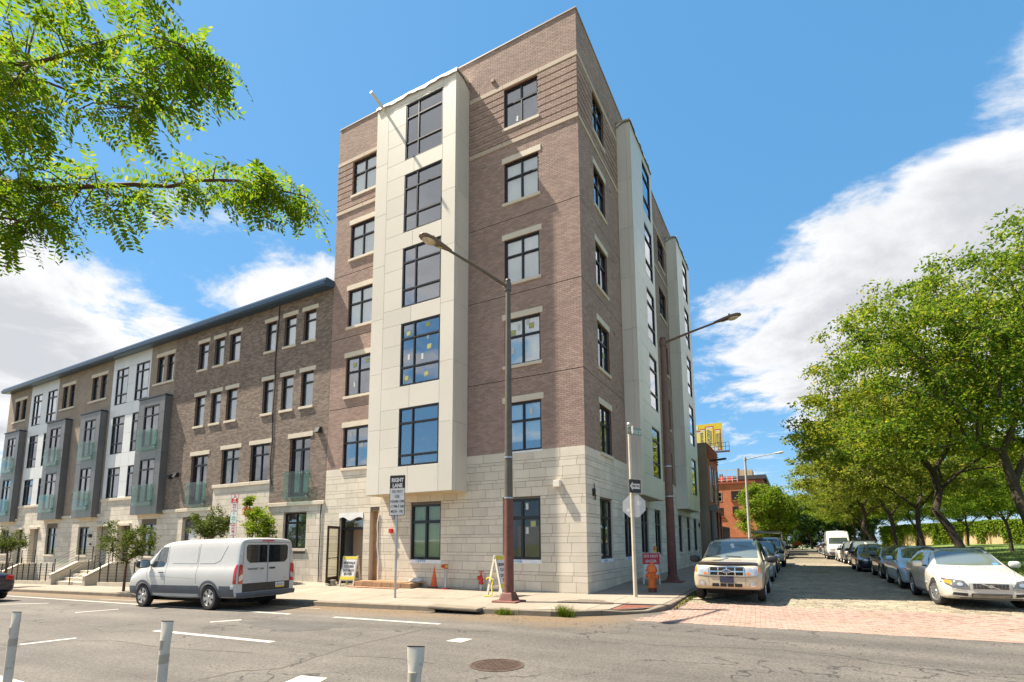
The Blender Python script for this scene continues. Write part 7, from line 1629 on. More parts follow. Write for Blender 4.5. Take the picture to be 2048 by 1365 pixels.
m = MB(); m.bar((X1, 24.2, 7.6), (X1+1.1, 24.0, 7.65), .22, .12); m.build('sign_bracket', mat('rust_dark', (.07, .04, .03), .8), h)
m = MB(); m.tube([(X1+.18, y0+.1, .1), (X1+.18, y0+.1, 4.1)], .16, 10); m.box(X1+.0, X1+.5, y0-.1, y0+.35, 3.9, 4.3); m.build('drain_pipe', mat('pipe_grey', (.2, .19, .18), .7), h)
# fence after it
f = thing('iron_gate', 'black iron gate between red building and orange brick building', 'gate', (X1, 31.5, .2), 0)
for i in range(24): m = MB(); m.bar((X1, 28.6+i*.25, .2), (X1, 28.6+i*.25, 3.0), .05, .05); m.build('bar', BLK, f)
for z in (.5, 1.8, 2.8): m = MB(); m.bar((X1, 28.5, z), (X1, 34.5, z), .05, .07); m.build('rail', BLK, f)
# orange brick building, end wall to the camera
h = thing('orange_building', 'orange painted brick building with open balconies behind the green street tree', 'building', (-2, 56, .2)); yo = 56.0; FO = Fac((0, yo, 0), 'S')
xa = at(1425, 1000, 1, yo).x-6; xb = at(1524, 1000, 1, yo).x; zt = at(1480, 967, 1, yo).z
xb = min(xb, 1.6); m = MB(); m.box(xa, xb, yo, yo+16, -.2, zt); m.build('wall', OBX, h); m = MB(); m.box(xa-.1, xb+.12, yo-.12, yo+16.1, zt, zt+.25); m.build('coping', mat('coping_orange', (.36, .09, .045), .8), h)
def pxu(px): return at(px, 1000, 1, yo).x
def pxz(py): return at(1480, py, 1, yo).z
winbox(h, FO, pxu(1433), pxu(1444), pxz(1002), pxz(983), mat('frame_grey', (.35, .35, .36), .6))
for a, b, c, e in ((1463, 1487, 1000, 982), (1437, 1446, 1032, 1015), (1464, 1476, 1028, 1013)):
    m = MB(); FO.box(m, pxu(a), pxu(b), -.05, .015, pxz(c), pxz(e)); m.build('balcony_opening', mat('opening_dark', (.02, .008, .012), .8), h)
    m = MB(); FO.box(m, pxu(a)-.1, pxu(b)+.1, .0, .1, pxz(c)-.12, pxz(c)-.001); m.build('sill', mat('coping_orange', (.36, .09, .045), .8), h)
# roof terrace
TER = mat('terrace_white', (.6, .58, .54), .7)
t = thing('roof_terrace', 'white pergola terrace with red chairs on the orange building roof', 'terrace', (pxu(1460), yo+1, zt+.25))
for a, b in ((1433, 1476),):
    for px in (1434, 1444, 1455, 1466, 1476):
        m = MB(); m.bar((pxu(px), yo+.6, zt+.25), (pxu(px), yo+.6, pxz(938)), .09, .09); m.build('post', TER, t)
    for z in (pxz(938), pxz(953), pxz(958)): m = MB(); m.bar((pxu(1433), yo+.6, z), (pxu(1477), yo+.6, z), .08, .08); m.build('rail', TER, t)
    for px in (1443, 1459): m = MB(); m.box(pxu(px)-.25, pxu(px)+.25, yo+.9, yo+1.4, zt+.55, zt+.7); m.box(pxu(px)-.25, pxu(px)+.25, yo+1.35, yo+1.4, zt+.701, zt+1.15); m.build('red_chair', mat('chair_red', (.6, .03, .03), .6), t)
    m = MB(); m.box(pxu(1437), pxu(1444), yo+2.4, yo+2.5, zt+.3, pxz(942)); m.build('glass_screen', mat('far_glass', (.06, .07, .08), .06, coat=1.), t)
# darker brown building behind with a penthouse
h = thing('brown_brick_building', 'brown brick building with dark cornice behind the orange one', 'building', (1, 74, .2)); yb = 74.0
Q = lambda px: at(px, 1000, 1, yb).x
Z = lambda py: at(1520, py, 1, yb).z
m = MB(); m.box(Q(1432)-8, 1.9, yb, yb+20, -.2, Z(958)); m.build('wall', BRX, h); m = MB(); m.box(Q(1432)-8, 2.3, yb-.35, yb+20.3, Z(958), Z(954)+.3); m.build('cornice', mat('cornice_slate', (.06, .065, .07), .5), h)
m = MB(); m.box(Q(1480), Q(1506), yb+2, yb+6, Z(957), Z(935)); m.build('penthouse', mat('penthouse_cream', (.55, .42, .24), .8), h); m = MB(); m.box(Q(1476), Q(1480)-.01, yb+2, yb+3, Z(957), Z(931)); m.build('chimney', BRX, h)
FQ = Fac((1.9, 0, 0), 'E')
for k in range(5):
    for z in (4.0, 7.2): winbox(h, FQ, 75+k*3.6, 76.3+k*3.6, z, z+1.9)
h = thing('slate_roof_building', 'farther brick building with slate mansard roof beyond the brown one', 'building', (1, 92, .2)); m = MB(); yc = 101; m.box(-9, 2.1, yc, yc+14, -.2, at(1545, 1012, 1, yc).z); m.build('wall', BRX, h)
zc = at(1545, 1012, 1, yc).z; zd = at(1545, 988, 1, yc).z; m = MB(); m.hexa([(-9.4, yc-.4, zc), (2.5, yc-.4, zc), (2.5, yc+14.4, zc), (-9.4, yc+14.4, zc), (-8.4, yc+.6, zd), (1.5, yc+.6, zd), (1.5, yc+13.4, zd), (-8.4, yc+13.4, zd)]); m.build('roof', mat('slate', (.10, .11, .12), .7), h)
# billboard
yB = 52.0; b = thing('billboard', 'yellow rooftop billboard with row of drink cans above the red building', 'billboard', (at(1420, 880, 1, yB).x, yB, 8.7)); A_ = lambda px, py: at(px, py, 1, yB)
x0, x1 = A_(1380, 880).x, A_(1445, 880).x; z0, z1 = A_(1420, 902).z, A_(1420, 848).z
m = MB(); m.box(x0, x1, yB, yB+.25, z0, z1); bp = m.build('panel', mat('board_yellow', (.75, .55, .02), .5), b)
def bb(px0, px1, py0, py1, mt, lay, nm):
    m = MB(); m.box(A_(px0, 880).x, A_(px1, 880).x, yB-.004*lay-.003, yB-.004*lay, A_(1420, py1).z, A_(1420, py0).z); m.build(nm, mt, bp)
CAN = mat('can_yellow', (.80, .66, .16), .5); CRD = mat('can_red', (.55, .06, .04), .5); CWH = mat('can_white', (.7, .7, .68), .5)
for px, py in ((1392, 861), (1400, 857), (1411, 853), (1430, 860)):
    bb(px, px+(17 if px == 1411 else 12), py, 902, CRD, 1, 'can_edge'); bb(px+1.5, px+(15.5 if px == 1411 else 10.5), py+4, 900, CAN, 2, 'can_label'); bb(px+1.5, px+(15.5 if px == 1411 else 10.5), py+2, py+4, CWH, 3, 'can_rim')
bb(1421, 1436, 894, 902, CWH, 4, 'ice'); bb(1381, 1397, 850, 859, CWH, 4, 'logo_disc')
CI = mat('can_ink', (.05, .05, .12), .5)
for px, py in ((1416, 877), (1434, 881), (1404, 879)):
    p = A_(px, py); text('lettering', 'Corona', .62 if px == 1416 else .5, CI, bp, Vector((p.x, yB-.02, p.z))-WL[bp.name], (R_(90), R_(-90), 0), 1.1, .002); p = A_(px+6, py); 
    if px != 1404: text('lettering', 'LIMONADA', .38, CI, bp, Vector((p.x, yB-.02, p.z))-WL[bp.name], (R_(90), R_(-90), 0), .95, .002)
m = MB(); m.box(x0, x1+.8, yB-.9, yB-.1, z0-.35, z0-.25)
for i in range(12): x = x0+(x1+.8-x0)*i/11; m.bar((x, yB-.85, z0-.3), (x, yB-.85, z0+.75), .05, .05)
for z in (.25, .75): m.bar((x0, yB-.85, z0+z), (x1+.8, yB-.85, z0+z), .05, .05)
m.build('catwalk', mat('steel_dark', (.08, .08, .08), .6), b)
for x in (x0-1.5, x0+.2, A_(1404, 880).x): m = MB(); m.bar((x, yB+.5, 0), (x, yB+.5, z0+1), .4, .4); m.build('support', MATS['steel_dark'], b)
# end of the street: orange awning, signs
yA = 108; e = thing('awning_stand', 'small orange red awning at the far end of the street', 'awning', (6, yA, .15)); q0, q1 = at(1584, 1095, 1, yA), at(1606, 1095, 1, yA); zt_ = at(1595, 1088, 1, yA).z
m = MB(); m.prism([(q0.x, zt_-.35), (q1.x, zt_-.35), (q1.x-.5, zt_+.55), ((q0.x+q1.x)/2, zt_+.35), (q0.x+.3, zt_+.25)], lambda a, b_, d: (a, d, b_), yA, yA+2.5); m.build('canopy', mat('awning_red', (.60, .10, .04), .6), e)
for x in (q0.x+.1, q1.x-.1): m = MB(); m.bar((x, yA+.2, .1), (x, yA+.2, zt_-.3), .15, .15); m.build('post', mat('awning_post', (.3, .16, .1), .7), e)
for px, lab in ((1571, 'small round no entry sign on the building side, far down the street'), (1646, 'small round no entry sign on the park side, behind the tall van')):
    yS = 75 if px == 1571 else 70; p = at(px, 1090, 1, yS); o = thing('no_entry_sign', lab, 'street sign', (p.x, yS, .15)); m = MB(); m.tube([(p.x, yS, .15), (p.x, yS, p.z+.3)], .05, 8); m.build('post', GALV, o); m = MB(); m.lathe([(.38, -.01), (.38, .01)], 20, (p.x, yS-.08, p.z), 'y'); m.build('disc', SIGNR, o); m = MB(); m.box(p.x-.28, p.x+.28, yS-.11, yS-.092, p.z-.07, p.z+.07); m.build('bar', SIGNW, o)
# park wall overgrown with ivy
WALLM = mat('park_wall_ochre', (.42, .31, .17), .9, var=.25, vscale=.6)
wa, wb = Vector((22, 118, 0)), Vector((45, 62, 0)); pw = thing('park_wall', 'long ochre park wall draped with ivy behind the trees', 'wall', (33, 90, .8)); m = MB()
d = (wb-wa).normalized(); n = 24
for i in range(n):
    a, b_ = wa+(wb-wa)*(i/n), wa+(wb-wa)*((i+1)/n); m = MB(); m.bar((a.x, a.y, 2.4), (b_.x, b_.y, 2.4), .4, 4.2); m.build('wall_bay', WALLM, pw)
    m = MB(); m.bar((a.x, a.y-.3, .3), (a.x, a.y-.3, 4.7), .5, .5); m.build('pier', WALLM, pw)
# ================================================================== vegetation
BARK = mat('bark_dark', (.060, .042, .030), .95, var=.3, vscale=6, bump=1., bscale=25); BARKL = mat('bark_twig', (.10, .05, .035), .9, var=.2, vscale=20)
LF_G = leafmat('leaf_green', (.045, .115, .014), (.145, .225, .026), (.33, .31, .04), .48); LF_Y = leafmat('leaf_yellowgreen', (.065, .13, .016), (.205, .255, .03), (.42, .34, .05), .48); LF_D = leafmat('leaf_dark', (.03, .07, .018), (.05, .10, .02), (.08, .13, .03), .35); LF_B = leafmat('leaf_bright', (.06, .13, .014), (.155, .235, .024), (.28, .29, .04), .5); LF_R = leafmat('leaf_redbrown', (.16, .03, .018), (.24, .06, .03), (.30, .10, .04))
LF_N = leafmat('leaf_locust', (.065, .145, .012), (.115, .205, .016), (.27, .27, .03), .55); LF_O = leafmat('leaf_olive', (.065, .11, .02), (.17, .21, .036), (.30, .27, .05), .48)
def leaf_quads(rng, P, size, asp=.45, droop=.4, jit=.4):
    n = len(P); a = rng.uniform(0, 2*np.pi, n); el = rng.normal(-droop, .5, n); d = np.stack([np.cos(a)*np.cos(el), np.sin(a)*np.cos(el), np.sin(el)], 1)
    r = rng.normal(0, 1, (n, 3)); s_ = np.cross(d, r); s_ /= np.linalg.norm(s_, axis=1)[:, None]+1e-9; sz = size*rng.uniform(1-jit, 1+jit, n)[:, None]
    nn = np.cross(d, s_); V = np.stack([P, P+d*sz*.5+s_*sz*asp*.5+nn*sz*.06, P+d*sz, P+d*sz*.5-s_*sz*asp*.5+nn*sz*.06], 1).reshape(-1, 3); F = np.arange(4*n).reshape(n, 4); return V, F
def envelope_points(rng, n, lobes, shell=.62):
    """clump centres spread through overlapping ellipsoids, more of them near the surface"""
    out = []; w_ = np.array([l[3]*l[4]*l[5] for l in lobes], float)**.8; w_ /= w_.sum()
    while len(out) < n:
        l = lobes[rng.choice(len(lobes), p=w_)]; v = rng.normal(0, 1, 3); v /= np.linalg.norm(v); r = (shell+(1-shell)*rng.uniform(0, 1)**.6)*rng.choice([1, 1, 1, rng.uniform(.4, 1)]); p = np.array(l[:3])+v*r*np.array(l[3:6]); out.append(p)
    return np.array(out)
def make_tree(name, label, cat, base, trunk, lobes, n_cl, n_leaf, lsize, lmat, cl_r=(.9, .9, .55), seed=1, r0=.3, group=None, bark=None, limbs=True, min_r=.012, droop=.4, asp=.45, shell=.62):
    """trunk: list of points from the ground to the fork (world). Clumps are joined to the nearest branch node that lies nearer to the fork."""
    rng = np.random.default_rng(seed); o = thing(name, label, cat, base, 0, group); C = envelope_points(rng, n_cl, lobes, shell); fork = np.array(trunk[-1]); order = np.argsort(np.linalg.norm(C-fork, axis=1))
    nodes = [np.array(p, float) for p in trunk]; par = [-1]+list(range(len(trunk)-1)); cost = [0.]
    for i in range(1, len(nodes)): cost.append(cost[-1]+np.linalg.norm(nodes[i]-nodes[i-1]))
    tips = []; start = max(1, len(trunk)-1)
    for ci in order:
        c = C[ci]; A = np.array(nodes[start:]); dd = np.linalg.norm(A-c, axis=1)+.38*np.array(cost[start:])+np.where(A[:, 2] > c[2]+.6, 3., 0); k = int(np.argmin(dd))+start; p = nodes[k]; L_ = np.linalg.norm(c-p); seg = max(1, min(4, int(L_/1.1))); prev = k
        bend = rng.normal(0, .09*L_, 3); bend[2] = abs(bend[2])*.8
        for s_ in range(1, seg+1):
            t = s_/seg; q = p+(c-p)*t+bend*math.sin(math.pi*t)+rng.normal(0, .04*L_/seg, 3)*(1 if s_ < seg else 0); nodes.append(q); par.append(prev); cost.append(cost[prev]+np.linalg.norm(q-nodes[prev])); prev = len(nodes)-1
        tips.append(prev)
    cnt = np.zeros(len(nodes)); 
    for t in tips:
        k = t
        while k != -1: cnt[k] += 1; k = par[k]
    rad = np.maximum(min_r, r0*(cnt/len(tips))**.52)
    for i in range(len(trunk)): rad[i] = r0*(1+.35*(1-i/max(1, len(trunk)-1))**3) if i < len(trunk)-1 else r0*.95
    # chain nodes into tubes
    ch = {}
    for i, k in enumerate(par):
        if k >= 0: ch.setdefault(k, []).append(i)
    m = MB(); stack = [(0, None)]; done = set()
    def chain(start, first):
        pts = [] if first is None else [nodes[first]]; rr_ = [] if first is None else [min(rad[first], rad[start]*1.25)]
        k = start
        while True:
            pts.append(nodes[k]); rr_.append(rad[k]); kids = ch.get(k, [])
            if not kids: break
            kids = sorted(kids, key=lambda q: -cnt[q])
            for q in kids[1:]: stack.append((q, k))
            k = kids[0]
        if len(pts) > 1: m.tube(pts, [float(x) for x in rr_], 10 if rr_[0] > .12 else 6 if rr_[0] > .03 else 4, cap=False)
    while stack: a, f = stack.pop(); chain(a, f)
    m.build('trunk', bark or BARK, o, smooth=True, fixn=False)
    # leaves: round the clump centres and along the last twig
    per = n_leaf//n_cl; P = []
    for t in tips:
        k = par[t]; q = nodes[t]; f = nodes[k] if k >= 0 else q; n1 = int(per*.75); v = rng.normal(0, 1, (n1, 3)); v /= np.linalg.norm(v, axis=1)[:, None]; sc_ = rng.uniform(.65, 1.2); P.append(q+v*(rng.uniform(0, 1, (n1, 1))**.45)*np.array(cl_r)*sc_); tt = rng.uniform(.2, 1, (per-n1, 1)); P.append(f+(q-f)*tt+rng.normal(0, .16, (per-n1, 3))*np.array(cl_r)/.9)
    P = np.concatenate(P); V, F = leaf_quads(rng, P, lsize, asp, droop); fastmesh('crown', V, F, lmat, o, base); return o
def copy_tree_at(src, label, loc, rz, sc_, lm=None):
    r = copy_tree(src); r['label'] = label; r.location = loc; r.rotation_euler = (0, 0, rz); r.scale = (sc_,)*3
    if lm:
        for c in r.children:
            if c.name.startswith('crown'): c.data = c.data.copy(); c.data.materials[0] = lm
    return r
def locust(name, label, x, y, h, seed, lean, lobes, fork_h=3.3, n_cl=230, n_leaf=30000, ls=.19, r0=.33, lm=None):
    z = lawn_z(x, y)-.05; tr_ = [(x, y, z), (x+lean[0]*.25, y+lean[1]*.2, z+fork_h*.4), (x+lean[0]*.6, y+lean[1]*.6, z+fork_h*.75), (x+lean[0], y+lean[1], z+fork_h)]
    lb = [(x+a, y+b, z+c, d, e, f) for a, b, c, d, e, f in lobes]; return make_tree(name, label, 'tree', (x, y, z), tr_, lb, n_cl, n_leaf, ls, lm or LF_G, (.88, .88, .42), seed, r0, 'trees along the park kerb')
LB = [(-2.0, 0, 9.5, 6.8, 6.0, 4.6), (-4.6, -1.0, 7.2, 4.6, 4.2, 2.4), (1.5, 0, 12.8, 4.6, 4.8, 4.2), (3.0, 0, 8.0, 4.5, 5, 3.0)]
t1 = locust('locust_tree', 'large park tree with forked trunk at the right edge of the picture', 15.5, 16.8, 18, 3, (-.5, 0), [(0, 0, 11.8, 5.6, 5.4, 4.6), (-3.6, -.5, 10.6, 4.6, 4.4, 3.9), (2.5, 0, 9.0, 5.2, 5, 3.6), (-4.6, 0, 6.8, 3.4, 3.6, 1.5)], 3.0, 460, 46000, .21, .20)
t2 = locust('locust_tree', 'leaning park tree with thick dark trunk just behind the white estate car', 14.1, 22.4, 16, 5, (-1.2, 0), [(-1.8, 0, 12.0, 5.8, 5.6, 5.0), (-4.8, -1.2, 8.2, 4.2, 4.2, 2.6), (1.5, 0, 13.6, 4.6, 4.8, 4.0), (3, 0, 8.4, 4.4, 5, 2.8)], 3.2, 440, 44000, .22, .20, LF_Y)
t3 = locust('locust_tree', 'park tree with v shaped trunk, third from the right edge', 14.0, 33.0, 15, 9, (-.2, 0), [(-2.0, 0, 9.6, 6.6, 6.0, 4.4), (-4.6, -1.0, 7.2, 4.2, 4.2, 2.1), (1.5, 0, 11.5, 4.8, 4.8, 3.4), (3, 0, 7.4, 4.4, 5, 2.6)], 2.6, 300, 32000, .26, .17, LF_O)
for k, (x, y, rz, sc_, lab, lm, src) in enumerate(((13.8, 43.5, 1.0, 1.0, 'park tree standing behind the dark suvs, fourth from the right', LF_O, t3), (13.6, 54.5, 0.4, .98, 'park tree rising behind the tall white van', LF_Y, t2), (13.5, 66, 2.2, .95, 'park tree far along the row beyond the white van', LF_O, t3), (13.4, 78, 3.6, .95, 'second farthest park tree of the kerb row', LF_G, t3), (13.2, 92, 5.0, 1.0, 'farthest park tree at the end of the kerb row', LF_Y, t3))):
    copy_tree_at(src, lab, (x, y, lawn_z(x, y)-.05), rz if src is t3 else 0, sc_, lm)
# trees farther into the park
for k, (x, y, rz, sc_, lab) in enumerate(((24, 52, 1.2, .8, 'park tree standing on the lawn in front of the ivy wall'), (31, 100, 2.0, 1.1, 'tall tree behind the ivy wall, left of the estate car roof'), (44, 92, .3, 1.15, 'tall tree behind the ivy wall above the lawn'), (56, 84, 4.0, 1.15, 'tall tree behind the ivy wall near the right edge'), (23, 112, 5.5, 1.1, 'dense tree at the far end of the park wall'), (20, 72, 2.6, .8, 'small leafy park tree seen between the kerb row trunks'), (27, 80, 3.3, .85, 'leafy park tree before the left part of the ivy wall'), (18, 96, .9, .9, 'park tree filling the gap beyond the tall white van'), (37, 108, 1.7, 1.3, 'big tree rising over the middle of the ivy wall'), (64, 100, 2.9, 1.3, 'big tree rising over the right end of the ivy wall'))):
    copy_tree_at(t3, lab, (x, y, .5), rz, sc_, LF_D if k in (4, 7) else LF_B if k in (0, 5, 6) else LF_O)['group'] = 'trees inside the park'
# ivy hanging over the park wall
rng = np.random.default_rng(5); n = 26000; t = rng.uniform(0, 1, n); zt_ = 4.6; hang = np.abs(rng.normal(0, .75, n))*(.8+1.5*np.maximum(0, np.sin(t*75))**2+1.6*(np.sin(t*23+1) > .6)); Z = zt_+.4-np.minimum(hang, 4.3); bx_ = np.array([wa.x, wa.y]); dv_ = np.array([wb.x-wa.x, wb.y-wa.y]); nn_ = np.array([-dv_[1], dv_[0]])/np.linalg.norm(dv_); nn_ = nn_ if nn_[1] < 0 else -nn_
P = bx_+dv_*t[:, None]+nn_*(.35+rng.uniform(0, .5, n))[:, None]; P = np.concatenate([P, Z[:, None]], 1); V, F = leaf_quads(rng, P, .33, .7, .6)
iv = fastmesh('ivy', V, F, LF_B); tag(iv, 'green ivy hanging over the ochre park wall', 'ivy', kind='stuff')
# trees on the building side of the street
s1 = make_tree('maple_tree', 'round bright green street tree in front of the orange building', 'tree', (2.4, 45, .2), [(2.4, 45, .2), (2.5, 45, 1.4), (2.8, 45, 2.4)], [(3.1, 45, 5.0, 3.0, 3.0, 2.8), (3.1, 45, 6.2, 2.1, 2.1, 1.8)], 130, 16000, .26, LF_B, (.7, .7, .5), 11, .14, 'trees on the building side')
copy_tree_at(s1, 'darker street tree beyond the bright green one', (3.0, 66, .2), 1.3, 1.0, LF_G); copy_tree_at(s1, 'far dark tree beyond the building side cars', (3.2, 84, .2), 2.3, 1.2, LF_D); copy_tree_at(s1, 'farthest dark tree closing the street on the left', (2.0, 104, .2), .3, 1.5, LF_D); copy_tree_at(s1, 'dark tree closing the far end of the street', (9, 124, .2), 4, 1.6, LF_D); copy_tree_at(s1, 'dark tree at the far end, right of the awning', (14, 128, .2), 5, 1.6, LF_D); copy_tree_at(s1, 'low dark tree behind the awning at the street end', (5, 132, -3), 2, 1.5, LF_D); copy_tree_at(s1, 'low dark tree at the street end behind the park side cars', (11.5, 134, -3), 3, 1.5, LF_D); copy_tree_at(s1, 'low dark tree at the street end near the park', (18, 130, -3), 1, 1.6, LF_D)
# thin street trees before the townhouses
LF_S = leafmat('leaf_street', (.03, .055, .014), (.075, .105, .024), (.14, .15, .04), .4)
def street_tree(label, px, py, ybase, crown, seed, lm, n_leaf=5200, ls=.085):
    b = at(px, py, 1, ybase); b.z = walk_z(b.x, ybase); dpt = (b-CO).dot(CF); k = dpt/CAM['f']; cx0, cx1, cy0, cy1 = crown; c = at((cx0+cx1)/2, (cy0+cy1)/2, 1, ybase); rx = (cx1-cx0)/2*k; rz_ = (cy1-cy0)/2*k; fk = c.z-rz_*.75
    return make_tree('street_tree', label, 'tree', b, [b, (b.x+.03, b.y, b.z+(fk-b.z)*.6), (b.x+(c.x-b.x)*.3, b.y, fk)], [(c.x, c.y, c.z, rx*.85, rx*.8, rz_*.8), (c.x-rx*.3, c.y, c.z-rz_*.25, rx*.6, rx*.6, rz_*.5), (c.x+rx*.3, c.y, c.z-rz_*.1, rx*.6, rx*.6, rz_*.5)], 60, n_leaf, ls, lm, (.26, .26, .2), seed, .045, 'young street trees', BARKL, min_r=.006, shell=.4)
street_tree('thin young street tree on the pavement left of the white van', 247, 1179, -3.75, (192, 332, 1022, 1135), 21, LF_S)
street_tree('young street tree cut by the left picture edge before the far townhouse', 8, 1172, -3.75, (-30, 62, 1050, 1112), 22, LF_S, 3600)
street_tree('young street tree rising behind the roof of the white van', 415, 1190, -3.2, (372, 478, 1006, 1085), 23, LF_S, 5200)
b = at(520, 1160, 1, -1.2); b.z = walk_z(b.x, -1.2); c = at(520, 1052, 1, -1.2)
make_tree('leafy_shrub', 'bright green leafy shrub against the stone wall behind the van', 'shrub', b, [b, (b.x, b.y, b.z+.4), (b.x, b.y, b.z+.8)], [(c.x, c.y, c.z-.3, .85, .6, .9), (c.x-.3, c.y, c.z+.35, .5, .4, .55), (c.x+.55, c.y, c.z-.2, .6, .4, .6)], 60, 5200, .10, LF_B, (.26, .26, .22), 31, .05, None, BARKL, min_r=.006, shell=.3)
c = at(508, 1020, 1, -.75); bz = walk_z(c.x, -.75); o = make_tree('red_leaf_plant', 'red brown drooping plant above the green shrub by the wall', 'plant', (c.x, -.75, bz), [(c.x, -.75, bz), (c.x, -.75, bz+1.2), (c.x, -.75, c.z-.25)], [(c.x, -.75, c.z-.08, .5, .32, .22)], 26, 1500, .17, LF_R, (.15, .15, .13), 33, .03, None, BARKL, min_r=.006, droop=1.1, asp=.22, shell=.3)
c = at(500, 1002, 1, -.72); bz = walk_z(c.x, -.72); make_tree('light_green_plant', 'pale green plant tuft sprouting above the red brown one', 'plant', (c.x-.05, -.72, bz), [(c.x-.05, -.72, bz), (c.x-.05, -.72, bz+1.4), (c.x, -.72, c.z-.25)], [(c.x, -.72, c.z, .36, .25, .2)], 18, 900, .09, LF_B, (.14, .14, .12), 34, .02, None, BARKL, min_r=.006, shell=.3)
# --- lawn blades, weeds along the kerbs
rng = np.random.default_rng(8)
def blades(name, P, h, w_, mt, lab=None, cat=None):
    n = len(P); a = rng.uniform(0, 2*np.pi, n); ln = rng.normal(0, .35, (n, 2)); hh = h*rng.uniform(.5, 1.3, n); dx = np.stack([np.cos(a), np.sin(a), np.zeros(n)], 1)*w_/2; top = P+np.stack([ln[:, 0]*hh, ln[:, 1]*hh, hh], 1); mid = P+np.stack([ln[:, 0]*hh*.3, ln[:, 1]*hh*.3, hh*.55], 1)
    V = np.stack([P-dx, P+dx, mid+dx*.7, mid-dx*.7, top], 1).reshape(-1, 3); i = np.arange(n)[:, None]*5; F = np.concatenate([np.concatenate([i, i+1, i+2, i+3], 1), np.concatenate([i+3, i+2, i+4, i+4], 1)])
    me = bpy.data.meshes.new(name); Fl = [tuple(int(q) for q in f) if f[2] != f[3] else tuple(int(q) for q in f[:3]) for f in F]; me.from_pydata(V.tolist(), [], Fl); me.materials.append(mt); o = link(name, me, None); tag(o, lab, cat, kind='stuff'); return o
GR = leafmat('grass_blade', (.07, .12, .012), (.12, .17, .02), (.20, .20, .04), .4)
X = rng.uniform(11.4, 34, 60000); Y = rng.uniform(-1, 70, 60000); k = rng.uniform(0, 1, 60000) < np.clip(1.3-(Y+1)/60, .15, 1); X, Y = X[k], Y[k]; P = np.stack([X, Y, [lawn_z(float(a), float(b)) for a, b in zip(X, Y)]], 1); blades('lawn_grass', P, .11, .03, GR, 'short green lawn grass of the park', 'grass')
def tuft(lab, cx, cy, rx, ry, n, h, zf, mt=GR): a = rng.normal(0, .5, (n, 2)); P = np.stack([cx+a[:, 0]*rx, cy+a[:, 1]*ry, np.array([zf(float(cx+p*rx), float(cy+q*ry)) for p, q in a])], 1); return blades('weed_tuft', P, h, .012, mt, lab, 'weeds')
for px, py, n, h, lab in ((923, 1222, 120, .14, 'small weed tuft at the left end of the drain inlet'), (1022, 1227, 260, .16, 'weed tuft in the gutter below the corner lamp'), (1148, 1228, 420, .26, 'tall green weeds growing at the kerb before the gravel patch')):
    q = gz(px, py); q.y = kerb_y(q.x)-.07; tuft(lab, q.x, q.y+.04, .22, .07, n, h, lambda x, y: road_z(x, y)-.005)
P = []; 
for yy in np.linspace(-1.7, 9, 900): P.append((2.9+rng.uniform(-.03, .16)*(.4+.6*abs(math.sin(yy*2.1))), yy, side_z(3, yy)-.012))
blades('gutter_weeds', np.array(P), .07, .02, leafmat('weed_green', (.05, .09, .01), (.10, .13, .02), (.2, .17, .05)), 'low weeds along the gutter beside the tan suv', 'weeds')
q = at(1633, 1145, 2, .13); tuft('yellowish weed patch growing in the middle of the sett street', q.x, q.y, .9, .35, 500, .035, lambda x, y: .125)
# --- gravel grains and litter on the road
rng2 = np.random.default_rng(12); V = []; F = []; PB = mat('grit', (.09, .07, .055), .9, island=.5)
def grains(n, fx):
    for _ in range(n):
        x, y = fx(); s_ = rng2.uniform(.006, .02); z = (road_z(x, y) if y < -3.8 or x < 2 else side_z(x, y))+s_*.4; b = len(V)
        V.extend([(x+s_*rng2.uniform(.6, 1), y, z), (x-s_*rng2.uniform(.6, 1), y+s_*.3, z), (x, y+s_*rng2.uniform(.6, 1), z), (x+s_*.2, y-s_*rng2.uniform(.6, 1), z), (x, y, z+s_*.6), (x, y, z-s_*.6)]); F.extend([(b, b+2, b+4), (b+2, b+1, b+4), (b+1, b+3, b+4), (b+3, b, b+4)])
grains(650, lambda: (rng2.uniform(-9, 2.4), -4.35-abs(rng2.normal(0, .55)))); grains(260, lambda: (rng2.normal(7.4, 1.6), rng2.normal(-5.4, .9))); grains(200, lambda: (rng2.uniform(-4, 9), rng2.uniform(-11, -5)))
g_ = fastmesh('road_grit', V, F, PB); tag(g_, 'scattered dark grit and pebbles on the asphalt', 'grit', kind='stuff')
# --- honey locust boughs overhead, trunk behind the camera on the left
D0 = 3.3
def rp_(px, py, d=D0): return np.array(atd(px, py, d))
TX, TY = 0.6, -17.9
tr_ = [(TX, TY, .1), (TX+.05, TY+.05, 1.6), (TX+.2, TY+.2, 3.0), (TX+.4, TY+.5, 3.9)]
boughs = [[(-420, 420, 3.2), (-200, 392, 3.25), (0, 364, 3.3), (94, 379, 3.3), (143, 377, 3.3), (270, 371, 3.35), (340, 375, 3.35), (394, 363, 3.4), (472, 363, 3.4), (520, 372, 3.42), (560, 382, 3.45), (610, 395, 3.5)],
          [(-420, 200, 2.7), (-200, 150, 2.75), (0, 127, 2.8), (60, 128, 2.8), (100, 117, 2.85), (145, 102, 2.9), (250, 70, 2.95), (320, 92, 3.0), (390, 117, 3.05), (440, 130, 3.1)],
          [(-420, 250, 2.9), (-200, 205, 2.9), (0, 176, 2.95), (45, 163, 3.0), (95, 165, 3.0), (200, 205, 3.05), (300, 225, 3.1)],
          [(-420, 480, 3.3), (-150, 440, 3.3), (0, 440, 3.3), (60, 450, 3.3)], [(-300, 60, 2.6), (-100, 20, 2.65), (60, -20, 2.7), (200, -30, 2.8), (330, -10, 2.9)], [(-200, 260, 3.0), (0, 228, 3.1), (80, 226, 3.1)]]
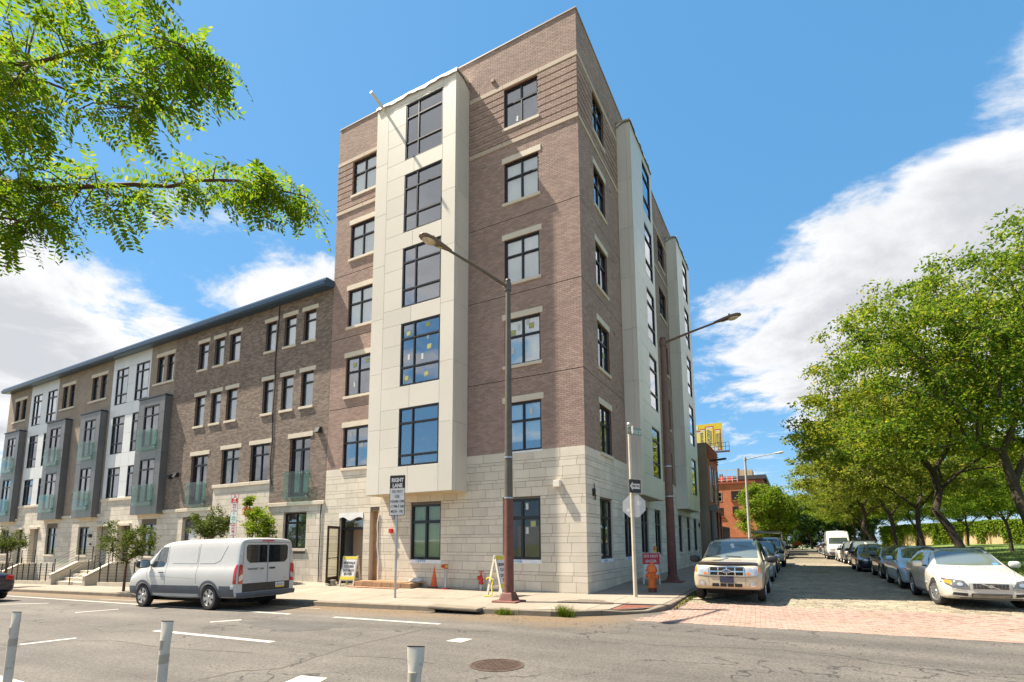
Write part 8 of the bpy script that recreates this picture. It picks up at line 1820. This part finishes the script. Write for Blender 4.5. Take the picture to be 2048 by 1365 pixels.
o = thing('locust_tree', 'honey locust whose feathery boughs hang into the upper left of the picture', 'tree', (TX, TY, .1)); m = MB(); m.tube(tr_, [.24, .19, .17, .15], 14); m.build('trunk', BARK, o, smooth=True, fixn=False)
nodes = []; 
for bi, bg_ in enumerate(boughs):
    pts = [np.array(tr_[-1])-np.array([0, 0, .15*bi])]+[rp_(*q)+np.random.default_rng(bi).normal(0, .008, 3) for q in bg_]; rr_ = [.07]+[max(.0045, (.021 if bi == 0 else .015)*(1-i/(len(pts)-1))**.8) for i in range(len(pts)-1)]
    m = MB(); m.tube(pts, rr_, 8, cap=False); m.build('bough', BARKL, o, smooth=True, fixn=False)
    for a, b in zip(pts[2:], pts[3:]):
        for t in np.linspace(0, 1, 6): nodes.append(a+(b-a)*t)
nodes = np.array(nodes)
def frond(seed):
    r = np.random.default_rng(seed); n = int(r.integers(9, 13)); L_ = .125+.008*n; V = []; F = []; pts = []
    for i in range(n+1):
        t = i/n; pts.append(np.array([L_*t, .015*math.sin(t*2.5+seed), -.06*t*t]))
    for i, p in enumerate(pts[1:]):
        t = (i+1)/n; l_ = (.030+.010*math.sin(math.pi*min(1, t*.9)))*r.uniform(.85, 1.1); w_ = l_*.36
        for sg in (-1, 1):
            an = sg*R_(r.uniform(58, 78)); d = np.array([math.cos(an), math.sin(an), r.uniform(-.45, .1)]); d /= np.linalg.norm(d); s_ = np.cross(d, [0, 0, 1]); s_ /= np.linalg.norm(s_); b = len(V); tw = np.array([0, 0, r.uniform(-.3, .3)])*w_
            q = p+d*.003; V += [q, q+d*l_*.28+s_*w_*.45+tw, q+d*l_*.72+s_*w_*.42+tw, q+d*l_, q+d*l_*.72-s_*w_*.42-tw, q+d*l_*.28-s_*w_*.45-tw]; F.append((b, b+1, b+2, b+3, b+4, b+5))
    for a, c in zip(pts, pts[1:]):
        b = len(V); e = np.array([0, .0011, 0]); V += [a-e, a+e, c+e, c-e]; F.append((b, b+1, b+2, b+3))
    return V, F
FRV = [frond(s_) for s_ in range(8)]; FRM = []
for V_, F_ in FRV:
    me = bpy.data.meshes.new('leaf'); me.from_pydata([tuple(v) for v in V_], [], F_); me.materials.append(LF_N); FRM.append(me)
rng = np.random.default_rng(77); cl = []
def inpoly(x, y, P):
    c = False; j = len(P)-1
    for i in range(len(P)):
        if (P[i][1] > y) != (P[j][1] > y) and x < (P[j][0]-P[i][0])*(y-P[i][1])/(P[j][1]-P[i][1])+P[i][0]: c = not c
        j = i
    return c
def fill(n, poly, d0, d1):
    xs = [p[0] for p in poly]; ys = [p[1] for p in poly]; k = 0
    while k < n:
        x, y = rng.uniform(min(xs), max(xs)), rng.uniform(min(ys), max(ys))
        if inpoly(x, y, poly): cl.append(rp_(x, y, rng.uniform(d0, d1))); k += 1
fill(52, [(-40, -40), (330, -40), (372, 60), (330, 215), (150, 225), (-40, 190)], 2.5, 3.2); fill(12, [(330, 20), (405, 70), (430, 160), (420, 200), (350, 200)], 2.8, 3.2); fill(6, [(400, 100), (460, 118), (465, 135), (410, 130)], 3.0, 3.2)
fill(20, [(-40, 190), (140, 215), (130, 330), (-40, 330)], 2.9, 3.4); fill(46, [(-40, 320), (200, 330), (420, 318), (560, 345), (590, 400), (520, 425), (300, 420), (-40, 440)], 3.1, 3.6); fill(11, [(520, 350), (600, 365), (655, 400), (650, 430), (610, 440), (540, 410)], 3.35, 3.6); fill(9, [(-40, 450), (30, 455), (60, 500), (-20, 520)], 3.1, 3.4); fill(6, [(90, 400), (190, 400), (180, 450), (110, 450)], 3.2, 3.5)
inst = []; tw = MB()
for c in cl:
    k = int(np.argmin(np.linalg.norm(nodes-c, axis=1))); a = nodes[k]; mid = (a+c)/2+np.array([0, 0, .03]); tw.tube([a, mid, c], [.0048, .0036, .002], 5, cap=False)
    for q in range(int(rng.integers(3, 6))):
        t = rng.uniform(.25, 1.0); p = a+(c-a)*t; az = rng.uniform(0, 2*math.pi); inst.append((p, az, float(np.clip(rng.normal(.45, .45), -.5, 1.4)), rng.uniform(-.9, .9), rng.uniform(.75, 1.3)))
# fronds straight on the boughs
for bi in (0, 1, 2, 3):
    for a in nodes[rng.integers(0, len(nodes), 26)]:
        if (Vector(a)-CO).dot(CF) > 1: inst.append((a, rng.uniform(0, 2*math.pi), float(np.clip(rng.normal(.45, .45), -.5, 1.4)), rng.uniform(-.9, .9), rng.uniform(.75, 1.2)))
tag(tw.build('twig', BARKL, o, fixn=False), kind='stuff')
inst.sort(key=lambda q: (Vector(q[0])-CO).length); Vs = []; Fs = []
for i, (p, az, dp, rl, sc_) in enumerate(inst):
    M = Matrix.Rotation(az, 4, 'Z') @ Matrix.Rotation(dp, 4, 'Y') @ Matrix.Rotation(rl, 4, 'X')
    if i < 300:
        q = link('leaf', FRM[i % 8], None, o, Vector(p)-Vector((TX, TY, .1)), M.to_euler(), (sc_,)*3)
    else:
        b = len(Vs); V_, F_ = FRV[i % 8]; Mn = np.array(M.to_3x3())*sc_; Vs += list((np.array(V_) @ Mn.T)+np.array(p)-np.array([TX, TY, .1])); Fs += [tuple(x+b for x in f) for f in F_]
me = bpy.data.meshes.new('foliage'); me.from_pydata([tuple(v) for v in Vs], [], Fs); me.materials.append(LF_N); tag(link('foliage', me, None, o), kind='stuff')
